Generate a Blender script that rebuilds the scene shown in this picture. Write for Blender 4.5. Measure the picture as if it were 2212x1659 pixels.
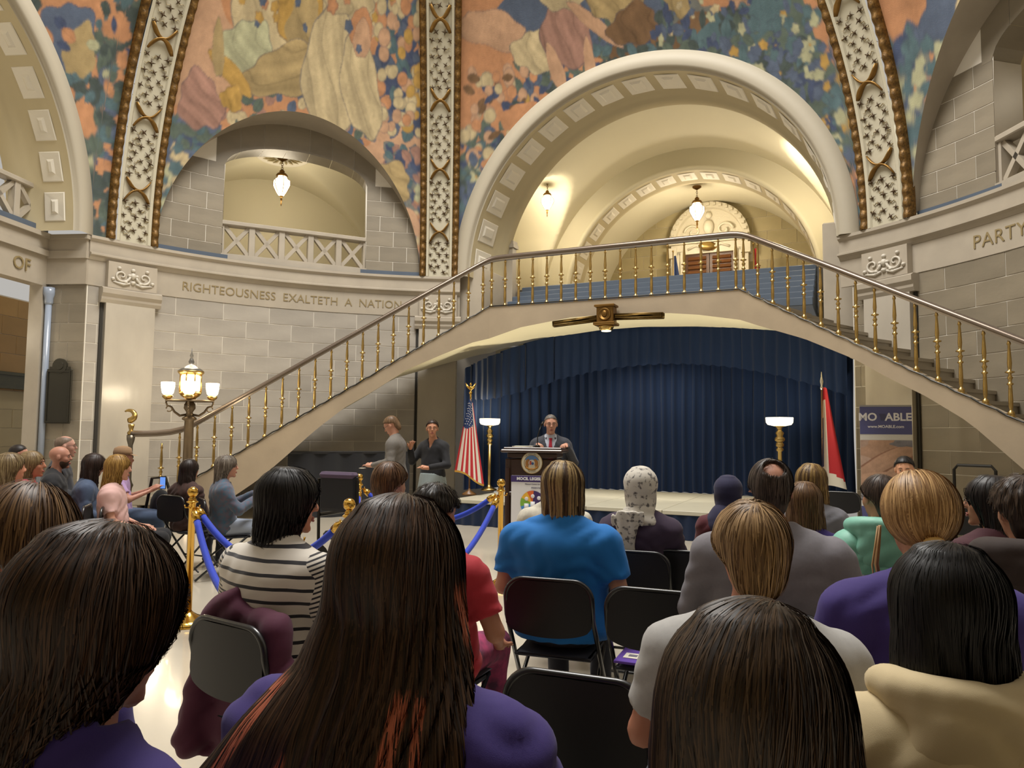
import bpy, math, random
import numpy as np
from mathutils import Matrix, Vector
for o in list(bpy.data.objects): bpy.data.objects.remove(o)
SC = bpy.context.scene
COL = SC.collection
PI = math.pi
rad = math.radians
# ------------------------------------------------------------------ camera, world, lights, exposure
F = 1600.0; CX, CY = 1106.0, 829.5
CAMZ = 1.5
PITCH = math.atan((938 - CY) / F); ROLL = rad(0.6)
cd = bpy.data.cameras.new('camera'); cam = bpy.data.objects.new('camera', cd); COL.objects.link(cam)
cd.sensor_width = 36.0; cd.lens = F / 2212 * 36; cd.clip_start = 0.05; cd.clip_end = 200
CM = Matrix.Translation((0, 0, CAMZ)) @ Matrix.Rotation(PI / 2 + PITCH, 4, 'X') @ Matrix.Rotation(ROLL, 4, 'Z')
cam.matrix_world = CM
SC.camera = cam
w = bpy.data.worlds.new('world'); SC.world = w; w.use_nodes = True
bg = w.node_tree.nodes['Background']; bg.inputs[0].default_value = (1.0, 0.96, 0.90, 1); bg.inputs[1].default_value = 0.40
SC.view_settings.view_transform = 'Standard'; SC.view_settings.look = 'None'
SC.view_settings.gamma = 1.0; SC.view_settings.use_curve_mapping = False
SC.view_settings.exposure = 0.26
CCx, CCy, RR, ZS = -1.05, 7.93, 7.74, 4.80          # rotunda centre, radius, springing height
def area(name, loc, size, power, col, rot=(0, 0, 0)):
    l = bpy.data.lights.new(name, 'AREA'); l.shape = 'DISK'; l.size = size; l.energy = power; l.color = col
    o = bpy.data.objects.new(name, l); COL.objects.link(o); o.location = loc; o.rotation_euler = rot
    return o
def point(name, loc, power, col=(1, .86, .64), r=.12):
    l = bpy.data.lights.new(name, 'POINT'); l.energy = power; l.color = col; l.shadow_soft_size = r
    o = bpy.data.objects.new(name, l); COL.objects.link(o); o.location = loc
    return o
area('dome_light', (CCx, CCy, 14.5), 7.0, 2300, (1.0, .97, .92))
def spot(name, loc, to, power, ang, col=(1, .88, .70), r=.15):
    l = bpy.data.lights.new(name, 'SPOT'); l.energy = power; l.color = col; l.shadow_soft_size = r
    l.spot_size = rad(ang); l.spot_blend = .7
    o = bpy.data.objects.new(name, l); COL.objects.link(o); o.location = loc
    o.rotation_euler = (Vector(to) - Vector(loc)).to_track_quat('-Z', 'Y').to_euler()
    return o
# ------------------------------------------------------------------ helpers
def W(px, py, Y):
    """world point seen at pixel (px,py) whose world depth is Y"""
    d = CM.to_3x3() @ Vector(((px - CX) / F, (CY - py) / F, -1.0))
    t = Y / d.y
    return Vector((d.x * t, Y, CAMZ + d.z * t))
def on_plane(px, py, o, n):
    d = CM.to_3x3() @ Vector(((px - CX) / F, (CY - py) / F, -1.0))
    c = Vector((0, 0, CAMZ)); t = (Vector(o) - c).dot(Vector(n)) / d.dot(Vector(n))
    return c + d * t
def lin(c):
    c = c / 255.0
    return c / 12.92 if c <= .04045 else ((c + .055) / 1.055) ** 2.4
def H(h):
    h = h.lstrip('#'); return tuple(lin(int(h[i:i + 2], 16)) for i in (0, 2, 4))
MATS = {}
def nodes_of(name):
    m = bpy.data.materials.new(name); m.use_nodes = True; nt = m.node_tree
    return m, nt, nt.nodes['Principled BSDF']
def mat(name, hexcol, rough=.6, metal=0.0, noise=None, bump=None, objrand=0.0, spec=.5, emit=None, sheen=0, coat=0, stretch=None, second=None, ramp=(.35, .68)):
    """noise=(scale, amount) mixes towards 'second' or a darker tone, bump=(scale,strength)"""
    if name in MATS: return MATS[name]
    m, nt, b = nodes_of(name); L = nt.links.new; N = nt.nodes.new
    col = H(hexcol) if isinstance(hexcol, str) else hexcol
    b.inputs['Base Color'].default_value = (*col, 1); b.inputs['Roughness'].default_value = rough
    b.inputs['Metallic'].default_value = metal; b.inputs['Specular IOR Level'].default_value = spec
    if sheen: b.inputs['Sheen Weight'].default_value = sheen
    if coat: b.inputs['Coat Weight'].default_value = coat
    if emit:
        b.inputs['Emission Color'].default_value = (*(H(emit[0])), 1); b.inputs['Emission Strength'].default_value = emit[1]
    tc = None
    if noise or bump:
        tc = N('ShaderNodeTexCoord'); mp = N('ShaderNodeMapping'); L(tc.outputs['Object'], mp.inputs[0])
        if stretch: mp.inputs['Scale'].default_value = stretch
    last = None
    if noise:
        t = N('ShaderNodeTexNoise'); t.inputs['Scale'].default_value = noise[0]; t.inputs['Detail'].default_value = 5
        L(mp.outputs[0], t.inputs[0])
        r = N('ShaderNodeValToRGB'); r.color_ramp.elements[0].position = ramp[0]; r.color_ramp.elements[1].position = ramp[1]
        c2 = H(second) if second else tuple(c * .55 for c in col)
        a = noise[1]
        r.color_ramp.elements[0].color = (*[c * (1 - a) + d * a for c, d in zip(col, c2)], 1)
        r.color_ramp.elements[1].color = (*col, 1)
        L(t.outputs['Fac'], r.inputs[0]); last = r.outputs[0]
    if objrand:
        oi = N('ShaderNodeObjectInfo'); mr = N('ShaderNodeMapRange')
        mr.inputs['To Min'].default_value = 1 - objrand; mr.inputs['To Max'].default_value = 1 + objrand * .7
        L(oi.outputs['Random'], mr.inputs['Value'])
        hs = N('ShaderNodeHueSaturation'); L(mr.outputs[0], hs.inputs['Value'])
        if last: L(last, hs.inputs['Color'])
        else: hs.inputs['Color'].default_value = (*col, 1)
        last = hs.outputs[0]
    if last: L(last, b.inputs['Base Color'])
    if bump:
        t2 = N('ShaderNodeTexNoise'); t2.inputs['Scale'].default_value = bump[0]; t2.inputs['Detail'].default_value = 3
        L(mp.outputs[0], t2.inputs[0])
        bp = N('ShaderNodeBump'); bp.inputs['Strength'].default_value = bump[1]; bp.inputs['Distance'].default_value = .01
        L(t2.outputs['Fac'], bp.inputs['Height']); L(bp.outputs[0], b.inputs['Normal'])
    MATS[name] = m
    return m
def attr_mat(name, rough=.6, attr='Col', noise=0.0, spec=.3, bump=0):
    if name in MATS: return MATS[name]
    m, nt, b = nodes_of(name); L = nt.links.new; N = nt.nodes.new
    a = N('ShaderNodeAttribute'); a.attribute_name = attr
    L(a.outputs['Color'], b.inputs['Base Color']); b.inputs['Roughness'].default_value = rough
    b.inputs['Specular IOR Level'].default_value = spec
    if bump:
        tc = N('ShaderNodeTexCoord'); t2 = N('ShaderNodeTexNoise'); t2.inputs['Scale'].default_value = bump
        L(tc.outputs['Object'], t2.inputs[0]); bp = N('ShaderNodeBump'); bp.inputs['Strength'].default_value = .25
        bp.inputs['Distance'].default_value = .01
        L(t2.outputs['Fac'], bp.inputs['Height']); L(bp.outputs[0], b.inputs['Normal'])
    MATS[name] = m
    return m
def mesh(verts, faces, smooth=False):
    me = bpy.data.meshes.new('m'); me.from_pydata([tuple(v) for v in verts], [], faces)
    if smooth: me.polygons.foreach_set('use_smooth', [True] * len(me.polygons))
    me.update(); return me
def mesh_np(V, Fq, smooth=True):
    """V (n,3) array, Fq (m,k) array"""
    me = bpy.data.meshes.new('m'); n, m, k = len(V), len(Fq), Fq.shape[1]
    me.vertices.add(n); me.vertices.foreach_set('co', np.ascontiguousarray(V, np.float32).ravel())
    me.loops.add(m * k); me.loops.foreach_set('vertex_index', np.ascontiguousarray(Fq, np.int32).ravel())
    me.polygons.add(m); me.polygons.foreach_set('loop_start', np.arange(0, m * k, k, dtype=np.int32))
    me.polygons.foreach_set('loop_total', np.full(m, k, np.int32))
    me.polygons.foreach_set('use_smooth', np.full(m, smooth, bool))
    me.update(calc_edges=True); return me
def obj(name, me, m=None, parent=None, loc=None, rotz=None, **props):
    o = bpy.data.objects.new(name, me); COL.objects.link(o)
    if m is not None and me is not None and not me.materials: 
        for x in (m if isinstance(m, (list, tuple)) else [m]): me.materials.append(x)
    if parent: o.parent = parent
    if loc is not None: o.location = loc
    if rotz is not None: o.rotation_euler = (0, 0, rotz)
    for k, v in props.items(): o[k] = v
    return o
def thing(name, label, cat, loc=(0, 0, 0), rotz=0, group=None):
    o = bpy.data.objects.new(name, None); COL.objects.link(o); o.empty_display_size = .1
    o.location = loc; o.rotation_euler = (0, 0, rotz); o['label'] = label; o['category'] = cat
    if group: o['group'] = group
    return o
def tag(o, label, cat, group=None):
    o['label'] = label; o['category'] = cat
    if group: o['group'] = group
    return o
def struct(name, me, m, parent=None, **k):
    o = obj(name, me, m, parent, **k); o['kind'] = 'structure'; return o
class MB:
    """collects simple shapes into one mesh"""
    def __init__(s): s.v = []; s.f = []; s.mi = []
    def add(s, v, f, mi=0):
        n = len(s.v); s.v += [tuple(x) for x in v]; s.f += [tuple(i + n for i in q) for q in f]; s.mi += [mi] * len(f); return s
    def box(s, c, size, rotz=0, mi=0, bev=0.0, M=None):
        x, y, z = [q / 2 for q in size]
        if bev:
            b = bev
            v = []
            for sx in (-1, 1):
                for sy in (-1, 1):
                    for sz in (-1, 1):
                        v += [(sx * x, sy * (y - b), sz * (z - b)), (sx * (x - b), sy * y, sz * (z - b)), (sx * (x - b), sy * (y - b), sz * z)]
            f = []
            I = lambda sx, sy, sz, k: (((sx + 1) // 2) * 4 + ((sy + 1) // 2) * 2 + (sz + 1) // 2) * 3 + k
            for sg in (-1, 1):
                f.append([I(sg, a, b_, 0) for a, b_ in ((-1, -1), (1, -1), (1, 1), (-1, 1))][::sg])
                f.append([I(a, sg, b_, 1) for a, b_ in ((-1, -1), (1, -1), (1, 1), (-1, 1))][::-sg])
                f.append([I(a, b_, sg, 2) for a, b_ in ((-1, -1), (1, -1), (1, 1), (-1, 1))][::sg])
            for a in (-1, 1):
                for c_ in (-1, 1):
                    f.append([I(a, c_, -1, 0), I(a, c_, 1, 0), I(a, c_, 1, 1), I(a, c_, -1, 1)][::a * c_ or 1])
                    f.append([I(a, -1, c_, 0), I(a, 1, c_, 0), I(a, 1, c_, 2), I(a, -1, c_, 2)][::-a * c_])
                    f.append([I(-1, a, c_, 1), I(1, a, c_, 1), I(1, a, c_, 2), I(-1, a, c_, 2)][::a * c_])
                    for e in (-1, 1): f.append([I(a, c_, e, 0), I(a, c_, e, 1), I(a, c_, e, 2)])
        else:
            v = [(sx * x, sy * y, sz * z) for sx in (-1, 1) for sy in (-1, 1) for sz in (-1, 1)]
            f = [(0, 1, 3, 2), (4, 6, 7, 5), (0, 4, 5, 1), (2, 3, 7, 6), (0, 2, 6, 4), (1, 5, 7, 3)]
        ca, sa = math.cos(rotz), math.sin(rotz)
        if M is not None: v = [tuple(M @ Vector(p)) for p in v]
        v = [(p[0] * ca - p[1] * sa + c[0], p[0] * sa + p[1] * ca + c[1], p[2] + c[2]) for p in v]
        return s.add(v, f, mi)
    def lathe(s, prof, n=16, c=(0, 0, 0), mi=0, axis=None):
        v = []; f = []
        for r, z in prof:
            for k in range(n):
                a = 2 * PI * k / n; v.append((r * math.cos(a), r * math.sin(a), z))
        for i in range(len(prof) - 1):
            for k in range(n):
                f.append((i * n + k, i * n + (k + 1) % n, (i + 1) * n + (k + 1) % n, (i + 1) * n + k))
        f.append(tuple(range(n))[::-1]); f.append(tuple(range((len(prof) - 1) * n, len(prof) * n)))
        if axis is not None:
            q = Vector((0, 0, 1)).rotation_difference(Vector(axis)).to_matrix(); v = [tuple(q @ Vector(p)) for p in v]
        v = [(p[0] + c[0], p[1] + c[1], p[2] + c[2]) for p in v]
        return s.add(v, f, mi)
    def tube(s, pts, r, n=8, mi=0, flat=None):
        """tube along pts; r number or list; flat=(a,b) elliptical scale"""
        pts = [Vector(p) for p in pts]; N = len(pts); rs = r if isinstance(r, (list, tuple)) else [r] * N
        v = []; f = []; up = Vector((0, 0, 1)); prev = None
        for i, p in enumerate(pts):
            t = (pts[min(i + 1, N - 1)] - pts[max(i - 1, 0)]).normalized()
            if prev is None:
                ref = up if abs(t.z) < .9 else Vector((0, 1, 0)); a = t.cross(ref).normalized()
            else: a = (prev - t * prev.dot(t)).normalized()
            prev = a; b = t.cross(a)
            fa, fb = flat or (1, 1)
            for k in range(n):
                g = 2 * PI * k / n; v.append(tuple(p + (a * math.cos(g) * fa + b * math.sin(g) * fb) * rs[i]))
        for i in range(N - 1):
            for k in range(n): f.append((i * n + k, i * n + (k + 1) % n, (i + 1) * n + (k + 1) % n, (i + 1) * n + k))
        f.append(tuple(range(n))[::-1]); f.append(tuple(range((N - 1) * n, N * n)))
        return s.add(v, f, mi)
    def ball(s, c, r, n=12, m=8, mi=0):
        r = r if isinstance(r, (tuple, list)) else (r, r, r)
        prof = [(max(math.sin(PI * i / m), 1e-3), -math.cos(PI * i / m)) for i in range(m + 1)]
        k = len(s.v); s.lathe(prof, n, (0, 0, 0), mi)
        for i in range(k, len(s.v)):
            p = s.v[i]; s.v[i] = (p[0] * r[0] + c[0], p[1] * r[1] + c[1], p[2] * r[2] + c[2])
        return s
    def grid(s, fn, nu, nv, mi=0):
        v = [fn(i / nu, j / nv) for i in range(nu + 1) for j in range(nv + 1)]
        f = [(i * (nv + 1) + j, (i + 1) * (nv + 1) + j, (i + 1) * (nv + 1) + j + 1, i * (nv + 1) + j + 1) for i in range(nu) for j in range(nv)]
        return s.add(v, f, mi)
    def me(s, smooth=False):
        m = mesh(s.v, s.f, smooth); m.polygons.foreach_set('material_index', s.mi); return m
    def build(s, name, m, parent=None, smooth=False, **k):
        return obj(name, s.me(smooth), m, parent, **k)
def sweep(pts, prof, offs=None):
    """sweep a closed profile [(side,up)] along horizontal-ish path; side = horizontal right normal"""
    pts = [Vector(p) for p in pts]; N = len(pts); n = len(prof); v = []; f = []
    for i, p in enumerate(pts):
        t = (pts[min(i + 1, N - 1)] - pts[max(i - 1, 0)]); t.z = 0; t.normalize(); sd = Vector((t.y, -t.x, 0))
        for a, b in prof: v.append(tuple(p + sd * a + Vector((0, 0, b))))
    for i in range(N - 1):
        for k in range(n): f.append((i * n + k, i * n + (k + 1) % n, (i + 1) * n + (k + 1) % n, (i + 1) * n + k))
    f.append(tuple(range(n))[::-1]); f.append(tuple(range((N - 1) * n, N * n)))
    return v, f
def text_mesh(body, size, depth=.004, align='CENTER', bold=0.0, spacing=1.0):
    c = bpy.data.curves.new('t', 'FONT'); c.body = body; c.size = size; c.extrude = depth; c.align_x = align; c.align_y = 'CENTER'
    c.offset = bold; c.space_character = spacing; c.resolution_u = 3
    o = bpy.data.objects.new('t', c); COL.objects.link(o)
    dg = bpy.context.evaluated_depsgraph_get(); me = bpy.data.meshes.new_from_object(o.evaluated_get(dg))
    bpy.data.objects.remove(o); me.materials.clear()
    return me
def upright(me, yaw=0):
    """text lies in xy; stand it up so it reads from -y side"""
    me.transform(Matrix.Rotation(PI / 2, 4, 'X')); return me
def pol(th, r, z=0): return Vector((CCx + r * math.cos(th), CCy + r * math.sin(th), z))
# ------------------------------------------------------------------ materials of the building
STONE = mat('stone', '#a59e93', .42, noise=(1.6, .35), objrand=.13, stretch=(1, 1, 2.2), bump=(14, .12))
STONE_SHADE = mat('shade_toned_stone', '#877d6b', .45, noise=(1.6, .35), objrand=.12, stretch=(1, 1, 2.2), bump=(14, .12))  # the wall stone again, darkened: weaker light is painted into its colour
MORTAR = mat('mortar', '#d9d3c6', .8)
MARBLE = mat('veined_marble', '#b3ab9d', .22, noise=(2.2, .28), stretch=(1, 1, .5), coat=.1)
SLAB = mat('smooth_stone', '#a99f8f', .35, noise=(3, .22), objrand=.05)
PLASTER = mat('cream_plaster', '#d0c9b0', .7, noise=(.8, .07))
PLASTER_T = mat('tan_plaster', '#b8ab8a', .7)
WHITE = mat('white_plaster', '#a89f8c', .6)
COFFER = mat('coffer_plaster', '#d6d0c2', .6)
SKYTINT = mat('skylight_tinted_stone', '#525d6b', .4, noise=(3, .2))  # blue of the skylight on ledges and steps, put into the stone colour
STAIRST = mat('stair_limestone', '#a1917a', .5, noise=(2.5, .25), bump=(20, .1))
STEPM = mat('step_marble', '#9a907e', .4, noise=(3, .3), objrand=.06)
BRASS = mat('brass', '#bd9f62', .3, 1.0, noise=(9, .3))
BRASS_D = mat('aged_bronze', '#7a5a2c', .42, .85, noise=(12, .4))
GOLD = mat('polished_gold', '#d3a850', .14, 1.0)
GILT = mat('gilded_carving', '#7a5926', .5, .45, noise=(22, .65), bump=(26, .9), second='#2c1d08')
IRON = mat('dark_metal', '#2a2824', .4, .7)
RAILM = mat('handrail_metal', '#75685c', .3, .6)
GLASS_LIT = mat('lit_glass', '#fff3cf', .5, emit=('#fff0c8', 3.2))
GLASS_LIT2 = mat('lit_torchere_glass', '#fff3cf', .5, emit=('#ffeec0', 2.2))
FLOORM = mat('polished_floor', '#c2b9a8', .16, noise=(1.1, .12), coat=.2)
FLOORM.node_tree.nodes['Principled BSDF'].inputs['Specular IOR Level'].default_value = .5
ZC = 4.83
# ------------------------------------------------------------------ floor
fl = MB(); fl.add([(-16, -3, 0), (14, -3, 0), (14, 22, 0), (-16, 22, 0)], [(0, 1, 2, 3)])
struct('floor', fl.me(), FLOORM)
# ------------------------------------------------------------------ curved walls with separate stones
def arc_strip(mb, a0, a1, R, z0, z1, n=40):
    mb.grid(lambda u, v: tuple(pol(a0 + (a1 - a0) * u, R, z0 + (z1 - z0) * v)), n, 1); return mb
_blk = {}
def arc_block(dth, R, h, mi):
    key = (round(dth, 4), round(R, 3), round(h, 3), mi)
    if key in _blk: return _blk[key]
    g = .010; a = dth / 2 - g / R / 2; n = 2; v = []; f = []
    t = .012; b = .004
    for i in range(n + 1):
        q = -a + 2 * a * i / n
        for (r, z) in ((R + t, g / 2), (R + b * .8, g / 2), (R, g / 2 + b), (R, h - g / 2 - b), (R + b * .8, h - g / 2), (R + t, h - g / 2)):
            v.append((r * math.cos(q), r * math.sin(q), z))
    for i in range(n):
        for k in range(5): f.append((i * 6 + k, i * 6 + k + 1, (i + 1) * 6 + k + 1, (i + 1) * 6 + k))
    f.append((0, 1, 2, 3, 4, 5)); f.append(tuple(range(n * 6, n * 6 + 6))[::-1])
    me = mesh(v, f); me.materials.append(mi); _blk[key] = me
    return me
def arc_courses(parent, R, segs, z0, z1, n, blen, m, name='stone_block'):
    """segs: fn(zmid)-> list of (th0,th1) (th0<th1) to fill at this course"""
    h = (z1 - z0) / n
    for i in range(n):
        z = z0 + i * h
        for (t0, t1) in segs(z + h / 2):
            L = (t1 - t0) * R; k = max(1, round(L / blen)); d = (t1 - t0) / k
            off = (i % 2) * .5
            edges = [t0] + [t0 + (j + off) * d for j in range(0 if off else 1, k)] + [t1]
            edges = sorted(e for e in edges if t0 <= e <= t1)
            for a, b in zip(edges[:-1], edges[1:]):
                if b - a < .01: continue
                obj(name, arc_block(b - a, R, h, m), None, parent, (CCx, CCy, z), (a + b) / 2)
TL, TM, TR = rad(138.4), rad(94.0), rad(26.6)
A_W, A_F = rad(174.0), rad(61.0)                # axes of the two great arches in view
HALF = math.acos(6.676 / RR)
wl = MB(); arc_strip(wl, rad(90.9), rad(143.6), RR + .006, 0, ZC)
wall_left = struct('wall_left', wl.me(), MORTAR)
arc_courses(wall_left, RR, lambda z: [(rad(96.9), rad(135.6))], 0, 3.98, 12, .92, STONE)
arc_courses(wall_left, RR, lambda z: [(rad(140.9), rad(143.5))], 0, 3.98, 12, .92, STONE)
wr = MB(); arc_strip(wr, rad(-12), rad(31.5), RR + .006, 0, ZC)
wall_right = struct('wall_right', wr.me(), MORTAR)
arc_courses(wall_right, RR, lambda z: [(rad(-11.9), rad(23.4))], 0, 3.98, 12, 1.0, STONE_SHADE)
arc_courses(wall_right, RR - .002, lambda z: [(rad(29.8), rad(31.4))], 0, 3.98, 12, .92, STONE_SHADE)
# frieze, cornice
def arc_prof(a0, a1, prof, n=36):
    mb = MB(); k = len(prof); v = []; f = []
    for i in range(n + 1):
        a = a0 + (a1 - a0) * i / n
        for r, z in prof: v.append(tuple(pol(a, r, z)))
    for i in range(n):
        for j in range(k): f.append((i * k + j, i * k + (j + 1) % k, (i + 1) * k + (j + 1) % k, (i + 1) * k + j))
    f.append(tuple(range(k))); f.append(tuple(range(n * k, n * k + k))[::-1])
    mb.add(v, f); return mb
COR = [(RR + .3, 4.42), (RR - .02, 4.42), (RR - .05, 4.47), (RR - .10, 4.50), (RR - .10, 4.53), (RR - .04, 4.55), (RR - .04, 4.74), (RR - .09, 4.78), (RR - .09, 4.83), (RR + .3, 4.83)]
FRZ = [(RR + .04, 3.98), (RR - .012, 3.98), (RR - .012, 4.42), (RR + .04, 4.42)]
tn = 1
for a0, a1 in ((90.6, 143.6), (-12, 33)):
    t = struct('trim_%d' % tn, arc_prof(rad(a0), rad(a1), COR).me(), SLAB); t['label'] = 'moulded stone cornice running round the rotunda wall'; tn += 1
    t = struct('trim_%d' % tn, arc_prof(rad(a0), rad(a1), FRZ).me(), SLAB); t['label'] = 'plain stone frieze with cut lettering'; FR = t; tn += 1
    if a0 > 0: FRL = FR
# pilasters with carved capital block
CARVE = mat('carved_stone', '#c3bcae', .5, bump=(30, .3))
def pilaster(th, name, hw=.42, gap=1):
    R0 = RR - .10; dt = hw / RR
    root = struct(name, arc_prof(th - dt, th + dt, [(RR + .02, 0), (R0, 0), (R0, 3.72), (RR + .02, 3.72)], 6).me(), MARBLE)
    cap = arc_prof(th - dt - .012, th + dt + .012, [(RR + .02, 3.70), (R0, 3.70), (R0 - .03, 3.76), (R0 - .03, 3.80), (R0 - .07, 3.86), (R0 - .07, 3.94), (R0 - .02, 3.97), (RR + .02, 3.97)], 6)
    cap.build('capital_moulding', SLAB, root)
    for sg in (gap,): arc_prof(th + sg * (dt + .005) - .003, th + sg * (dt + .005) + .003, [(RR + .02, .02), (RR - .03, .02), (RR - .03, 3.7), (RR + .02, 3.7)], 1).build('gap_shade_strip', mat('painted_gap_shade', '#2b2822', .8), root)  # raised dark strip whose colour stands for the shade of a deep gap
    blk = arc_prof(th - dt, th + dt, [(RR + .02, 3.97), (R0 - .03, 3.97), (R0 - .03, 4.43), (RR + .02, 4.43)], 6)
    b = blk.build('carved_block', SLAB, root)
    # scroll ornament: two spirals with leaves and a centre boss
    s = MB(); c = pol(th, R0 - .035); tdir = Vector((-math.sin(th), math.cos(th), 0)); nd = Vector((-math.cos(th), -math.sin(th), 0))
    P = lambda x, z, d=.0: c + tdir * x + Vector((0, 0, 4.2 + z)) + nd * d
    for sg in (-1, 1):
        pts = [];
        for i in range(22):
            a = i / 21 * 2.6 * PI; r = .135 * (1 - i / 24)
            pts.append(P(sg * (.19 + r * math.cos(a + PI)), r * .9 * math.sin(a + PI), .012))
        s.tube(pts, [.024 - .0006 * i for i in range(22)], 6)
        for k in range(4):
            a = .6 + k * .8; q = P(sg * (.21 + .15 * math.cos(a)), .13 * math.sin(a) * (1 if k % 2 else -1), .01)
            s.ball(q, (.035, .035, .03), 8, 5)
        s.tube([P(sg * .05, -.12, .01), P(sg * .16, -.15, .01), P(sg * .33, -.12, .01)], [.02, .026, .012], 6)
    s.ball(P(0, 0.02), (.05, .05, .06), 8, 6); s.ball(P(0, .12), (.04, .04, .035), 8, 5); s.ball(P(0, -.1), (.05, .04, .035), 8, 5)
    s.build('scroll_carving', CARVE, root, True)
    return root
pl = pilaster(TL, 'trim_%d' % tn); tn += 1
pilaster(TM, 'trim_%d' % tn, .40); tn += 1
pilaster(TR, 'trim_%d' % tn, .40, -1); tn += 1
# lettering cut in the frieze
LET = mat('cut_letters', '#85744f', .6)
def arc_text(body, size, th_c, z, R, parent, sgn=-1, spacing=1.06):
    me = text_mesh(body, size, .008, bold=-.001, spacing=spacing)
    n = len(me.vertices); co = np.zeros(n * 3, np.float32); me.vertices.foreach_get('co', co); co = co.reshape(-1, 3)
    a = th_c - co[:, 0] / R; r = R - co[:, 2]
    out = np.stack([CCx + r * np.cos(a), CCy + r * np.sin(a), z + co[:, 1]], 1)
    me.vertices.foreach_set('co', out.astype(np.float32).ravel()); me.update()
    return obj('lettering', me, LET, parent)
arc_text('RIGHTEOUSNESS  EXALTETH  A  NATION',   .232, rad(115.7), 4.2, RR - .015, FRL, spacing=1.0)
arc_text('PARTY  HONESTY', .27, rad(7.9), 4.2, RR - .015, FR)
# ------------------------------------------------------------------ great arches
def arch_frame(phi, dist=6.676):
    a = Vector((math.cos(phi), math.sin(phi), 0)); t = Vector((math.sin(phi), -math.cos(phi), 0))   # t points clockwise (to the right seen from inside)
    o = Vector((CCx, CCy, 0)) + a * dist
    return o, a, t
def ring(mb, o, a, t, z0, prof, n=56, g0=0.0, g1=PI):
    """prof: (radius, depth) open profile swept over the half circle"""
    k = len(prof)
    v = []; f = []
    for i in range(n + 1):
        g = g0 + (g1 - g0) * i / n
        for r, d in prof:
            v.append(tuple(o + t * (r * math.cos(g)) + a * d + Vector((0, 0, z0 + r * math.sin(g)))))
    for i in range(n):
        for j in range(k - 1): f.append((i * k + j, i * k + j + 1, (i + 1) * k + j + 1, (i + 1) * k + j))
    mb.add(v, f); return mb
def coffers(parent, o, a, t, z0, r, d0, d1, n, g0, g1, gap):
    dg = (g1 - g0) / n
    for i in range(n):
        ga, gb = g0 + dg * (i + gap / 2), g0 + dg * (i + 1 - gap / 2)
        mb = MB()
        def P(g, d, rr): return tuple(o + t * (rr * math.cos(g)) + a * d + Vector((0, 0, z0 + rr * math.sin(g))))
        e = .10; eg = e / r
        lv = [(ga, gb, d0, d1, r - .002), (ga + eg * .15, gb - eg * .15, d0 + e * .15, d1 - e * .15, r - .014), (ga + eg * 1.2, gb - eg * 1.2, d0 + e * 1.2, d1 - e * 1.2, r - .014), (ga + eg * 1.6, gb - eg * 1.6, d0 + e * 1.6, d1 - e * 1.6, r - .040)]
        v = []
        for (x0, x1, y0, y1, rr) in lv: v += [P(x0, y0, rr), P(x1, y0, rr), P(x1, y1, rr), P(x0, y1, rr)]
        f = [(k * 4 + j, k * 4 + (j + 1) % 4, (k + 1) * 4 + (j + 1) % 4, (k + 1) * 4 + j) for k in range(3) for j in range(4)] + [(12, 13, 14, 15)]
        mb.add(v, f); mb.build('coffer_panel', COFFER, parent)
def great_arch(phi, name, depth, n_cof, g0=0, g1=PI):
    o, a, t = arch_frame(phi)
    mb = ring(MB(), o, a, t, ZC, [(3.96, .05), (3.93, -.05), (3.66, -.05), (3.62, -.01), (3.62, .04), (3.585, .06)], 72)
    root = struct(name, mb.me(True), WHITE); root['label'] = 'white plaster archivolt of a great arch with coffered soffit'
    sof = ring(MB(), o, a, t, ZC, [(3.585, .06), (3.585, depth - .22), (3.545, depth - .18), (3.545, depth - .06), (3.50, depth - .03), (3.50, depth + .25)], 72)
    sof.build('soffit', PLASTER_T, root, True)
    coffers(root, o, a, t, ZC, 3.585, .20, depth - .38, n_cof, .02, PI - .02, .26)
    return root, o, a, t
great_arch(A_F, 'wall_arch_front', 1.22, 17)
gw, ow, aw, tw = great_arch(A_W, 'wall_arch_left', .95, 17)
# piers below the front arch
for sg, th in ((1, A_F - HALF), (-1, A_F + HALF)):
    a = Vector((math.cos(A_F), math.sin(A_F), 0)); p = pol(th, RR); q = p + a * 1.75
    mb = MB(); inn = Vector((math.sin(A_F), -math.cos(A_F), 0)) * sg
    v = [p, q, q + inn * .8, p + inn * .8 ]
    v = [(x.x, x.y, 0) for x in v] + [(x.x, x.y, ZC) for x in v]
    mb.add(v, [(0, 1, 5, 4), (1, 2, 6, 5), (4, 5, 6, 7), (3, 0, 4, 7)])
    struct('wall_pier_front', mb.me(), SLAB)
# ------------------------------------------------------------------ left pier, jamb and lintel of the west arch
P1 = pol(A_W - HALF, RR); P2 = P1 + aw * .72; ch = -tw if (-tw).y < 0 else tw
ch = Vector((-math.cos(A_W + PI / 2), -math.sin(A_W + PI / 2), 0))
if ch.y > 0: ch = -ch
jm = MB(); q = [P1, P2]
jm.add([(P1.x, P1.y, 0), (P2.x, P2.y, 0), (P2.x, P2.y, ZC), (P1.x, P1.y, ZC)], [(0, 1, 2, 3)])
wall_jamb = struct('wall_west', jm.me(), MORTAR)
ang = math.atan2(aw.y, aw.x)
for i in range(12):
    h = 3.98 / 12
    for (s0, s1) in (((0.0, .46), (.46, .72)) if i % 2 else ((0, .3), (.3, .72))):
        mb = MB(); mb.box((0, 0, 0), (s1 - s0 - .01, .014, h - .01), 0, bev=.004)
        c = P1 + aw * ((s0 + s1) / 2) + ch * .004
        mb.build('stone_block', STONE_SHADE, wall_jamb, loc=(c.x, c.y, h * (i + .5)), rotz=ang)
mb = MB(); c = P1 + aw * .36 + ch * .02
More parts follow.
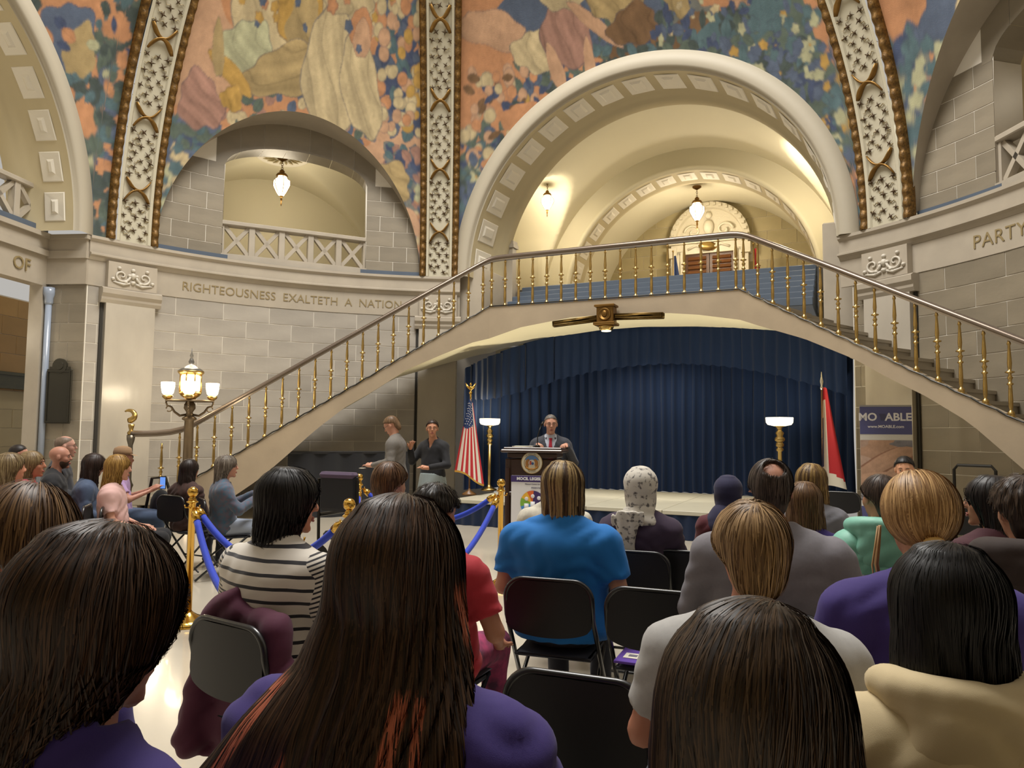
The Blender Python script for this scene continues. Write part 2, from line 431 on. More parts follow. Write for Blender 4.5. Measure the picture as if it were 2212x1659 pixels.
mb.box((c.x, c.y, 4.2), (.74, .06, .44), ang); mb.box((c.x, c.y, 4.485), (.76, .14, .13), ang); mb.box((c.x, c.y, 4.65), (.74, .1, .2), ang); mb.box((c.x, c.y, 4.79), (.8, .18, .08), ang)
mb.build('cornice_return', SLAB, wall_jamb)
# lintel wall across the west opening
lw = MB(); mid = P2 + ch * 1.6 + aw * .12; la = math.atan2(ch.y, ch.x)
lw.box((mid.x, mid.y, (3.95 + 4.45) / 2), (3.2, .24, .5), la)
wall_lintel = struct('wall_lintel', lw.me(), SLAB)
mb = MB(); mb.box((mid.x, mid.y, 4.5), (3.2, .36, .1), la); mb.box((mid.x, mid.y, 4.66), (3.2, .28, .2), la); mb.box((mid.x, mid.y, 4.8), (3.2, .4, .08), la); mb.build('cornice_return', SLAB, wall_lintel)
me = upright(text_mesh('OF', .30, .008)); c = P2 + ch * .62 - aw * .012
obj('lettering', me, LET, wall_lintel, (c.x, c.y, 4.2), la + PI)
# reveal strip and side opening behind the lintel
rv = MB()
p3 = P2 + ch * .14; 
rv.box((P2.x + ch.x * .06 + aw.x * .12, P2.y + ch.y * .06 + aw.y * .12, 1.98), (.12, .24, 3.95), la)
struct('wall_reveal', rv.me(), SLAB)
mb = MB(); c = P2 + ch * .05 - aw * 0.07; mb.tube([(c.x, c.y, 0), (c.x, c.y, 3.9)], .05, 10); mb.lathe([(.05, 3.62), (.07, 3.66), (.07, 3.74), (.09, 3.8), (.09, 3.92)], 10, (c.x, c.y, 0))
mb.build('engaged_shaft', mat('blue_grey_shaft', '#8e98a8', .2, coat=.2), wall_jamb, True)
bm_ = MB(); c = P2 - ch * 2.2 + aw * 2.6
ob = bm_.box((c.x, c.y, 2.1), (8.2, .1, 4.2), la)
wall_side = struct('wall_side_hall', bm_.me(), MORTAR)
for i in range(11):
    for j in range(10):
        mb = MB(); mb.box((0, 0, 0), (.8 - .01, .014, .371), 0, bev=.004)
        cc = P2 + aw * 2.546 + ch * (-6.0 + .8 * j + (i % 2) * .4)
        mb.build('stone_block', mat('warm_side_stone', '#b08a52', .5, noise=(2, .3), objrand=.1) if i > 5 else mat('pale_side_stone', '#c9b78e', .5, noise=(2, .2), objrand=.06), wall_side, loc=(cc.x, cc.y, .19 + .38 * i), rotz=la)
mb = MB(); cc = P2 + aw * 2.45 - ch * 2.4
for zc, th, dd in ((2.34, .05, .12), (2.62, .06, .14), (2.48, .24, .08)): mb.box((cc.x, cc.y, zc), (7.4, dd, th), la)
mb.build('frieze_band', mat('dark_green_frieze', '#4d4a2c', .4, noise=(9, .5)), wall_side)
# bronze plaque on the dark jamb
pt = thing('bronze_plaque', 'dark bronze memorial plaque with arched crest on the shaded pier', 'plaque')
c = P1 + aw * .36 + ch * .075; DARKBR = mat('plaque_bronze', '#3b382f', .45, .6, bump=(8, .2))
mb = MB(); mb.box((0, 0, 0), (.46, .03, .92), 0, bev=.01); pp = mb.build('plate', DARKBR, pt, loc=(c.x, c.y, 2.06), rotz=ang + 0)
mb = MB(); mb.box((0, 0, .0), (.42, .02, .02)); mb.box((0, 0, -.85), (.42, .02, .02)); mb.box((-.2, 0, -.42), (.02, .02, .84)); mb.box((.2, 0, -.42), (.02, .02, .84))
mb.build('raised_border', DARKBR, pt, loc=(c.x + ch.x * .02, c.y + ch.y * .02, 2.48), rotz=ang)
mb = MB(); mb.lathe([(.13, -.02), (.13, .02)], 20, (0, 0, .02), axis=(0, 1, 0)); mb.box((0, 0, -.02), (.36, .03, .06)); mb.lathe([(.09, -.03), (.07, .03)], 16, (0, 0, .03), axis=(0, 1, 0))
mb.build('crest', DARKBR, pt, loc=(c.x, c.y, 2.55), rotz=ang)
# ------------------------------------------------------------------ lunette walls, mural arches, balustrades
def small_arch(thc, side, half=rad(19.2), hgt=3.0):
    def h0(th):
        q = 1 - ((th - thc) / half) ** 2
        return hgt * math.sqrt(q) if q > 0 else 0.0
    R2 = RR + .14
    oc, oh = thc - rad(.4), rad(10.4)
    zs, za = 6.72, 7.30
    def ztop(th): return zs + (za - zs) * math.sqrt(max(0, 1 - ((th - oc) / oh) ** 2)) if abs(th - oc) < oh else 0
    mb = MB(); 
    mb.grid(lambda u, v: tuple(pol(thc - half + 2 * half * u, R2 + .006, (max(ztop(thc - half + 2 * half * u), ZC) + (8.3 - max(ztop(thc - half + 2 * half * u), ZC)) * v))), 120, 1)
    wall = struct('wall_lunette_' + side, mb.me(), MORTAR)
    arc_courses(wall, R2, lambda z: ([(thc - half, oc - oh), (oc + oh, thc + half)] if z < 6.75 else []), ZC, ZC + 6 * .325, 6, .62, STONE_SHADE)
    # lintel voussoirs of the opening
    nv = 7
    for i in range(nv):
        a0, a1 = oc - oh * 1.12 + 2.24 * oh * i / nv, oc - oh * 1.12 + 2.24 * oh * (i + 1) / nv
        vb = MB(); g = .003 / R2
        vb.grid(lambda u, v: tuple(pol(a0 + g + (a1 - a0 - 2 * g) * u, R2 - .002, max(ztop(a0 + (a1 - a0) * u), zs) + (8.2 - max(ztop(a0 + (a1 - a0) * u), zs)) * v)), 6, 1)
        vb.grid(lambda u, v: tuple(pol(a0 + g + (a1 - a0 - 2 * g) * u, R2 + .5 * v, max(ztop(a0 + (a1 - a0) * u), zs))), 6, 1)
        vb.build('voussoir', STONE_SHADE, wall)
    for sg in (-1, 1):
        jb = MB(); th = oc + sg * oh
        jb.grid(lambda u, v: tuple(pol(th, R2 + .5 * u, ZC + (zs - ZC) * v)), 1, 1); jb.build('jamb', SLAB, wall)
    # curved intrados between mural and wall
    sf = MB()
    def P(u, v):
        th = thc - half * .9995 + 2 * half * .9995 * u; h = h0(th); r = math.sqrt(RR * RR - h * h)
        return tuple(pol(th, r + (R2 + .04 - r) * v, ZC + h))
    sf.grid(P, 90, 2); sf.build('intrados', SLAB, wall, True)
    # sill
    sl = MB(); sl.grid(lambda u, v: tuple(pol(thc - half + 2 * half * u, RR - .08 + .9 * v, ZC + .003)), 30, 1)
    sl.grid(lambda u, v: tuple(pol(thc - half + 2 * half * u, R2 - .03, ZC + .12 * v)), 30, 1)
    sl.build('ledge', SKYTINT, wall)
    # balustrade of crossed bars
    b = thing('stone_balustrade', 'low stone balustrade of crossed bars in the ' + ('arched opening with hanging lantern' if side == 'left' else 'opening above the right lettering'), 'balustrade')
    pa, pb = pol(oc + oh, R2 + .12), pol(oc - oh, R2 + .12); d = pb - pa; Lr = d.length; yaw = math.atan2(d.y, d.x)
    mb = MB(); mb.box((0, 0, 0), (Lr, .24, .09), 0, bev=.015); mb.build('rail', SLAB, b, loc=((pa + pb) / 2 + Vector((0, 0, 5.60)))[:], rotz=yaw)
    mb = MB(); mb.box((0, 0, 0), (Lr, .26, .14)); mb.build('plinth', SLAB, b, loc=((pa + pb) / 2 + Vector((0, 0, 4.91)))[:], rotz=yaw)
    n = 5; cw = Lr / n
    post = MB(); post.box((0, 0, 0), (.12, .16, .60), bev=.01); pm = post.me(); pm.materials.append(SLAB)
    for i in range(n + 1):
        p = pa + d * (i / n) + Vector((0, 0, 5.27)); obj('post', pm, None, b, p[:], yaw)
    lx, lz = cw - .12, .56; dg = math.hypot(lx, lz); an = math.atan2(lz, lx)
    ms = []
    for sg in (1, -1):
        x = MB(); x.box((0, 0, 0), (dg, .10, .075), 0, M=Matrix.Rotation(-sg * an, 3, 'Y')); mm = x.me(); mm.materials.append(SLAB); ms.append(mm)
    for i in range(n):
        p = pa + d * ((i + .5) / n) + Vector((0, 0, 5.27))
        for mm in ms: obj('cross_bar', mm, None, b, p[:], yaw)
    return h0
H0L = small_arch(rad(116.2), 'left')
H0R = small_arch(rad(4.4), 'right')
# balustrade on the west lintel
b = thing('stone_balustrade', 'low stone balustrade of crossed bars above the frieze lettered OF', 'balustrade')
pa = P2 + aw * .12 + ch * .05; 
n = 3; cw = .66
mb = MB(); mb.box((0, 0, 0), (n * cw, .2, .09), bev=.015); c = pa + ch * (n * cw / 2); mb.build('rail', SLAB, b, loc=(c.x, c.y, 5.58), rotz=la)
mb = MB(); mb.box((0, 0, 0), (n * cw, .22, .12)); mb.build('plinth', SKYTINT, b, loc=(c.x, c.y, 4.9), rotz=la)
post = MB(); post.box((0, 0, 0), (.12, .14, .6), bev=.01); pm = post.me(); pm.materials.append(SLAB)
for i in range(n + 1):
    p = pa + ch * (cw * i); obj('post', pm, None, b, (p.x, p.y, 5.25), la)
lx, lz = cw - .12, .56; dg = math.hypot(lx, lz); an = math.atan2(lz, lx)
for i in range(n):
    p = pa + ch * (cw * (i + .5))
    for sg in (1, -1):
        x = MB(); x.box((0, 0, 0), (dg, .09, .075), 0, M=Matrix.Rotation(-sg * an, 3, 'Y')); x.build('cross_bar', SLAB, b, loc=(p.x, p.y, 5.25), rotz=la)
# ------------------------------------------------------------------ vaulted rooms behind the openings
def vault(name, o, phi, w0, w1, uw, fz, nu=60, nw=40, m=None, zmin=None):
    a = Vector((math.cos(phi), math.sin(phi), 0)); t = Vector((math.sin(phi), -math.cos(phi), 0))
    mb = MB()
    def P(u, v):
        uu = -uw + 2 * uw * u; ww = w0 + (w1 - w0) * v
        p = o + t * uu + a * ww; return (p.x, p.y, fz(uu, ww))
    mb.grid(P, nu, nw); return struct(name, mb.me(True), m or PLASTER)
def wallplane(name, o, phi, pts, m):
    a = Vector((math.cos(phi), math.sin(phi), 0)); t = Vector((math.sin(phi), -math.cos(phi), 0)); mb = MB()
    v = [];
    for (u, ww, z) in pts: p = o + t * u + a * ww; v.append((p.x, p.y, z))
    mb.add(v, [tuple(range(len(v)))]); return struct(name, mb.me(), m)
def groin(u, ww, ru, zu, rw, zw, wc, zmin):
    z = zmin
    if abs(u) < ru: z = max(z, zu + math.sqrt(ru * ru - u * u))
    if abs(ww - wc) < rw: z = max(z, zw + math.sqrt(rw * rw - (ww - wc) ** 2))
    return z
AH = rad(65.0)
oF = Vector((CCx, CCy, 0)) + Vector((math.cos(A_F), math.sin(A_F), 0)) * 6.676
aH = Vector((math.cos(AH), math.sin(AH), 0)); tH = Vector((math.sin(AH), -math.cos(AH), 0))
def HP(u, ww, z=0): p = oF + tH * u + aH * ww; return Vector((p.x, p.y, z))
vault('ceiling', oF, AH, 1.2, 5.05, 5.6, lambda u, ww: groin(u, ww, 3.8, 4.95, 1.5, 6.3, 3.3, 3.6), 112, 77)
wallplane('wall_hall_left', oF, AH, [(-5.5, 1.2, 3.6), (-5.5, 5.05, 3.6), (-5.5, 5.05, 8), (-5.5, 1.2, 8)], PLASTER)
wallplane('wall_hall_right', oF, AH, [(5.5, 1.2, 3.6), (5.5, 5.05, 3.6), (5.5, 5.05, 8), (5.5, 1.2, 8)], PLASTER)
# inner arch
Z2 = 5.07
mb = ring(MB(), oF, aH, tH, Z2, [(6.2, 5.0), (3.25, 5.0), (3.22, 4.95), (3.12, 4.95), (3.10, 5.02)], 60)
root = struct('wall_arch_inner', mb.me(True), PLASTER)
ring(MB(), oF, aH, tH, Z2, [(3.10, 5.02), (3.10, 5.75), (3.06, 5.78), (3.06, 5.9)], 60).build('soffit', PLASTER_T, root, True)
coffers(root, oF, aH, tH, Z2, 3.10, 5.12, 5.68, 17, .02, PI - .02, .22)
for sg in (-1, 1):
    mb = MB(); c = HP(sg * 3.7, 5.45); mb.box((c.x, c.y, 4.3), (1.2, .9, 1.6), AH - PI / 2); mb.build('pier', PLASTER_T, root)
mb = ring(MB(), oF, aH, tH, Z2, [(3.3, 5.85), (3.3, 8.55)], 48); struct('ceiling_inner', mb.me(True), PLASTER)
for sg in (-1, 1): wallplane('wall_inner_side', oF, AH, [(sg * 3.3, 5.9, 4.4), (sg * 3.3, 8.55, 4.4), (sg * 3.3, 8.55, 5.1), (sg * 3.3, 5.9, 5.1)], PLASTER)
wb = wallplane('wall_back', oF, AH, [(-4, 8.55, 4.4), (4, 8.55, 4.4), (4, 8.55, 8.7), (-4, 8.55, 8.7)], MORTAR)
WARMST = mat('warm_stone', '#b3a680', .5, noise=(2, .3), objrand=.1)
bme = {}
for i in range(10):
    for j in range(9):
        u0 = -3.6 + .8 * j + (i % 2) * .4
        if abs(u0) < .95 and i < 7: continue
        if 'b' not in bme: x = MB(); x.box((0, 0, 0), (.792, .014, .412), bev=.004); bme['b'] = x.me(); bme['b'].materials.append(WARMST)
        c = HP(u0, 8.546, 4.65 + .42 * i); obj('stone_block', bme['b'], None, wb, c[:], AH - PI / 2)
# upper floor and the skylight-tinted flight behind the landing
mb = MB(); v = [HP(-5.5, 2.35, 4.9), HP(5.5, 2.35, 4.9), HP(5.5, 8.6, 4.9), HP(-5.5, 8.6, 4.9)]; mb.add(v, [(0, 1, 2, 3)]); struct('floor_upper', mb.me(), SLAB)
st = thing('upper_stair', 'broad flight of steps tinted skylight blue rising behind the bridge landing', 'stairs')
for i in range(7):
    mb = MB(); x0 = .55 + .26 * i; mb.box((0, 0, 0), (6.34, 2.45 - x0, .153), bev=.012); c = HP(.0, (x0 + 2.45) / 2, 3.83 + .153 * (i + .5)); mb.build('step', SKYTINT, st, loc=c[:], rotz=AH - PI / 2)
for sg, hz in ((-1, 5.05), (1, 5.25)):
    mb = MB(); c = HP(sg * 3.62, 1.4, 4.3); mb.box((0, 0, 0), (.55, 1.9, 2 * (hz - 4.3)), bev=.02); s = struct('wall_pedestal', mb.me(), SLAB, loc=c[:], rotz=AH - PI / 2)
mb = MB()
for r, z in ((.16, 3.8), (.16, 5.3)): pass
c = HP(-3.30, 1.75); mb.box((c.x, c.y, 4.75), (.2, .2, 2.0), AH - PI / 2); mb.box((c.x, c.y, 5.78), (.28, .28, .08), AH - PI / 2); mb.box((c.x, c.y, 5.86), (.24, .24, .08), AH - PI / 2)
o = struct('wall_pilaster', mb.me(), SLAB)
# door in the back wall
dr = struct('door_1', None, None); dr['label'] = 'white carved door surround with louvred wooden double doors'
CARVW = mat('white_carving', '#d8d0bb', .6, bump=(24, .6))
def hb(mb, u, ww, z, sx, sy, sz, bev=0): c = HP(u, ww, z); return mb.box(c[:], (sx, sy, sz), AH - PI / 2, bev=bev)
mb = MB()
for sg in (-1, 1):
    hb(mb, sg * .92, 8.42, 5.9, .38, .22, 2.1); hb(mb, sg * .76, 8.38, 5.9, .10, .3, 2.0); hb(mb, sg * 1.05, 8.36, 6.9, .26, .3, .3)
hb(mb, 0, 8.42, 7.0, 2.2, .22, .3); hb(mb, 0, 8.36, 7.18, 2.36, .34, .08)
mb.build('surround', CARVW, dr)
mb = MB()
ring(mb, oF, aH, tH, 7.2, [(1.16, 8.5), (1.16, 8.28), (.98, 8.28), (.96, 8.4), (.0, 8.42)], 20)
for i in range(19):
    g = PI * (i + .5) / 19; c = HP(1.07 * math.cos(g), 8.25, 7.2 + 1.07 * math.sin(g)); mb.box(c[:], (.08, .1, .07), AH - PI / 2)
mb.build('pediment', CARVW, dr)
mb = MB()
for sg in (-1, 1):
    pts = [HP(sg * (.45 + .25 * (1 - i / 22) * math.cos(i / 18 * 2.2 * PI)), 8.3, 7.5 + .22 * (1 - i / 22) * math.sin(i / 18 * 2.2 * PI)) for i in range(19)]
    mb.tube(pts, .035, 6); mb.tube([HP(sg * .6, 8.3, 6.98), HP(sg * .35, 8.27, 7.08), HP(0, 8.27, 6.95)], .04, 6)
mb.ball(HP(0, 8.3, 7.6)[:], (.16, .12, .22)); mb.ball(HP(0, 8.3, 7.95)[:], (.1, .08, .1)); 
mb.build('scroll_carving', CARVW, dr, True)
mb = MB(); mb.ball(HP(0, 8.2, 7.02)[:], (.28, .06, .13), 12, 6); mb.build('gilt_crest', BRASS, dr, True)
WOOD = mat('dark_door_wood', '#5a3820', .4, noise=(3, .4), stretch=(1, 1, 6)); 
for sg in (-1, 1):
    mb = MB(); hb(mb, sg * .35, 8.46, 5.9, .68, .06, 1.96); lf = mb.build('door_leaf', WOOD, dr)
    sl = MB(); sl.box((0, 0, 0), (.52, .05, .10), M=Matrix.Rotation(-.5, 3, 'X')); sm = sl.me(); sm.materials.append(mat('door_slat_wood', '#6d4526', .3, noise=(4, .3)))
    for k in range(13): c = HP(sg * .35, 8.41, 5.1 + .135 * k); obj('slat', sm, None, lf, c[:], AH - PI / 2)
# room behind the left lunette
A_S = rad(115.8); oS = Vector((CCx, CCy, 0)) + Vector((math.cos(A_S), math.sin(A_S), 0)) * (RR + .14)
vault('ceiling_left_room', oS, A_S, .42, 4.2, 3.0, lambda u, ww: groin(u, ww, 3.0, 5.0, 1.9, 6.1, 2.3, 4.6), 60, 60)
wallplane('wall_left_room', oS, A_S, [(-3, 4.2, 4.6), (3, 4.2, 4.6), (3, 4.2, 8.7), (-3, 4.2, 8.7)], PLASTER)
wallplane('floor_left_room', oS, A_S, [(-3, .3, 4.83), (3, .3, 4.83), (3, 4.2, 4.83), (-3, 4.2, 4.83)], SLAB)
for sg in (-1, 1): wallplane('wall_left_room_side', oS, A_S, [(sg * 3, .3, 4.6), (sg * 3, 4.2, 4.6), (sg * 3, 4.2, 8.7), (sg * 3, .3, 8.7)], PLASTER)
A_R = rad(4.0); oR = Vector((CCx, CCy, 0)) + Vector((math.cos(A_R), math.sin(A_R), 0)) * (RR + .14)
vault('ceiling_right_room', oR, A_R, .42, 4.2, 3.0, lambda u, ww: groin(u, ww, 3.0, 5.6, 1.9, 6.7, 2.3, 4.6), 30, 30)
wallplane('wall_right_room', oR, A_R, [(-3, 4.2, 4.6), (3, 4.2, 4.6), (3, 4.2, 8.7), (-3, 4.2, 8.7)], PLASTER_T)
for sg in (-1, 1): wallplane('wall_right_room_side', oR, A_R, [(sg * 3, .3, 4.6), (sg * 3, 4.2, 4.6), (sg * 3, 4.2, 8.7), (sg * 3, .3, 8.7)], PLASTER_T)
wallplane('floor_right_room', oR, A_R, [(-3, .3, 4.83), (3, .3, 4.83), (3, 4.2, 4.83), (-3, 4.2, 4.83)], SLAB)
# west gallery
oW2 = ow + aw * .9
vault('ceiling_west_room', ow, A_W, .9, 5.0, 4.6, lambda u, ww: groin(u, ww, 3.7, 4.9, 1.6, 6.2, 3.0, 4.6), 60, 40)
wallplane('wall_west_room', ow, A_W, [(-4.6, 5, 4.6), (4.6, 5, 4.6), (4.6, 5, 8.8), (-4.6, 5, 8.8)], PLASTER)
mb = MB(); c = P2 + aw * 1.1 - ch * -.35; mb.box((c.x, c.y, 5.5), (.3, .3, 1.6), la); mb.box((c.x, c.y, 6.33), (.4, .4, .1), la); mb.box((c.x, c.y, 6.22), (.36, .36, .06), la)
o = struct('wall_pilaster', mb.me(), SLAB)

# ------------------------------------------------------------------ the gallery the photograph is taken from, and the rest of the drum
mb = MB(); mb.add([(-9, -4, 0), (9, -4, 0), (9, -4, 5.2), (-9, -4, 5.2)], [(0, 1, 2, 3)]); struct('wall_rear', mb.me(), PLASTER_T)
mb = MB(); mb.box((0, -1.9, 5.25), (18, 4.4, .3)); struct('ceiling_gallery', mb.me(), PLASTER_T)
mb = MB(); arc_strip(mb, rad(205), rad(248), RR + .05, 0, 9.5, 20); struct('wall_drum_left', mb.me(), STONE)
mb = MB(); arc_strip(mb, rad(292), rad(347), RR + .05, 0, 9.5, 20); struct('wall_drum_right', mb.me(), STONE)
mb = MB(); arc_strip(mb, rad(248), rad(292), RR + .3, 5.1, 9.5, 20); struct('wall_drum_rear', mb.me(), STONE)
# ------------------------------------------------------------------ painted pendentives (flat paint on the curved plaster)
RNG = np.random.default_rng(7)
PAL = {k: np.array(H(v)) for k, v in dict(orange='#c98d5e', peach='#cc9f79', blue='#5b687e', navy='#485472', green='#5f6d60', teal='#587277', dgreen='#4a5651', cream='#cdb88a', tan='#b39a66', rose='#ab7f6c', yellow='#c49a45', pale='#b9b78e', grey='#7f8078', line='#4a4d5e', brown='#80603f').items()}
class Raster:
    def __init__(s, w, h, res=.012):
        s.res = res; s.nx, s.nz = int(w / res) + 1, int(h / res) + 1; s.w, s.h = w, h
        s.im = np.zeros((s.nx, s.nz, 3)); s.im[:] = PAL['orange']
    def box(s, x0, x1, z0, z1):
        r = s.res; a, b, c, d = max(0, int(x0 / r)), min(s.nx, int(x1 / r) + 1), max(0, int(z0 / r)), min(s.nz, int(z1 / r) + 1)
        if a >= b or c >= d: return None
        X, Z = np.meshgrid(np.arange(a, b) * r, np.arange(c, d) * r, indexing='ij'); return slice(a, b), slice(c, d), X, Z
    def leaf(s, cx, cz, L, Wd, rot, col, line=None, kind='leaf', shade=.14):
        q = s.box(cx - L, cx + L, cz - L, cz + L)
        if q is None: return
        sx, sz, X, Z = q; X = X - cx; Z = Z - cz; ca, sa = math.cos(rot), math.sin(rot)
        u = (X * ca + Z * sa) / L; v = (-X * sa + Z * ca) / Wd
        if kind == 'leaf': d = np.abs(v) - np.clip(1 - u * u, 0, 1) ** .8
        elif kind == 'lobed':
            an = np.arctan2(v, u); d = np.hypot(u, v) - .80 - .10 * np.cos(5 * an + 9 * cx)
        elif kind == 'wave':
            d = np.hypot(u, v + .25 * np.sin(3 * u)) - .9
        else: d = np.hypot(u, v) - .95
        m = d < 0; e = (d > -.13) & m
        blk = s.im[sx, sz]; c = PAL[col] if isinstance(col, str) else col
        tone = 1 + shade * (v * .6 + .5 * np.sin(u * 5 + cx * 9))[..., None]
        blk[m] = (c * np.clip(tone, .7, 1.35))[m]
        if line: blk[e] = blk[e] * .6 + PAL[line] * .4
        if kind == 'leaf' and line:
            mid = m & (np.abs(v) < .08); blk[mid] = blk[mid] * .8
    def blob(s, cx, cz, rx, rz, col, line='line', folds=0, rot=0, fdir=0.0, wob=.12, ph=0.0):
        L = max(rx, rz) * 1.3; q = s.box(cx - L, cx + L, cz - L, cz + L)
        if q is None: return
        sx, sz, X, Z = q; X = X - cx; Z = Z - cz; ca, sa = math.cos(rot), math.sin(rot)
        u = (X * ca + Z * sa) / rx; v = (-X * sa + Z * ca) / rz
        an = np.arctan2(v, u); d = np.hypot(u, v) - 1 + wob * np.sin(3 * an + ph) + wob * .6 * np.sin(7 * an + 2 * ph)
        m = d < 0; e = m & (d > -.035)
        c = PAL[col]; tone = 1 + .1 * (v + .4 * u)
        if folds:
            fu = u * math.cos(fdir) + v * math.sin(fdir); fv = -u * math.sin(fdir) + v * math.cos(fdir)
            w1 = folds * fu + 1.6 * np.sin(2.4 * fv + ph) + .6 * np.sin(5 * fv + 3 * fu); tone = tone + .13 * np.sin(w1) - .26 * np.clip(1 - np.abs(np.sin(w1 * .5 + .4)) * 7, 0, 1) + .06 * np.sin(folds * 2.6 * fu + 3 * fv)
        else: tone = tone + .07 * np.sin(4 * u + 3 * v + ph) * np.sin(5 * v - 2 * u)
        blk = s.im[sx, sz]; blk[m] = (c * np.clip(tone, .62, 1.3)[..., None])[m]
        if line: blk[e] = blk[e] * .4 + PAL[line] * .6
    def scatter(s, n, x0, x1, z0, z1, cols, L=(.06, .16), asp=(.35, .7), kind='leaf', line='line', keep=None):
        for i in range(n):
            x, z = RNG.uniform(x0, x1), RNG.uniform(z0, z1)
            if keep and not keep(x, z): continue
            l = RNG.uniform(*L); s.leaf(x, z, l, l * RNG.uniform(*asp), RNG.uniform(0, PI), cols[RNG.integers(len(cols))], line, kind)
    def flower(s, x, z, r, col, n=5):
        for k in range(n): s.leaf(x + r * .6 * math.cos(k * 2 * PI / n), z + r * .6 * math.sin(k * 2 * PI / n), r * .5, r * .34, k * 2 * PI / n, col, 'line')
        s.leaf(x, z, r * .22, r * .22, 0, 'yellow', 'line', 'disc')
    def finish(s):
        for k, am in ((3, .05), (9, .05), (26, .06)):
            g = RNG.normal(0, 1, (s.nx // k + 3, s.nz // k + 3)); xi = np.arange(s.nx) / k; zi = np.arange(s.nz) / k; a, b = xi.astype(int), zi.astype(int); fx, fz = (xi - a)[:, None], (zi - b)[None]
            g = (g[a][:, b] * (1 - fx) + g[a + 1][:, b] * fx) * (1 - fz) + (g[a][:, b + 1] * (1 - fx) + g[a + 1][:, b + 1] * fx) * fz
            s.im *= np.clip(1 + am * g, .75, 1.25)[..., None]
        for _ in range(2):
            q = np.pad(s.im, ((1, 1), (1, 1), (0, 0)), 'edge'); s.im = (q[:-2, 1:-1] + q[2:, 1:-1] + q[1:-1, :-2] + q[1:-1, 2:] + 2 * q[1:-1, 1:-1]) / 6
        g = s.im.mean(-1, keepdims=True); s.im = np.clip((s.im * .9 + g * .1) * .76, 0, 1)
PAINT = attr_mat('mural_paint', .62, bump=60)
def mural(th0, th1, h0, htop, ras, label, nu, nv):
    """th0 > th1: left to right as seen from inside; raster x runs left to right in metres along radius RR, z from the cornice"""
    ths = np.linspace(th0, th1, nu + 1); V = np.zeros((nu + 1, nv + 1, 3)); Cc = np.zeros((nu + 1, nv + 1, 4)); Cc[..., 3] = 1
    for i, th in enumerate(ths):
        hb_ = h0(th); h = hb_ + (htop - hb_) * np.linspace(0, 1, nv + 1)
        r = np.sqrt(RR * RR - h * h)
        V[i, :, 0] = CCx + r * math.cos(th); V[i, :, 1] = CCy + r * math.sin(th); V[i, :, 2] = ZC + h
        ix = np.clip(int((th0 - th) * RR / ras.res), 0, ras.nx - 1); iz = np.clip((h / ras.res).astype(int), 0, ras.nz - 1)
        Cc[i, :, :3] = ras.im[ix, iz]
    ii, jj = np.meshgrid(np.arange(nu), np.arange(nv), indexing='ij'); k = nv + 1
    Fq = np.stack([ii * k + jj, (ii + 1) * k + jj, (ii + 1) * k + jj + 1, ii * k + jj + 1], -1).reshape(-1, 4)
    me = mesh_np(V.reshape(-1, 3), Fq); at = me.color_attributes.new('Col', 'FLOAT_COLOR', 'POINT'); at.data.foreach_set('color', Cc.astype(np.float32).ravel())
    o = obj('wall_mural', me, PAINT); tag(o, label, 'mural'); return o
# front panel: orchard in orange and blue above the great arch
wF = rad(91.2 - 29.6) * RR
R_ = Raster(wF, 5.7)
cx = wF / 2
R_.blob(6.9, 2.6, 1.3, 2.3, 'green', None); R_.blob(6.0, 4.2, 1.7, .75, 'teal', None, ph=1); R_.blob(.2, .8, .9, 1.5, 'green', None); R_.blob(4.6, 4.3, 1.4, .5, 'brown', None)
# upper sky and dark foliage near the arch edge
R_.blob(2.6, 4.9, 1.6, .8, 'blue', None); R_.blob(5.6, 5.0, 1.6, .9, 'grey', None); R_.blob(4.2, 4.6, 1.2, .5, 'blue', None)
def near_arch(x, z, wd):
    return abs(math.hypot(x - cx, z * 1.0) - 4.1) < wd
for k in range(2): R_.scatter(900, 0, wF, 0, 4.9, ['dgreen', 'green', 'teal', 'blue', 'navy', 'dgreen'], (.08, .2), (.3, .7), keep=lambda x, z: math.hypot((x - cx) * .98, z) < 4.62 + .22 * math.sin(5 * x) )
R_.scatter(160, .0, 2.4, .1, 3.0, ['navy', 'blue', 'green', 'teal'], (.08, .2))
R_.scatter(60, 6.4, wF, .1, 3.8, ['blue', 'navy', 'teal', 'green'], (.08, .2))
R_.scatter(90, 6.3, wF, 1.2, 3.8, ['pale', 'teal', 'blue', 'yellow'], (.09, .18), (.7, 1), 'lobed')
# round fruit on the left
R_.scatter(36, .1, 1.9, 2.3, 4.0, ['peach', 'yellow', 'orange', 'cream'], (.09, .17), (.85, 1.05), 'disc')
R_.scatter(40, .1, 2.2, 2.2, 3.9, ['blue', 'navy', 'brown'], (.08, .18)) ; R_.scatter(22, .1, 1.9, 2.3, 4.0, ['peach', 'orange', 'cream'], (.09, .16), (.85, 1.05), 'disc')
R_.blob(1.5, 3.15, .5, .3, 'orange', None, ph=2); R_.blob(1.0, 2.35, .42, .25, 'orange', None, ph=1)
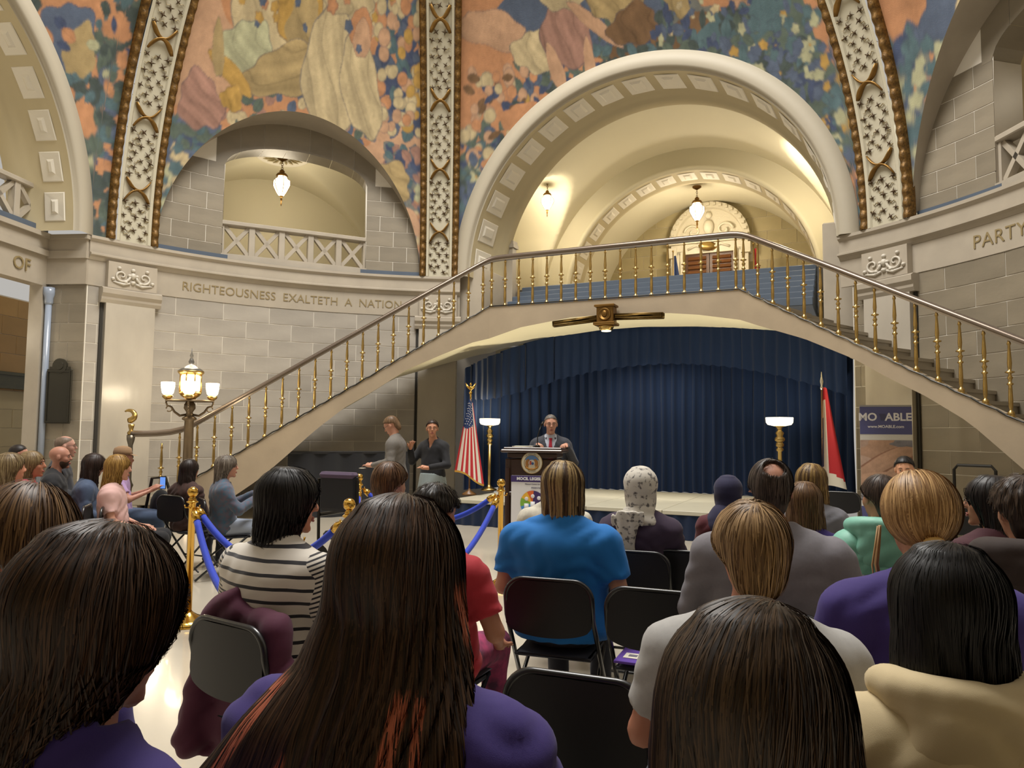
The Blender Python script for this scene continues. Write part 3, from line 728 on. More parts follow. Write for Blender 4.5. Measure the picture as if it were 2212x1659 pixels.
# draped plain shapes
R_.blob(.9, 4.6, .95, .28, 'peach', rot=-.15, ph=.6); R_.blob(1.9, 4.25, .55, .34, 'cream', folds=7, fdir=.4, ph=2)
R_.blob(2.7, 4.45, .62, .55, 'rose', folds=9, fdir=.2, ph=1.2, wob=.07); R_.blob(2.75, 5.05, .55, .3, 'cream', folds=4, ph=.3)
R_.blob(3.4, 4.5, .7, .12, 'peach', rot=-.6, wob=.05); R_.blob(2.35, 3.95, .16, .42, 'peach', rot=.35, wob=.05); R_.blob(3.15, 3.95, .13, .4, 'peach', wob=.05)
R_.blob(4.1, 4.75, .75, .34, 'tan', folds=8, fdir=.5, ph=2.4); R_.blob(4.3, 4.35, .6, .3, 'brown', folds=6, ph=1); R_.blob(4.5, 5.0, .3, .25, 'yellow', ph=.4)
R_.blob(5.9, 4.75, .6, .3, 'peach', ph=1.1); R_.blob(6.3, 4.45, .45, .3, 'orange', None, ph=1.9); R_.blob(6.75, 4.6, .35, .6, 'peach', folds=3, ph=.2); R_.blob(5.4, 4.6, .3, .35, 'tan', folds=5, ph=2)
R_.scatter(40, 4.6, wF - .3, 4.0, 4.5, ['navy', 'blue', 'navy', 'pale', 'cream'], (.07, .14), (.5, .9), 'lobed')
for i in range(16): R_.flower(RNG.uniform(.1, 2.6), RNG.uniform(.5, 3.0), RNG.uniform(.08, .17), ['blue', 'navy', 'pale', 'orange'][i % 4])
for i in range(8): R_.flower(RNG.uniform(6.2, wF), RNG.uniform(1.2, 3.6), RNG.uniform(.07, .15), ['navy', 'yellow', 'rose', 'pale'][i % 4])
R_.scatter(26, .1, 1.2, .3, 2.2, ['green', 'teal', 'blue'], (.2, .42), (.12, .2))
R_.finish()
def h0F(th): return math.sqrt(max(RR * RR - (6.676 / math.cos(th - A_F)) ** 2, 0))
mural(rad(91.2), rad(29.6), h0F, 5.5, R_, 'painted orchard mural in orange and blue above the largest white arch', 420, 185)
# left panel
wL = rad(136 - 96.2) * RR
R_ = Raster(wL, 5.7); c0 = rad(136 - 116.2) * RR
R_.blob(.4, 3.4, .9, .9, 'peach', None); R_.blob(4.7, 2.3, .8, .7, 'peach', None, ph=1); R_.blob(2.6, 5.0, 2.0, .8, 'cream', None)
R_.scatter(420, 0, 1.1, 0, 2.4, ['teal', 'blue', 'green', 'navy', 'green'], (.09, .2), (.4, .8))
R_.scatter(60, 0, .8, .2, 1.9, ['pale', 'cream', 'teal'], (.1, .18), (.8, 1), 'lobed')
R_.scatter(260, 4.5, wL, 0, 2.6, ['blue', 'teal', 'navy', 'rose', 'grey'], (.09, .2), (.4, .8))
R_.scatter(26, 4.4, wL, .2, 2.2, ['cream', 'orange', 'pale'], (.08, .16), (.6, 1), 'lobed')
R_.scatter(120, .6, 4.9, 2.5, 3.25, ['teal', 'cream', 'green', 'rose', 'blue'], (.07, .15), (.5, .9), keep=lambda x, z: math.hypot((x - c0) / 2.7, z / 3.05) < 1.12)
R_.scatter(120, 4.15, wL, 2.9, 5.0, ['navy', 'blue', 'teal', 'navy'], (.1, .22), (.5, .9)); R_.scatter(90, 4.0, wL, 2.9, 5.2, ['peach', 'cream', 'yellow', 'orange'], (.09, .16), (.8, 1), 'disc')
R_.blob(1.55, 4.5, .62, .95, 'cream', folds=5, fdir=.3, ph=.7); R_.blob(1.35, 3.75, .55, .5, 'pale', folds=7, fdir=.8, ph=1.5)
R_.blob(2.35, 4.55, .5, .72, 'yellow', ph=2, folds=2); R_.blob(2.45, 4.4, .36, .5, 'tan', None, folds=3)
R_.blob(2.2, 3.6, .9, .42, 'tan', folds=5, rot=.35, fdir=1.2, ph=1.1); R_.blob(1.1, 3.35, .55, .16, 'yellow', rot=-.5, wob=.05); R_.blob(.78, 3.65, .12, .45, 'tan', rot=.25, wob=.05)
R_.blob(3.2, 3.75, .66, 1.05, 'cream', folds=10, fdir=.15, ph=.4, wob=.06, rot=.12); R_.blob(3.85, 3.6, .42, .95, 'cream', folds=7, fdir=.1, ph=1.4, wob=.07, rot=.3); R_.blob(3.4, 4.95, .6, .35, 'cream', folds=5, ph=.2)
R_.blob(3.75, 4.5, .28, .3, 'orange', ph=.8, wob=.05); R_.blob(3.8, 4.35, .2, .3, 'peach', wob=.05)
R_.blob(.62, 2.75, .42, .5, 'rose', folds=11, fdir=.5, rot=.5, ph=.5); R_.blob(1.2, 2.95, .22, .22, 'yellow', folds=4, ph=1)
R_.blob(4.55, 1.9, .5, .42, 'tan', folds=8, fdir=.9, ph=1.3); R_.blob(4.95, 1.2, .45, .2, 'peach', rot=-.7); R_.scatter(30, 1.0, 4.4, 4.2, 5.6, ['blue', 'orange', 'yellow'], (.08, .16), (.6, 1), 'lobed')
R_.finish()
mural(rad(136.0), rad(96.2), H0L, 5.5, R_, 'painted mural with pale draperies and golden jar above the stone lunette with lantern', 330, 200)
# far left strip
wW = rad(176 - 140.6) * RR; R_ = Raster(wW, 5.7)
R_.scatter(900, 0, wW, 0, 5.0, ['green', 'dgreen', 'teal', 'blue', 'green', 'dgreen'], (.1, .22), (.35, .8))
R_.blob(3.5, 3.5, .5, .5, 'orange', None); R_.blob(4.05, 1.9, .2, .3, 'orange', None); R_.blob(2.9, 4.4, .7, .35, 'orange', None)
R_.blob(3.25, 4.15, .52, .4, 'blue', ph=1); R_.blob(3.55, 3.0, .45, .48, 'blue', ph=2); R_.blob(3.8, 2.85, .26, .4, 'tan', None); R_.blob(4.3, 3.4, .25, .2, 'orange', None)
R_.scatter(60, 2.4, wW, 1.2, 5.0, ['orange', 'teal', 'pale', 'navy'], (.07, .15), (.4, .8))
R_.finish()
def h0W(th): return math.sqrt(max(RR * RR - (6.676 / math.cos(th - A_W)) ** 2, 0))
mural(rad(176), rad(140.6), h0W, 5.5, R_, 'painted foliage mural in green and blue beside the leftmost arch', 260, 120)
# right strip
wR = rad(24.3 + 15) * RR; R_ = Raster(wR, 5.7)
R_.scatter(300, 0, 1.6, 0, 2.6, ['blue', 'navy', 'teal', 'grey'], (.1, .2), (.4, .8)); R_.scatter(70, 0, 1.3, .3, 2.6, ['teal', 'pale', 'teal'], (.1, .18), (.8, 1), 'lobed')
R_.blob(.5, 3.4, .7, .6, 'orange', None); R_.blob(1.0, 4.0, .8, .35, 'cream', folds=3, fdir=1.5, wob=.04); R_.blob(1.0, 3.3, .75, .28, 'yellow', folds=2, fdir=1.5, wob=.04, rot=-.1); R_.blob(1.45, 3.75, .6, .25, 'pale', folds=3, fdir=1.4, wob=.05, rot=.5)
R_.blob(1.2, 2.6, .45, .4, 'blue', ph=1); R_.blob(1.75, 3.1, .5, .2, 'cream', folds=6, fdir=1.3, rot=.8, wob=.05); R_.blob(1.35, 2.2, .2, .55, 'cream', folds=4, rot=-.3)
R_.scatter(60, 2, wR, 2.6, 5, ['cream', 'grey', 'tan'], (.2, .4))
R_.finish()
mural(rad(24.3), rad(-15), H0R, 5.5, R_, 'painted mural with stacked pale books at the far right above bare stone', 240, 120)
# ------------------------------------------------------------------ carved ribs
RIBW = mat('rib_white', '#b5ae98', .6, bump=(16, .25))
ORN = mat('rib_ornament', '#4d3a22', .5, .3, noise=(20, .4))
RIBGOLD = mat('rib_gilt_ribbon', '#8a6730', .4, .6, noise=(14, .4))
def rib(th, name, label, hw):
    hmax = 5.6
    td = Vector((-math.sin(th), math.cos(th), 0))       # towards the left seen from inside
    def P(x, h, d=0.0):
        r = math.sqrt(RR * RR - h * h); n = Vector((math.cos(th) * r, math.sin(th) * r, h)) / RR
        return Vector((CCx, CCy, ZC)) + n * (RR - d) + td * x
    sl = lambda u: hmax * u
    mb = MB(); mb.grid(lambda u, v: tuple(P(-hw + 2 * hw * v, sl(u), .07 + (.03 if (v < .09 or v > .91) else 0))), 40, 24)
    root = struct(name, mb.me(), RIBW); root['label'] = label
    for sg in (-1, 1):
        g = MB(); prof = [(-.015, -.02), (.02, .10), (.075, .14), (.13, .11), (.15, -.02)]
        g.grid(lambda u, v: tuple(P(sg * (hw + prof[int(round(v * 4))][0]), sl(u), prof[int(round(v * 4))][1] + .012 * math.sin(u * 190) * (1 if 0 < v < 1 else 0))), 260, 4)
        g.build('gilt_edge', GILT, root, True)
    # crossed ribbons and small leaf tufts
    tuft = MB()
    for k in range(4):
        a = k * PI / 2 + .5; tuft.add([(0, 0, .012), (.018 * math.cos(a - .5), .018 * math.sin(a - .5), .02), (.055 * math.cos(a), .055 * math.sin(a), .008), (.018 * math.cos(a + .5), .018 * math.sin(a + .5), .02)], [(0, 1, 2, 3)])
    tuft.ball((0, 0, .012), (.016, .016, .02), 6, 4); tm = tuft.me(); tm.materials.append(ORN)
    curl = MB(); curl.tube([(0, 0, .006), (.03, .02, .01), (.055, .0, .008), (.075, .02, .006)], [.006, .007, .006, .003], 4); cm = curl.me(); cm.materials.append(mat('rib_stem', '#8a7b58', .6))
    cross = [.95 + 1.28 * k for k in range(4)]
    rnd = random.Random(3)
    row = 0; h = .10
    while h < hmax - .1:
        if not any(abs(h - c) < .16 for c in cross):
            for k in range(3 if row % 2 else 2):
                x = ((-.62, 0, .62)[k] if row % 2 else (-.31, .31)[k]) * hw + rnd.uniform(-.02, .02)
                r = math.sqrt(RR * RR - h * h); n = Vector((math.cos(th) * r, math.sin(th) * r, h)).normalized(); up = td.cross(n) * 1
                M = Matrix((td, -up if up.z < 0 else up, -n)).transposed().to_4x4(); M.translation = P(x, h, .075)
                s = rnd.uniform(1.1, 1.5)
                o = obj('leaf_tuft', tm, None, root); o.matrix_world = M @ Matrix.Rotation(rnd.uniform(0, 6), 4, 'Z') @ Matrix.Scale(s, 4)
                o = obj('stem_curl', cm, None, root); o.matrix_world = M @ Matrix.Rotation(rnd.uniform(-.6, .6) + (0 if k else PI), 4, 'Z') @ Matrix.Scale(1.5, 4)
        h += .125; row += 1
    for c in cross:
        for sg in (-1, 1):
            g = MB(); pts = [P(sg * (-.72 + 1.44 * t) * hw, c - .20 + .40 * t + .05 * math.sin(t * PI * 2), .105 + .015 * math.sin(t * PI)) for t in [i / 10 for i in range(11)]]
            g.tube(pts, [.03, .046, .05, .044, .04, .044, .04, .044, .05, .046, .03], 8, flat=(1, .4)); g.build('gilt_ribbon', RIBGOLD, root, True)
rib(TL, 'trim_rib_left', 'white rib with dark leaf tufts and gilt edges left of the lantern lunette', .29)
rib(TM, 'trim_rib_middle', 'white rib with dark leaf tufts and gilt edges between the two large paintings', .27)
rib(TR, 'trim_rib_right', 'white rib with dark leaf tufts and gilt edges right of the largest arch', .30)
# ------------------------------------------------------------------ bridge stair
SA = Vector((-.44, 13.7, 0)); SB = Vector((3.65, 11.8, 0)); ZL = 3.83
dl = Vector((math.cos(rad(195)), math.sin(rad(195)), 0)); dr_ = Vector((math.cos(rad(-57)), math.sin(rad(-57)), 0))
bl = Vector((-.2588, .9659, 0)); br = Vector((.8387, .5446, 0)); dm = (SB - SA).normalized(); bm = Vector((-dm.y, dm.x, 0))
LM = (SB - SA).length; SLL, SLR = .632, .545
WST, WLD = 2.0, 1.70
def stair_pt(s):
    """s along the front edge: <0 left wing (distance from A), 0..LM landing, >LM right wing"""
    if s < 0: return SA + dl * (-s)
    if s > LM: return SB + dr_ * (s - LM)
    return SA + dm * s
def stair_z(s): return ZL + SLL * s if s < 0 else (ZL - SLR * (s - LM) if s > LM else ZL)
mA = (bl + bm) / (1 + bl.dot(bm)); mB = (br + bm) / (1 + br.dot(bm))
def back_vec(s):
    if s < 0: k = max(0, 1 + s / 1.6); return bl + (mA - bl) * k
    if s > LM: k = max(0, 1 - (s - LM) / 1.6); return br + (mB - br) * k
    k = s / LM
    if k < .35: return mA + (bm - mA) * (k / .35)
    if k > .65: return bm + (mB - bm) * ((k - .65) / .35)
    return bm
INTR = [(560, 1035), (616, 987), (680, 930), (745, 880), (806, 845), (880, 798), (950, 768), (1020, 740), (1125, 707), (1230, 686), (1335, 677), (1440, 676), (1510, 680), (1600, 691), (1640, 704), (1738, 732), (1844, 775), (1920, 817), (2000, 856), (2094, 913), (2212, 1015)]
isz = []
for px, py in INTR:
    for (o, d, n, s0, sg) in ((SA, dl, bl, 0, -1), (SA, dm, bm, 0, 1), (SB, dr_, br, LM, 1)):
        p = on_plane(px, py, o, n); t = (p - o).dot(d)
        s = s0 + sg * t
        if (sg == -1 and t > 0) or (s0 == 0 and sg == 1 and 0 <= t <= LM) or (s0 == LM and t > 0): isz.append((s, p.z)); break
isz.sort(); IS = [a for a, b in isz]; IZ = [b for a, b in isz]
S_FOOTL = -ZL / SLL; S_FOOTR = LM + ZL / SLR
def intr_z(s):
    if s < IS[0]: return max(0.0, IZ[0] + (s - IS[0]) * .72)
    if s > IS[-1]: return max(0.0, IZ[-1] - (s - IS[-1]) * .9)
    return float(np.interp(s, IS, IZ))
stair = thing('bridge_stair', 'marble bridge stair arching over the stage with two curving flights', 'stairs')
ss = sorted(set([S_FOOTL + .02 + i * (-S_FOOTL - .02) / 40 for i in range(41)] + [LM * i / 28 for i in range(29)] + [LM + (S_FOOTR - LM - .02) * i / 46 for i in range(47)]))
mb = MB()
def top(s): return max(stair_z(s) + .03, .05)
v = []; f = []
for s in ss:
    p = stair_pt(s); zb = min(intr_z(s), top(s) - .04); v += [(p.x, p.y, zb), (p.x, p.y, top(s))]
for i in range(len(ss) - 1): f.append((2 * i, 2 * i + 2, 2 * i + 3, 2 * i + 1))
mb.add(v, f)
v = []; f = []
for s in ss:
    p = stair_pt(s); q = p + back_vec(s) * .22; v += [(p.x, p.y, top(s)), (q.x, q.y, top(s))]
for i in range(len(ss) - 1): f.append((2 * i, 2 * i + 2, 2 * i + 3, 2 * i + 1))
mb.add(v, f)
# thin moulding line along the top of the face
mb.build('arch_face', STAIRST, stair)
mb = MB(); v = []; f = []
for s in ss:
    p = stair_pt(s); q = p + back_vec(s) * (WLD if 0 <= s <= LM else WST); zb = min(intr_z(s), top(s) - .04)
    for k in range(5):
        r = p.lerp(q, k / 4); v.append((r.x, r.y, zb))
for i in range(len(ss) - 1):
    for k in range(4): f.append((5 * i + k, 5 * i + k + 1, 5 * i + k + 6, 5 * i + k + 5))
mb.add(v, f); mb.build('soffit', mat('soffit_plaster', '#ddd3b4', .6), stair, True)
mb = MB(); v = []; f = []
for s in [LM * i / 20 for i in range(21)]:
    p = stair_pt(s) + back_vec(s) * .02; q = p + back_vec(s) * (WLD + .1); v += [(p.x, p.y, ZL + .028), (q.x, q.y, ZL + .028)]
for i in range(20): f.append((2 * i, 2 * i + 2, 2 * i + 3, 2 * i + 1))
mb.add(v, f); mb.build('landing', STEPM, stair)
def flight(sgn, slope, s_end):
    run = .17 / slope; n = int(s_end / run) + 1
    for i in range(n):
        a, b = run * i, run * (i + 1) + .03
        z = ZL - .17 * (i + 1) + .0
        if z < .05: break
        sa, sb = (-a, -b) if sgn < 0 else (LM + a, LM + b)
        p0, p1 = stair_pt(sa), stair_pt(sb); v0, v1 = back_vec(sa), back_vec(sb)
        c = [p0 + v0 * .06, p1 + v1 * .06, p1 + v1 * WST, p0 + v0 * WST]
        zb = [max(z - .16, intr_z(q_) + .02) for q_ in (sa, sb, sb, sa)]; v = [(q.x, q.y, min(h_, z - .04)) for q, h_ in zip(c, zb)] + [(q.x, q.y, z + .0) for q in c]
        mb = MB(); mb.add(v, [(0, 1, 2, 3), (4, 5, 6, 7), (0, 1, 5, 4), (1, 2, 6, 5), (2, 3, 7, 6), (3, 0, 4, 7)])
        # overhanging nosing slab
        e = (p1 - p0).normalized() * .025
        c2 = [p0 + v0 * .03, p1 + v1 * .03 + e, p1 + v1 * WST + e, p0 + v0 * WST]
        v = [(q.x, q.y, z - .035) for q in c2] + [(q.x, q.y, z + .012) for q in c2]
        mb.add(v, [(0, 1, 2, 3), (4, 5, 6, 7), (0, 1, 5, 4), (1, 2, 6, 5), (2, 3, 7, 6), (3, 0, 4, 7)])
        mb.build('step', STEPM, stair)
flight(-1, SLL, -S_FOOTL - .15); flight(1, SLR, S_FOOTR - LM)
# widening bottom steps at the left foot
for i in range(3):
    mb = MB(); c = stair_pt(S_FOOTL + .35) + bl * (1.0) + dl * (.32 * (3 - i))
    mb.box((0, 0, 0), (1.1 + .0 * i, 2.5, .15), bev=.012); mb.build('step', STEPM, stair, loc=(c.x, c.y, .075 + .15 * i), rotz=math.atan2(dl.y, dl.x))
# railing
rl = thing('stair_railing', 'turned brass balusters under a bronze handrail along the bridge stair', 'railing')
RH = .95
path = [stair_pt(s) + Vector((0, 0, stair_z(s) + RH)) + back_vec(s) * .10 for s in np.linspace(S_FOOTL + .75, LM + 6.0, 150)]
foot = stair_pt(S_FOOTL + .05) + bl * .10
path = [foot + Vector((0, 0, 1.42)), foot * .5 + (stair_pt(S_FOOTL + .4) + bl * .1) * .5 + Vector((0, 0, 1.40)), stair_pt(S_FOOTL + .4) + bl * .1 + Vector((0, 0, 1.44))] + path
# soften the corners
for _ in range(3): path = [path[0]] + [path[i] * .5 + (path[i - 1] + path[i + 1]) * .25 for i in range(1, len(path) - 1)] + [path[-1]]
v, f = sweep(path, [(-.035, .0), (-.055, .012), (-.06, .035), (-.045, .06), (-.02, .075), (.02, .075), (.045, .06), (.06, .035), (.055, .012), (.035, 0)])
mb = MB(); mb.add(v, f); hr = mb.build('handrail', RAILM, rl, True)
v, f = sweep(path, [(-.03, -.03), (-.03, .0), (.03, .0), (.03, -.03)]); mb = MB(); mb.add(v, f); mb.build('under_rail', mat('rail_strap', '#9a8f82', .3, .7), hr)
bp = [(.030, 0), (.034, .02), (.030, .05), (.017, .065), (.014, .08), (.020, .12), (.021, .20), (.018, .30), (.016, .36), (.028, .372), (.028, .384), (.015, .395), (.017, .43), (.026, .452), (.015, .475), (.014, .50), (.042, .512), (.042, .522), (.014, .535), (.017, .56), (.021, .62), (.016, .74), (.011, .83), (.018, .845), (.018, .86), (.012, .875), (.012, RH - .02)]
bb = MB(); bb.lathe([(r * 1.22, z) for r, z in bp], 8); bme_ = bb.me(True); bme_.materials.append(BRASS)
br_ = MB(); br_.ball((0, 0, .0), (.045, .045, .05), 8, 6); br_.tube([(0, 0, 0), (0, .07, .0), (0, .12, .02)], .016, 6); brm = br_.me(True); brm.materials.append(BRASS)
sp = [s for s in np.arange(-.135, S_FOOTL + .4, -.27)] + [.03 + .274 * i for i in range(17)] + [LM + .03 + .272 * i for i in range(0, 22)]
for s in sp:
    p = stair_pt(s) + back_vec(s) * .10; z = stair_z(s) + .03
    if s < S_FOOTL + .7: z = min(z, 1.40 - RH + .0)
    b_ = obj('baluster', bme_, None, rl, (p.x, p.y, z)); b_['label'] = 'brass baluster'
    n = -bl if s < 0 else (-br if s > LM else -bm)
    obj('bracket', brm, None, b_, (0, -.0, -.02), math.atan2(n.y, n.x) + PI / 2)
# newel with scrolled finial
nw = MB(); nw.lathe([(.07, .12), (.07, .2), (.045, .22), (.04, .4), (.05, .55), (.07, .60), (.05, .64), (.035, .70), (.035, 1.0), (.055, 1.06), (.04, 1.12), (.035, 1.25), (.06, 1.34), (.065, 1.42)], 12, (foot.x, foot.y, 0)); n_ = nw.build('newel', mat('newel_bronze', '#6e675c', .35, .8, noise=(8, .3)), rl, True)
fi = MB(); fi.lathe([(.05, 1.42), (.06, 1.46), (.03, 1.5), (.045, 1.56), (.05, 1.6)], 10, (foot.x, foot.y, 0)); 
pts = [foot + Vector((-.05 + .0, 0, 1.56)) + Vector((.10 * math.sin(a) * 1.0, 0, .10 + .12 * (1 - math.cos(a)) * .7)) for a in [i * .35 for i in range(12)]]
fi.tube(pts, [.045, .05, .05, .05, .045, .042, .04, .036, .03, .026, .02, .012], 8); fi.build('finial', BRASS, n_, True)
# black carpet-rod clips along the treads seen as a dark line on the face
mb = MB()
for s0, s1, k in ((S_FOOTL + .9, 0, 60), (0, LM, 40), (LM, LM + 5.6, 60)):
    pts = []
    for i in range(k + 1):
        s = s0 + (s1 - s0) * i / k; p = stair_pt(s) - back_vec(s) * .012
        wob = .022 * ((((s if s < 0 else s - LM) / .27) % 1) - .5) if not 0 <= s <= LM else 0
        pts.append((p.x, p.y, stair_z(s) + .045 + wob))
    mb.tube(pts, .012, 5)
mb.build('cord', IRON, stair)
# ------------------------------------------------------------------ emblem light on the arch
em = thing('emblem_light', 'bronze bracket with two long arms, round crest and downlight on the stair arch', 'light fitting')
ec = on_plane(1316, 686, SA, bm) - bm * .05; yaw = math.atan2(dm.y, dm.x)
em.location = ec; em.rotation_euler = (0, 0, yaw)
mb = MB(); mb.box((0, -.10, .02), (.30, .22, .32), bev=.015); mb.box((0, -.12, .17), (.36, .26, .04), bev=.01); mb.box((0, -.12, -.14), (.38, .30, .05), bev=.01); mb.build('housing', BRASS_D, em)
mb = MB(); mb.lathe([(.11, 0), (.11, .02), (.09, .03), (.085, .02), (.0, .025)], 20, (0, -.21, .02), axis=(0, -1, 0)); mb.ball((0, -.235, .03), (.05, .02, .055)); mb.build('crest', BRASS_D, em, True)
mb = MB(); mb.lathe([(.12, -.16), (.13, -.19), (.11, -.24), (.09, -.25)], 20, (0, -.12, 0)); mb.build('lamp_ring', BRASS, em, True)
mb = MB(); mb.lathe([(.085, -.252), (.08, -.262), (.0, -.265)], 16, (0, -.12, 0)); mb.build('lamp_lens', GLASS_LIT2, em)
for sg in (-1, 1):
    mb = MB(); Mr = Matrix.Rotation(sg * (.07 if sg < 0 else .03), 3, 'Y'); mb.box((sg * .56, -.09, -.02 - (.035 if sg < 0 else .01)), (.86, .10, .105), bev=.012, M=Mr); mb.box((sg * .56, -.145, -.02 - (.035 if sg < 0 else .01)), (.80, .012, .06), bev=.004, M=Mr)
    mb.build('arm', mat('arm_bronze', '#6a5226', .4, .8, noise=(14, .5)), em, True)
spot('emblem_downlight', ec + Vector((0, 0, -.34)) - bm * .12, HP(.3, .5, 1.0), 170, 90, r=.08)
for u_ in (-2.2, 0.2, 2.6): spot('added_soffit_fill', HP(u_, -.95, .55), HP(u_ * .95, -.45, 3.4), 120, 100, (1, .93, .74), .12)  # unseen spots added without fixtures to brighten the soffit
# ------------------------------------------------------------------ stage, curtain, valance
def HF(u, ww, z=0): return HP(u, ww, z)
STG = .42
stg = thing('stage', 'low beige stage platform with dark blue pleated skirt in front of the curtain', 'stage')
poly = [(-2.28, -2.60), (4.3, -2.60), (4.3, .95), (-2.9, .95), (-2.9, -.9)]
nx_ = 5
for i in range(nx_):
    u0 = -2.28 + 5.85 * i / nx_; u1 = -2.28 + 5.85 * (i + 1) / nx_
    for k in range(2):
        w0 = -2.60 + 1.78 * k; mb = MB(); c = HF((u0 + u1) / 2, w0 + .89, STG - .03); mb.box((0, 0, 0), (u1 - u0 - .008, 1.772, .06), bev=.006)
        mb.build('deck_panel', mat('stage_deck', '#b5b09d', .55, noise=(3, .12), objrand=.05), stg, loc=c[:], rotz=AH - PI / 2)
mb = MB(); 
for (a, b) in (((-2.28, -2.58), (3.57, -2.58)), ((-2.27, .9), (-2.27, -2.58))):
    n = int(math.dist(a, b) / .022)
    def P(u, v, a=a, b=b):
        x = a[0] + (b[0] - a[0]) * u; y = a[1] + (b[1] - a[1]) * u; q = .018 * math.sin(u * n * .72) * (1 - v * .5)
        dx, dy = (b[0] - a[0]), (b[1] - a[1]); L = math.hypot(dx, dy); return tuple(HF(x + dy / L * q, y - dx / L * q, (STG - .06) * v + .005))
    mb.grid(P, n, 2)
NAVY = mat('navy_velvet', '#17243d', .9, noise=(40, .2), sheen=.15, spec=.2)
mb.build('skirt', NAVY, stg, True)
for u in (-1.2, 1.2, 3.2):
    for ww in (-2.1, .2):
        mb = MB(); c = HF(u, ww); mb.tube([(c.x, c.y, 0), (c.x, c.y, STG - .06)], .03, 8); mb.build('leg', IRON, stg)
CP = [(-3.02, -.96), (-2.95, -.5), (-2.8, -.05), (-2.4, .42), (-1.8, .72), (-1.0, .84), (0, .88), (1.0, .84), (2.0, .74), (2.9, .5), (3.5, .26), (3.8, .12)]
cpx = np.array(CP); cs = np.concatenate([[0], np.cumsum(np.hypot(*np.diff(cpx, axis=0).T))])
def cpath(s): return np.interp(s, cs, cpx[:, 0]), np.interp(s, cs, cpx[:, 1])
CL = cs[-1]
def drape(s0, s1, off, zt, zbm, pitch, amp, n_per=8, nz=14):
    n = int((s1 - s0) / pitch * n_per); mb = MB(); rr = random.Random(5); phs = [rr.uniform(.75, 1.3) for _ in range(600)]
    def P(u, v):
        s = s0 + (s1 - s0) * u; x, y = cpath(s); x2, y2 = cpath(min(s + .02, CL)); x1, y1 = cpath(max(s - .02, 0)); dx, dy = x2 - x1, y2 - y1; L = math.hypot(dx, dy)
        k = int(s / pitch); ph = s / pitch * 2 * PI + .9 * math.sin(s * 2.3) + .25 * math.sin(7 * v + k)
        a = amp * (.8 + .2 * phs[k]) * (.75 + .25 * (1 - v)); q = a * (math.sin(ph) + .35 * math.sin(2 * ph + s)) + off
        t_, b_ = zt(s), zbm(s); z = b_ + (t_ - b_) * v + .012 * math.sin(ph) * (1 - v)
        return tuple(HF(x + dy / L * q, y - dx / L * q, z))
    mb.grid(P, n, nz); return mb
def vmid(s):
    x, y = cpath(s); return x
def vtop(s): x = vmid(s); k = (x - .45) / 3.45; return 2.84 + .86 * math.sqrt(max(0, 1 - k * k)) if abs(k) < 1 else 2.84
def vbot(s): x = vmid(s); k = (x - .45) / 3.45; return 2.15 + .72 * (1 - abs(k) ** 2.0)
CURT = mat('blue_curtain', '#122341', .9, noise=(2.2, .3), sheen=.1, spec=.2, stretch=(1, 1, .15))
cu = drape(.02, CL - .02, 0.0, lambda s: vtop(s) - .1, lambda s: STG + .01, .20, .050).build('stage_curtain', CURT, None, True)
tag(cu, 'tall dark blue pleated curtain hanging behind the stage', 'curtain')
va = drape(0, CL, .26, vtop, vbot, .21, .022, 8, 8).build('valance', CURT, None, True)
tag(va, 'dark blue gathered valance with arched lower edge above the curtain', 'curtain')
md = MB()
n = 240
# ------------------------------------------------------------------ black draped barrier under the left flight
bd = thing('draped_barrier', 'long black draped barrier against the wall under the left flight', 'barrier')
pa, pb = W(622, 978, 12.9), W(885, 978, 13.9); d = pb - pa; L = d.length; yw = math.atan2(d.y, d.x)
bd.location = (pa.x, pa.y, 0); bd.rotation_euler = (0, 0, yw)
BLK = mat('black_cloth', '#131419', .85, sheen=.2)
mb = MB(); mb.grid(lambda u, v: (L * u, .02 * math.sin(u * L * 14) + .01 * math.sin(u * 31), 1.13 * v), 160, 2); mb.build('drape', BLK, bd, True)
mb = MB(); mb.box((L / 2, .04, 1.14), (L, .1, .05), bev=.01); mb.build('top_rail', mat('black_rail', '#1b1b1e', .5), bd)
for x in (.1, L / 2, L - .1): mb = MB(); mb.box((x, .1, .56), (.05, .05, 1.12)); mb.build('leg', IRON, bd)
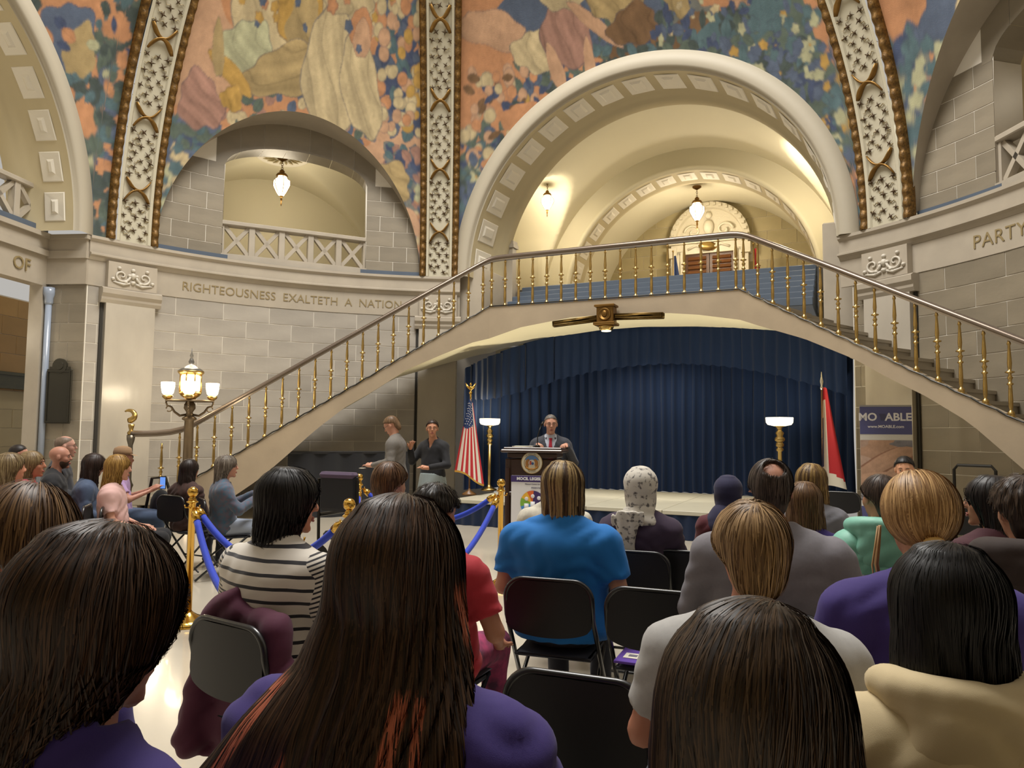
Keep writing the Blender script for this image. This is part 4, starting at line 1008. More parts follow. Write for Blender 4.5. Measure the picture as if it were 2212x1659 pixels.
# ------------------------------------------------------------------ lanterns
def lantern(label, top, s=1.0, power=60, medallion=False):
    t = thing('hanging_lantern', label, 'lamp', top[:], 0)
    t.scale = (s, s, s)
    mb = MB(); mb.lathe([(.13, 0), (.13, -.03), (.07, -.07), (.02, -.10)], 12); mb.build('ceiling_rose', BRASS_D, t, True)
    mb = MB()
    for k in range(4):
        c = -.12 - .055 * k; pts = [(.024 * math.cos(a) * (1 if k % 2 else .3), .024 * math.cos(a) * (.3 if k % 2 else 1), c + .034 * math.sin(a)) for a in [i * PI / 4 for i in range(9)]]; mb.tube(pts, .007, 5)
    mb.build('chain', BRASS_D, t, True)
    mb = MB(); mb.lathe([(.02, -.30), (.05, -.33), (.07, -.36), (.05, -.38), (.12, -.42), (.15, -.47), (.13, -.49)], 12); mb.build('cap', BRASS_D, t, True)
    g = MB(); g.lathe([(.12, -.49), (.15, -.56), (.21, -.60), (.215, -.72), (.19, -.78), (.13, -.90), (.08, -.97), (.03, -1.0)], 6); g.build('glass_shade', GLASS_LIT, t)
    fr = MB()
    for k in range(6):
        a = k * PI / 3; fr.tube([(r * math.cos(a), r * math.sin(a), z) for r, z in ((.125, -.49), (.156, -.56), (.218, -.60), (.222, -.72), (.197, -.78), (.135, -.90), (.085, -.97))], .008, 5)
    fr.build('frame', BRASS_D, t)
    mb = MB(); mb.lathe([(.04, -.98), (.05, -1.01), (.02, -1.04), (.03, -1.10), (.012, -1.16), (.02, -1.2), (.005, -1.26)], 8); mb.build('finial', BRASS_D, t, True)
    return t
la_ = pol(A_S, RR + 2.4, 7.94)
lantern('lit hanging lantern under the ribbed ceiling rose behind the left balustrade', la_, .92)
md = thing('ceiling_medallion', 'round plaster medallion with radiating leaves around the left lantern', 'medallion', (la_.x, la_.y, 7.98))
mb = MB(); mb.lathe([(.62, .06), (.62, -.02), (.58, -.05), (.54, -.02), (.2, -.01), (.18, -.05), (.1, -.06)], 32); mb.build('disc', COFFER, md, True)
lfm = MB(); lfm.tube([(.2, 0, -.02), (.34, .02, -.035), (.5, .06, -.02)], [.015, .03, .008], 5); lm = lfm.me(True); lm.materials.append(mat('medallion_leaf', '#a89a72', .6))
for k in range(20): obj('leaf', lm, None, md, (0, 0, 0), k * PI / 10)
point('room_glow', (la_.x, la_.y, 6.95), 70, r=.25)
p = HP(0.0, 6.6, 8.28); lantern('lit hanging lantern before the louvred door beyond the inner arch', p, .95); point('room_glow', (p.x, p.y, 7.0), 105, r=.25)
p = HP(-3.12, 3.5, 7.85); lantern('small lit lantern in the side bay left of the inner arch', p, .72); point('room_glow', (p.x, p.y, 7.0), 90, r=.2)
point('room_glow', HP(3.0, 3.3, 7.0)[:], 110, r=.2)  # lamp alone on the right of the hall, no lantern hangs here
q = ow + aw * 3.0 + Vector((0, 0, 7.2)) - tw * 1.5; point('room_glow', q[:], 110, r=.2)  # lamp alone for the west gallery, no lantern built
q = P2 + aw * 1.3 + ch * 1.4; point('room_glow', (q.x, q.y, 3.2), 18, r=.2)  # lamp alone behind the lintel, without a lantern
q = oR + Vector((math.cos(A_R), math.sin(A_R), 0)) * 2.4; point('room_glow', (q.x, q.y, 7.2), 30, r=.2)  # lamp alone in the right room, no lantern around it
# ------------------------------------------------------------------ candelabrum lamp post at the stair foot
lp = W(405, 1000, 11.9); t = thing('lamp_post', 'tall bronze candelabrum lamp post with glowing lantern cluster at the stair foot', 'lamp', (lp.x, lp.y, 0))
PB = mat('post_bronze', '#7d6c55', .35, .7, noise=(8, .3))
mb = MB(); mb.lathe([(.2, 0), (.2, .12), (.14, .16), (.13, .3), (.085, .36), (.075, 1.0), (.07, 1.66), (.11, 1.68), (.11, 1.71), (.06, 1.74), (.05, 1.80), (.09, 1.86), (.085, 1.92), (.05, 1.98)], 16); mb.build('post', PB, t, True)
for k in range(4):
    a = k * PI / 2 + .35; ca, sa = math.cos(a), math.sin(a)
    mb = MB(); mb.tube([(r * ca, r * sa, z) for r, z in ((.05, 1.76), (.14, 1.74), (.22, 1.80), (.27, 1.88), (.33, 1.90), (.35, 1.95), (.33, 1.99))], [.02, .022, .02, .018, .016, .016, .014], 6)
    mb.tube([((.3 + .045 * math.cos(g)) * ca, (.3 + .045 * math.cos(g)) * sa, 1.85 + .045 * math.sin(g)) for g in [i * .6 for i in range(10)]], .010, 5)
    arm = mb.build('arm', PB, t, True)
    mb = MB(); mb.lathe([(.03, 1.99), (.07, 2.02), (.085, 2.05), (.06, 2.07)], 10, (.33 * ca, .33 * sa, 0)); mb.build('cup', BRASS, arm, True)
    mb = MB(); mb.lathe([(.05, 2.06), (.085, 2.10), (.10, 2.18), (.105, 2.27), (.09, 2.275), (.01, 2.26)], 12, (.33 * ca, .33 * sa, 0)); mb.build('glass_shade', GLASS_LIT, t, True)
mb = MB(); mb.lathe([(.36, 1.965), (.37, 1.975), (.36, 1.99), (.2, 1.985)], 20); mb.build('ring', PB, t, True)
mb = MB(); mb.lathe([(.06, 2.0), (.14, 2.06), (.17, 2.10), (.17, 2.13)], 12); mb.lathe([(.17, 2.40), (.20, 2.43), (.20, 2.46), (.15, 2.48)], 12)
for k in range(8): a = k * PI / 4; mb.tube([(.17 * math.cos(a), .17 * math.sin(a), 2.12), (.165 * math.cos(a), .165 * math.sin(a), 2.42)], .012, 6)
lc = mb.build('lantern_cage', BRASS, t, True)
mb = MB(); mb.lathe([(.13, 2.11), (.145, 2.2), (.145, 2.38), (.1, 2.40)], 12); mb.build('lantern_glass', GLASS_LIT, lc, True)
mb = MB(); mb.lathe([(.2, 2.46), (.15, 2.50), (.08, 2.54), (.03, 2.57), (.045, 2.61), (.03, 2.65), (.018, 2.68), (.03, 2.71), (.01, 2.76), (.004, 2.83)], 12); mb.build('roof', mat('lamp_roof', '#6c6a66', .4, .6), t, True)
point('lamp_post_glow', (lp.x, lp.y - .0, 2.62), 16, (1, .84, .6), .2)
for k in range(3):
    a = k * 2.1; point('lamp_post_glow', (lp.x + .55 * math.cos(a), lp.y + .55 * math.sin(a), 2.2), 14, (1, .84, .6), .15)
# ------------------------------------------------------------------ torchere lamps on the stage
def torchere(px, Y, label):
    p = W(px, 1000, Y); t = thing('torchere_lamp', label, 'lamp', (p.x, p.y, STG)); h = 1.36
    mb = MB(); mb.lathe([(.15, 0), (.15, .03), (.1, .05), (.05, .08), (.03, .12), (.032, .5), (.03, .86), (.055, .88), (.055, .9), (.035, .92), (.06, .95), (.06, .98), (.04, 1.0), (.075, 1.03), (.075, 1.06), (.045, 1.09), (.065, 1.14), (.03, 1.18), (.04, 1.22), (.09, 1.25)], 14); mb.build('stand', BRASS, t, True)
    mb = MB(); mb.lathe([(.08, 1.245), (.17, 1.265), (.195, 1.30), (.20, 1.37), (.195, 1.375), (.02, 1.36)], 24); mb.build('glass_bowl', GLASS_LIT2, t, True)
    point('torchere_glow', (p.x, p.y, STG + 1.52), 16, (1, .85, .6), .1)
torchere(1057, 14.3, 'brass torchere lamp with lit glass bowl beside the striped flag')
torchere(1685, 11.2, 'brass torchere lamp with lit glass bowl at the right of the stage')
# ------------------------------------------------------------------ flags
RED = mat('flag_red', '#b3262e', .75); WHT = mat('flag_white', '#d8d2c4', .75); FBL = mat('flag_blue', '#243763', .75); FRG = mat('gold_fringe', '#b58a35', .6)
def flag_pole(p, z0, top, label):
    t = thing('flag_on_pole', label, 'flag', (p.x, p.y, 0))
    mb = MB(); mb.lathe([(.014, z0), (.014, top - .25)], 8); mb.lathe([(.13, z0), (.12, z0 + .03), (.03, z0 + .08), (.014, z0 + .12)], 12); mb.build('pole', mat('oak_pole', '#6b4a26', .4), t, True)
    return t
p = W(1016, 900, 13.2); t = flag_pole(p, STG, 2.42, 'striped red and white flag with starred blue canton on gold eagle pole')
mb = MB(); mb.lathe([(.014, 2.12), (.02, 2.2), (.035, 2.23), (.014, 2.26)], 8); mb.ball((0, 0, 2.31), (.03, .03, .05)); mb.tube([(-.09, 0, 2.4), (-.05, 0, 2.33), (0, 0, 2.30), (.05, 0, 2.33), (.09, 0, 2.4)], [.012, .025, .03, .025, .012], 6); mb.ball((0, -.02, 2.385), (.018, .022, .022)); mb.build('eagle_finial', GOLD, t, True)
# cloth: u down the hanging edge, v across; folds gather it
def flag_cloth(t, wid_top, wid_bot, z1, z0, x0, lean, colour, nu, nv, folds, edge):
    V = []; 
    def P(u, v):
        wd = wid_top + (wid_bot - wid_top) * u; x = x0 + lean * u + (v - .5) * wd; z = z1 + (z0 - z1) * u - (.22 * v * u if edge else 0) + .03 * math.sin(v * folds * 2)
        y = -.06 + .05 * math.sin(v * folds * PI * (1 - .2 * u)) * (.4 + u)
        return (x, y, z)
    return P
P = flag_cloth(t, .08, .52, 2.08, .86, .0, -.0, None, 0, 0, 2.6, True)
parts = {'canton': MB(), 'star': MB(), 'fringe': MB()}; smat = {}
NU, NV = 52, 26
def fcol(u, v):
    q = v * 11          # stripes hang as near-vertical slanted bands
    if u < .36 + .05 * math.sin(v * 6) and v < .82: return 'canton'
    k = 'stripe_%d' % int(q); parts.setdefault(k, MB()); smat[k] = RED if int(q) % 2 == 0 else WHT; return k
for i in range(NU):
    for j in range(NV):
        u0, u1, v0, v1 = i / NU, (i + 1) / NU, j / NV, (j + 1) / NV; k = fcol(i / NU + .01, (j + .5) / NV)
        parts[k].add([P(u0, v0), P(u0, v1), P(u1, v1), P(u1, v0)], [(0, 1, 2, 3)])
for i in range(9):
    for j in range(4):
        u, v = .05 + .036 * i, .12 + .17 * j + (.08 if i % 2 else 0); x, y, z = P(u, v); r = .010 + .006 * u
        pts = [(x + (r if k % 2 == 0 else r * .42) * math.sin(k * PI / 5), y - .008, z + (r if k % 2 == 0 else r * .42) * math.cos(k * PI / 5)) for k in range(10)]; parts['star'].add([(x, y - .008, z)] + pts, [(0, k + 1, (k + 1) % 10 + 1) for k in range(10)])
for j in range(NV):
    a, b = P(1, j / NV), P(1, (j + 1) / NV); parts['fringe'].add([a, b, (b[0], b[1], b[2] - .035), (a[0], a[1], a[2] - .035)], [(0, 1, 2, 3)])
cl = None
for k in parts: parts[k].build(k.split('_')[0], {'canton': FBL, 'star': WHT, 'fringe': FRG}.get(k) or smat[k], t, k != 'star')
for o_ in t.children:
    if o_.name.startswith('star'): o_['kind'] = 'stuff'
p = W(1776, 900, 11.7); t = flag_pole(p, STG, 2.50, 'furled red white and blue state flag on a pole right of the stage')
mb = MB(); mb.lathe([(.014, 2.25), (.03, 2.28), (.014, 2.31), (.03, 2.38), (.012, 2.46), (.004, 2.54)], 8); mb.build('finial', mat('silver_finial', '#d8d4c8', .2, .9), t, True)
P = flag_cloth(t, .07, .36, 2.26, .72, .03, .10, None, 0, 0, 2.0, False)
parts = {'stripe_red': MB(), 'stripe_white': MB(), 'stripe_blue': MB()}
for i in range(40):
    for j in range(24):
        u0, u1, v0, v1 = i / 40, (i + 1) / 40, j / 24, (j + 1) / 24; v = (j + .5) / 24; u = (i + .5) / 40
        k = 'stripe_red' if (v > .42 or u < .12) and u < .82 + .1 * v else ('stripe_blue' if v < .16 and .3 < u < .8 else 'stripe_white')
        parts[k].add([P(u0, v0), P(u0, v1), P(u1, v1), P(u1, v0)], [(0, 1, 2, 3)])
for k, m in (('stripe_red', RED), ('stripe_white', WHT), ('stripe_blue', FBL)): parts[k].build(k, m, t, True)
# small flags upstairs
for (u, m, lab) in ((-.95, FBL, 'small dark striped flag by the upstairs door surround'), (1.3, RED, 'small red flag by the upstairs door surround')):
    c = HP(u, 7.9); tt = thing('small_flag', lab, 'flag', (c.x, c.y, 4.9)); mb = MB(); mb.tube([(0, 0, 0), (0, 0, 1.95)], .015, 6); mb.ball((0, 0, 1.98), .03); mb.build('pole', BRASS, tt, True)
    mb = MB(); mb.grid(lambda a, b: (.03 + .2 * b * (.3 + a), .04 * math.sin(b * 9), 1.85 - 1.2 * a), 12, 10); mb.build('cloth', m, tt, True)
# ------------------------------------------------------------------ podium
pd = W(1157, 1000, 9.05); yawp = rad(-12)
t = thing('podium', 'dark wooden podium with round coloured seal on its front', 'podium', (pd.x, pd.y, 0), yawp)
DW = mat('dark_walnut', '#3a2317', .35, noise=(3, .4), stretch=(1, 1, .2), coat=.2)
ZP = 1.34
mb = MB(); mb.box((0, 0, .06), (.78, .62, .12), bev=.015); mb.build('plinth', DW, t)
mb = MB(); mb.box((0, 0, .66), (.58, .48, 1.1), bev=.012); mb.build('body', DW, t)
for sg in (-1, 1):
    mb = MB(); mb.box((sg * .29, -.23, .66), (.06, .06, 1.1), bev=.01); mb.lathe([(.03, .2), (.035, .3), (.03, 1.1)], 8, (sg * .29, -.26, 0)); mb.build('corner_post', DW, t)
mb = MB(); mb.box((0, 0, 1.25), (.60, .50, .06), bev=.01); mb.box((0, -.02, 1.302), (.74, .58, .04), bev=.012); mb.build('cornice', DW, t)
mb = MB(); mb.box((0, 0.02, 1.33), (.70, .52, .03), bev=.008); mb.build('desk_top', DW, t)
mb = MB(); mb.box((0, -.23, .80), (.62, .10, .05), bev=.01); mb.build('moulding', DW, t)
SZ = 1.165
seal = MB(); seal.lathe([(.128, 0), (.128, .012), (.120, .016)], 40, (0, -.242, SZ), axis=(0, -1, 0)); sd = seal.build('seal', mat('seal_cream', '#e3dcc4', .5), t)
for R_r in (.127, .091):
    mb = MB(); mb.tube([(R_r * math.cos(a), -.258, SZ + R_r * math.sin(a)) for a in [i * PI / 24 for i in range(49)]], .0035, 5); mb.build('rim', BRASS, sd, True)
mb = MB(); pts = [(.088 * math.cos(a), -.262, SZ + .088 * math.sin(a)) for a in [PI * (.12 + .76 * i / 16) for i in range(17)]]; mb.add(pts, [tuple(range(17))]); mb.build('sky_field', mat('seal_blue', '#5d83b5', .5), sd)
for sg in (-1, 1): 
    mb = MB(); mb.ball((sg * .055, -.262, SZ - .005), (.022, .006, .042), 10, 6); mb.ball((sg * .042, -.262, SZ + .03), (.016, .006, .016), 8, 6); mb.ball((sg * .06, -.262, SZ - .05), (.02, .006, .02), 8, 6)
    mb.build('supporter', mat('seal_brown', '#a8743a', .5), sd, True)
mb = MB(); mb.lathe([(.038, 0), (.038, .008)], 24, (0, -.258, SZ), axis=(0, -1, 0)); mb.build('shield', mat('seal_white', '#d8d4c8', .5), sd)
mb = MB(); mb.box((-.014, -.268, SZ), (.022, .004, .045)); mb.build('shield_left', mat('seal_red', '#b8523a', .5), sd)
mb = MB(); mb.ball((0.012, -.268, SZ - .008), (.016, .004, .016), 8, 6); mb.build('shield_boss', mat('seal_blue2', '#33558c', .5), sd)
mb = MB(); mb.tube([(-.07, -.262, SZ - .05), (-.03, -.264, SZ - .072), (.03, -.264, SZ - .072), (.07, -.262, SZ - .05)], .010, 6); mb.build('scroll', mat('seal_gold', '#c08a3a', .5), sd, True)
LETS = mat('seal_letters', '#6d6242', .6)
for word, base in (('THE GREAT SEAL OF', PI * .5), ('THE STATE', PI * 1.5)):
    me = text_mesh(word, .021, .001); co = np.array([v.co[:] for v in me.vertices]); R0 = .106
    a = base - co[:, 0] / R0 if base < PI else base + co[:, 0] / R0; r = R0 + co[:, 1] if base < PI else R0 - co[:, 1]
    for i, vv in enumerate(me.vertices): vv.co = (r[i] * math.cos(a[i]), -.260, SZ + r[i] * math.sin(a[i]))
    obj('seal_lettering', me, LETS, sd)
PAPER = mat('paper', '#e4ddcc', .7)
o = MB(); o.box((0, 0, 0), (.22, .28, .006), .1); o.box((.02, .01, .006), (.22, .28, .004), -.12); o = o.build('paper_stack', PAPER, None, loc=(t.matrix_world.translation.x, 0, 0))
pq = Matrix.Rotation(yawp, 4, 'Z') @ Vector((-.18, .05, 0)); o.location = (pd.x + pq.x, pd.y + pq.y, 1.349); tag(o, 'loose white papers lying on the podium top', 'papers')
pq = Matrix.Rotation(yawp, 4, 'Z') @ Vector((.0, .12, 0)); mt = thing('microphone', 'thin black gooseneck microphone rising from the podium', 'microphone', (pd.x + pq.x, pd.y + pq.y, 1.345))
mb = MB(); mb.lathe([(.035, 0), (.03, .02), (.012, .03)], 10); mb.tube([(0, 0, .02), (.0, .01, .12), (.02, .02, .2), (.05, .06, .27)], .006, 6); mb.build('gooseneck', IRON, mt, True)
mb = MB(); mb.tube([(.05, .06, .27), (.075, .09, .31)], [.014, .016], 8); mb.build('capsule', IRON, mt, True)
# ------------------------------------------------------------------ sign before the podium
sg_ = W(1175, 1100, 8.3); t = thing('easel_sign', 'white printed event sign with colourful round emblem before the podium', 'sign', (sg_.x, sg_.y, -.04), rad(-10))
PURP = mat('sign_purple', '#3b2a66', .6); SWH = mat('sign_white', '#dfe0e4', .6)
mb = MB(); mb.box((0, 0, .72), (.74, .02, .72), bev=.004); mb.build('board', SWH, t)
mb = MB(); mb.box((0, -.012, 1.045), (.745, .012, .07)); bn = mb.build('title_band', PURP, t)
obj('title_lettering', upright(text_mesh('MOCIL LEGISLATIVE DAY', .044, .001, bold=.002)), SWH, bn, (-.06, -.02, 1.045))
TXT = mat('sign_text', '#474060', .6)
obj('small_lettering', upright(text_mesh('Missouri Centers for Independent Living', .020, .001)), TXT, t, (-.05, -.013, .985)); obj('small_lettering', upright(text_mesh('PRESENTED BY', .022, .001)), TXT, t, (-.07, -.013, .945))
obj('slogan_lettering', upright(text_mesh('Opportunity for all', .062, .001)), TXT, t, (-.03, -.013, .47))
em_ = thing; cxz = (-.125, .775); R1 = .14
cols = ['#3d2a66', '#3d2a66', '#d9682f', '#e8b53a', '#7fb23f', '#4b8ed6']; angs = [(-.9, .6), (.6, 1.5), (1.5, 2.05), (2.05, 2.7), (2.7, 3.4), (3.4, 5.38)]
for c, (a0, a1) in zip(cols, angs):
    pts = [(cxz[0], -.014, cxz[1])] + [(cxz[0] + R1 * math.cos(a0 + (a1 - a0) * i / 12), -.014, cxz[1] + R1 * math.sin(a0 + (a1 - a0) * i / 12)) for i in range(13)]
    mb = MB(); mb.add(pts, [tuple(range(14))]); mb.build('emblem_wedge', mat('emblem' + c, c, .6), t)
mb = MB()
for x, h in ((-.07, .13), (0, .16), (.07, .14)):
    mb.ball((cxz[0] + x, -.016, cxz[1] - .08 + h), (.022, .004, .022), 10, 6); mb.box((cxz[0] + x, -.016, cxz[1] - .10 + h * .45), (.05, .004, h * .6))
mb.build('emblem_figures', SWH, t, True)
mb = MB(); mb.box((-.30, -.002, .30), (.10, .016, .12)); lb = mb.build('lower_band', PURP, t); 
mb = MB(); mb.box((0, 0, .26), (.74, .016, .2)); mb.build('lower_panel', PURP, t); obj('band_lettering', upright(text_mesh('RIGHTS NOW', .10, .001, bold=.003)), SWH, lb, (0, -.014, .27))
for x in (-.3, .3):
    mb = MB(); mb.tube([(x, .02, 1.05), (x * 1.1, .05, .045)], .014, 6); mb.build('leg', IRON, t)
mb = MB(); mb.tube([(0, .02, 1.05), (0, .2, .045)], .014, 6); mb.build('leg', IRON, t)
# ------------------------------------------------------------------ pull-up banner on the right
bp_ = W(1915, 1000, 10.7); t = thing('pullup_banner', 'pull-up banner with blue head panel and hands photograph right of the stage', 'banner', (bp_.x, bp_.y, 0), rad(-18))
BW = .68
mb = MB(); mb.box((0, 0, 1.00), (BW, .008, 1.92)); mb.build('sheet', mat('banner_white', '#c9c6c0', .6), t)
mb = MB(); mb.box((0, 0, .05), (BW + .04, .2, .07), bev=.02); mb.build('base', mat('aluminium', '#9c9c9e', .35, .8), t)
mb = MB(); mb.box((0, 0, 1.965), (BW, .02, .025)); mb.build('top_bar', mat('aluminium', '#9c9c9e'), t)
mb = MB(); mb.box((0, -.006, 1.755), (BW, .006, .40)); hd = mb.build('head_panel', mat('banner_blue', '#4d4f7d', .6), t)
BL = mat('banner_letters', '#d9d8dc', .6)
obj('lettering', upright(text_mesh('MO', .155, .001, bold=.004)), BL, hd, (-.235, -.011, 1.80)); obj('lettering', upright(text_mesh('ABLE', .155, .001, bold=.004)), BL, hd, (.165, -.011, 1.80))
mb = MB(); mb.add([(-.085, -.011, 1.85), (.0, -.011, 1.85), (.01, -.011, 1.80), (.035, -.011, 1.765), (.02, -.011, 1.75), (-.065, -.011, 1.755), (-.07, -.011, 1.80)], [tuple(range(7))]); mb.build('map_shape', mat('banner_map', '#3f4060', .6), hd)
obj('lettering', upright(text_mesh('www.MOABLE.com', .058, .001, bold=.001)), BL, hd, (0, -.011, 1.665))
# photograph panel: reaching hands as painted relief
PHW, z0p, z1p = BW, .60, 1.47
r_ = Raster(BW, z1p - z0p, .004); r_.im[:] = np.array(H('#c6a591')); SK = np.array(H('#c79d80')); SK2 = np.array(H('#9b6f58'))
PAL.update(skin=SK, skin2=SK2, greyp=np.array(H('#8d8a92')))
r_.blob(.5, .75, .5, .2, 'skin', None); r_.blob(.34, .55, .6, .14, 'skin2', None, rot=.5, wob=.04); r_.blob(.36, .58, .58, .11, 'skin', 'skin2', rot=.52, wob=.04); r_.blob(.1, .3, .4, .09, 'skin', 'skin2', rot=.2, wob=.03)
for k in range(4): r_.blob(.42 + .05 * k, .42 - .05 * k + .02, .16, .028, 'skin', 'skin2', rot=.55 + .08 * k, wob=.03)
r_.blob(.12, .05, .5, .12, 'greyp', None); r_.blob(.6, .83, .2, .06, 'greyp', None); r_.finish()
nx, nz = 120, 150; X, Z = np.meshgrid(np.linspace(-BW / 2, BW / 2, nx), np.linspace(z0p, z1p, nz), indexing='ij')
V = np.stack([X, np.full_like(X, -.008), Z], -1); ii, jj = np.meshgrid(np.arange(nx - 1), np.arange(nz - 1), indexing='ij')
Fq = np.stack([ii * nz + jj, (ii + 1) * nz + jj, (ii + 1) * nz + jj + 1, ii * nz + jj + 1], -1).reshape(-1, 4)
me = mesh_np(V.reshape(-1, 3), Fq, False); at = me.color_attributes.new('Col', 'FLOAT_COLOR', 'POINT')
cc = np.ones((nx, nz, 4)); cc[..., :3] = r_.im[np.clip(((X + BW / 2) / .004).astype(int), 0, r_.nx - 1), np.clip(((Z - z0p) / .004).astype(int), 0, r_.nz - 1)]; at.data.foreach_set('color', cc.astype(np.float32).ravel())
obj('photo_panel', me, attr_mat('banner_print', .6), t)
mb = MB(); mb.box((0, -.006, .30), (BW, .006, .44)); lwp = mb.build('lower_panel', mat('banner_blue', '#4d4f7d'), t)
mb = MB(); mb.lathe([(.10, 0), (.10, .004)], 24, (-.1, -.01, .33), axis=(0, -1, 0)); mb.build('round_mark', mat('banner_white', '#c9c6c0'), lwp)
obj('lettering', upright(text_mesh('STATEWIDE', .07, .001)), mat('banner_dark', '#33334a', .6), t, (-.08, -.008, .55))
# ------------------------------------------------------------------ stanchions and ropes
VELV = mat('blue_velvet', '#0f35b4', .75, noise=(60, .25), sheen=.15)
def stanchion(x, y, label):
    t = thing('stanchion', label, 'stanchion', (x, y, 0))
    mb = MB(); mb.lathe([(.17, 0), (.17, .015), (.16, .03), (.13, .045), (.07, .07), (.04, .09), (.03, .10)], 32); mb.build('base', GOLD, t, True)
    mb = MB(); mb.lathe([(.027, .08), (.027, .93), (.034, .935), (.045, .94), (.045, .946), (.03, .955), (.02, .965)], 20); mb.build('post', GOLD, t, True)
    mb = MB(); mb.lathe([(.028, .955), (.034, .965), (.02, .985), (.03, .995)], 16); mb.ball((0, 0, 1.02), .042, 20, 14); mb.build('ball_finial', GOLD, t, True)
    mb = MB()
    for k in range(4): a = k * PI / 2; mb.tube([(.03 * math.cos(a), .03 * math.sin(a), .90), (.055 * math.cos(a), .055 * math.sin(a), .90), (.06 * math.cos(a), .06 * math.sin(a), .92)], .006, 6)
    mb.build('hook', GOLD, t, True); return Vector((x, y, .90))
def rope(a, b, sag, label):
    d = b - a; d.z = 0; n = d.normalized(); a = a + n * .06; b = b - n * .06; N = 28
    pts = [a.lerp(b, i / N) - Vector((0, 0, sag * 4 * (i / N) * (1 - i / N))) for i in range(N + 1)]
    t = thing('barrier_rope', label, 'rope', (0, 0, 0))
    mb = MB(); mb.tube(pts[1:-1], .026, 10); mb.build('velvet', VELV, t, True)
    mb = MB(); mb.tube([pts[0], pts[0].lerp(pts[1], .4), pts[0].lerp(pts[1], .6), pts[1].lerp(pts[2], .3)], [.012, .026, .033, .033], 10); mb.build('end_cap', GOLD, t, True)
    mb = MB(); mb.tube([pts[-2].lerp(pts[-3], .3), pts[-1].lerp(pts[-2], .6), pts[-1].lerp(pts[-2], .4), pts[-1]], [.033, .033, .026, .012], 10); mb.build('end_cap', GOLD, t, True)
def gxy(px, Y): p = W(px, 1000, Y); return p.x, p.y
s1 = stanchion(*gxy(419, 5.87), 'brass ball-topped rope stanchion standing nearest on the open floor')
s2 = stanchion(*gxy(1083, 7.35), 'brass ball-topped rope stanchion in front of the easel sign')
s3 = stanchion(*gxy(777, 8.0), 'brass ball-topped rope stanchion beside the purple padded chair')
s4 = stanchion(*gxy(757, 5.0), 'brass ball-topped rope stanchion close behind the striped sweater')
s5 = stanchion(*gxy(640, 4.15), 'brass rope stanchion mostly hidden behind the striped sweater')
rope(s1, s5, .52, 'bright blue velvet rope sagging from the nearest stanchion toward the striped sweater')
rope(s1, s4, .34, 'blue velvet rope running back from the nearest stanchion behind the striped sweater')
rope(s4, s3, .45, 'dark blue velvet rope between the two stanchions by the purple padded chair')
rope(s2, s4, .55, 'bright blue velvet rope sagging left from the stanchion before the sign')
rope(s3, s2, .30, 'blue velvet rope between the far stanchion and the one before the sign')
# ------------------------------------------------------------------ folding chairs
CHB = mat('black_chair_metal', '#0d0d10', .32, .0, coat=.3); CHP = mat('black_chair_panel', '#101013', .42, spec=.4); CHS = mat('grey_chair_seat', '#3b3d45', .8, noise=(60, .2))
def make_chair():
    """back panel at y=0, sitter faces +y, origin on the floor below the back"""
    ms = {}
    hw = .215
    fr = MB(); pts = []
    for i in range(9): a = PI / 2 * i / 8; pts.append((-hw + .09 - .09 * math.cos(PI / 2 - a) if False else -(hw - .09) - .09 * math.cos(a), -.02, .71 + .09 * math.sin(a)))
    top_ = pts + [(-p[0], p[1], p[2]) for p in pts[::-1]]
    fr.tube([(-hw - .015, .43, .012), (-hw, .0, .62)] + top_ + [(hw, .0, .62), (hw + .015, .43, .012)], .0125, 8); ms['frame'] = (fr.me(True), CHB)
    bp = MB()
    def P(u, v):
        x = (u - .5) * 2; hwid = hw - .004; z0 = .565 - .055 * math.sqrt(max(0, 1 - x * x)) + .02; z1 = .795 - (.09 * (1 - math.sqrt(max(0, 1 - max(0, (abs(x) * hwid - (hwid - .09)) / .09) ** 2))))
        return (x * hwid, -.025 - .012 * (1 - x * x), z0 + (z1 - z0) * v)
    bp.grid(P, 24, 6); bp.grid(lambda u, v: (P(u, v)[0], P(u, v)[1] + .012, P(u, v)[2]), 24, 6); ms['backrest'] = (bp.me(True), CHP)
    st_ = MB(); st_.grid(lambda u, v: ((u - .5) * .40 * (1 - .12 * (1 - v)), .06 + .38 * v, .425 + .010 * math.sin(PI * u) * math.sin(PI * v) + .015 * v), 10, 8); st_.box((0, .25, .415), (.39, .38, .018), bev=.006); ms['seat'] = (st_.me(True), CHS)
    rl_ = MB(); 
    rl_.tube([(-.19, .42, .43), (-.21, -.09, .012)], .011, 8); ms['leg'] = (rl_.me(True), CHB)
    rr_ = MB(); rr_.tube([(.19, .42, .43), (.21, -.09, .012)], .011, 8); ms['leg.001'] = (rr_.me(True), CHB)
    cb = MB(); cb.tube([(-.205, -.06, .1), (.205, -.06, .1)], .009, 6); ms['stretcher'] = (cb.me(True), CHB); cb = MB(); cb.tube([(-.22, .36, .12), (.22, .36, .12)], .009, 6); ms['stretcher.001'] = (cb.me(True), CHB)
    for k, (m, mm) in ms.items(): m.materials.append(mm)
    return {k: m for k, (m, mm) in ms.items()}
CH = make_chair()
def chair(x, y, yaw, label, group='black folding chairs of the audience'):
    t = thing('folding_chair', label, 'chair', (x, y, 0), -rad(yaw), group)
    for k, m in CH.items(): obj(k.split('.')[0], m, None, t)
    return t
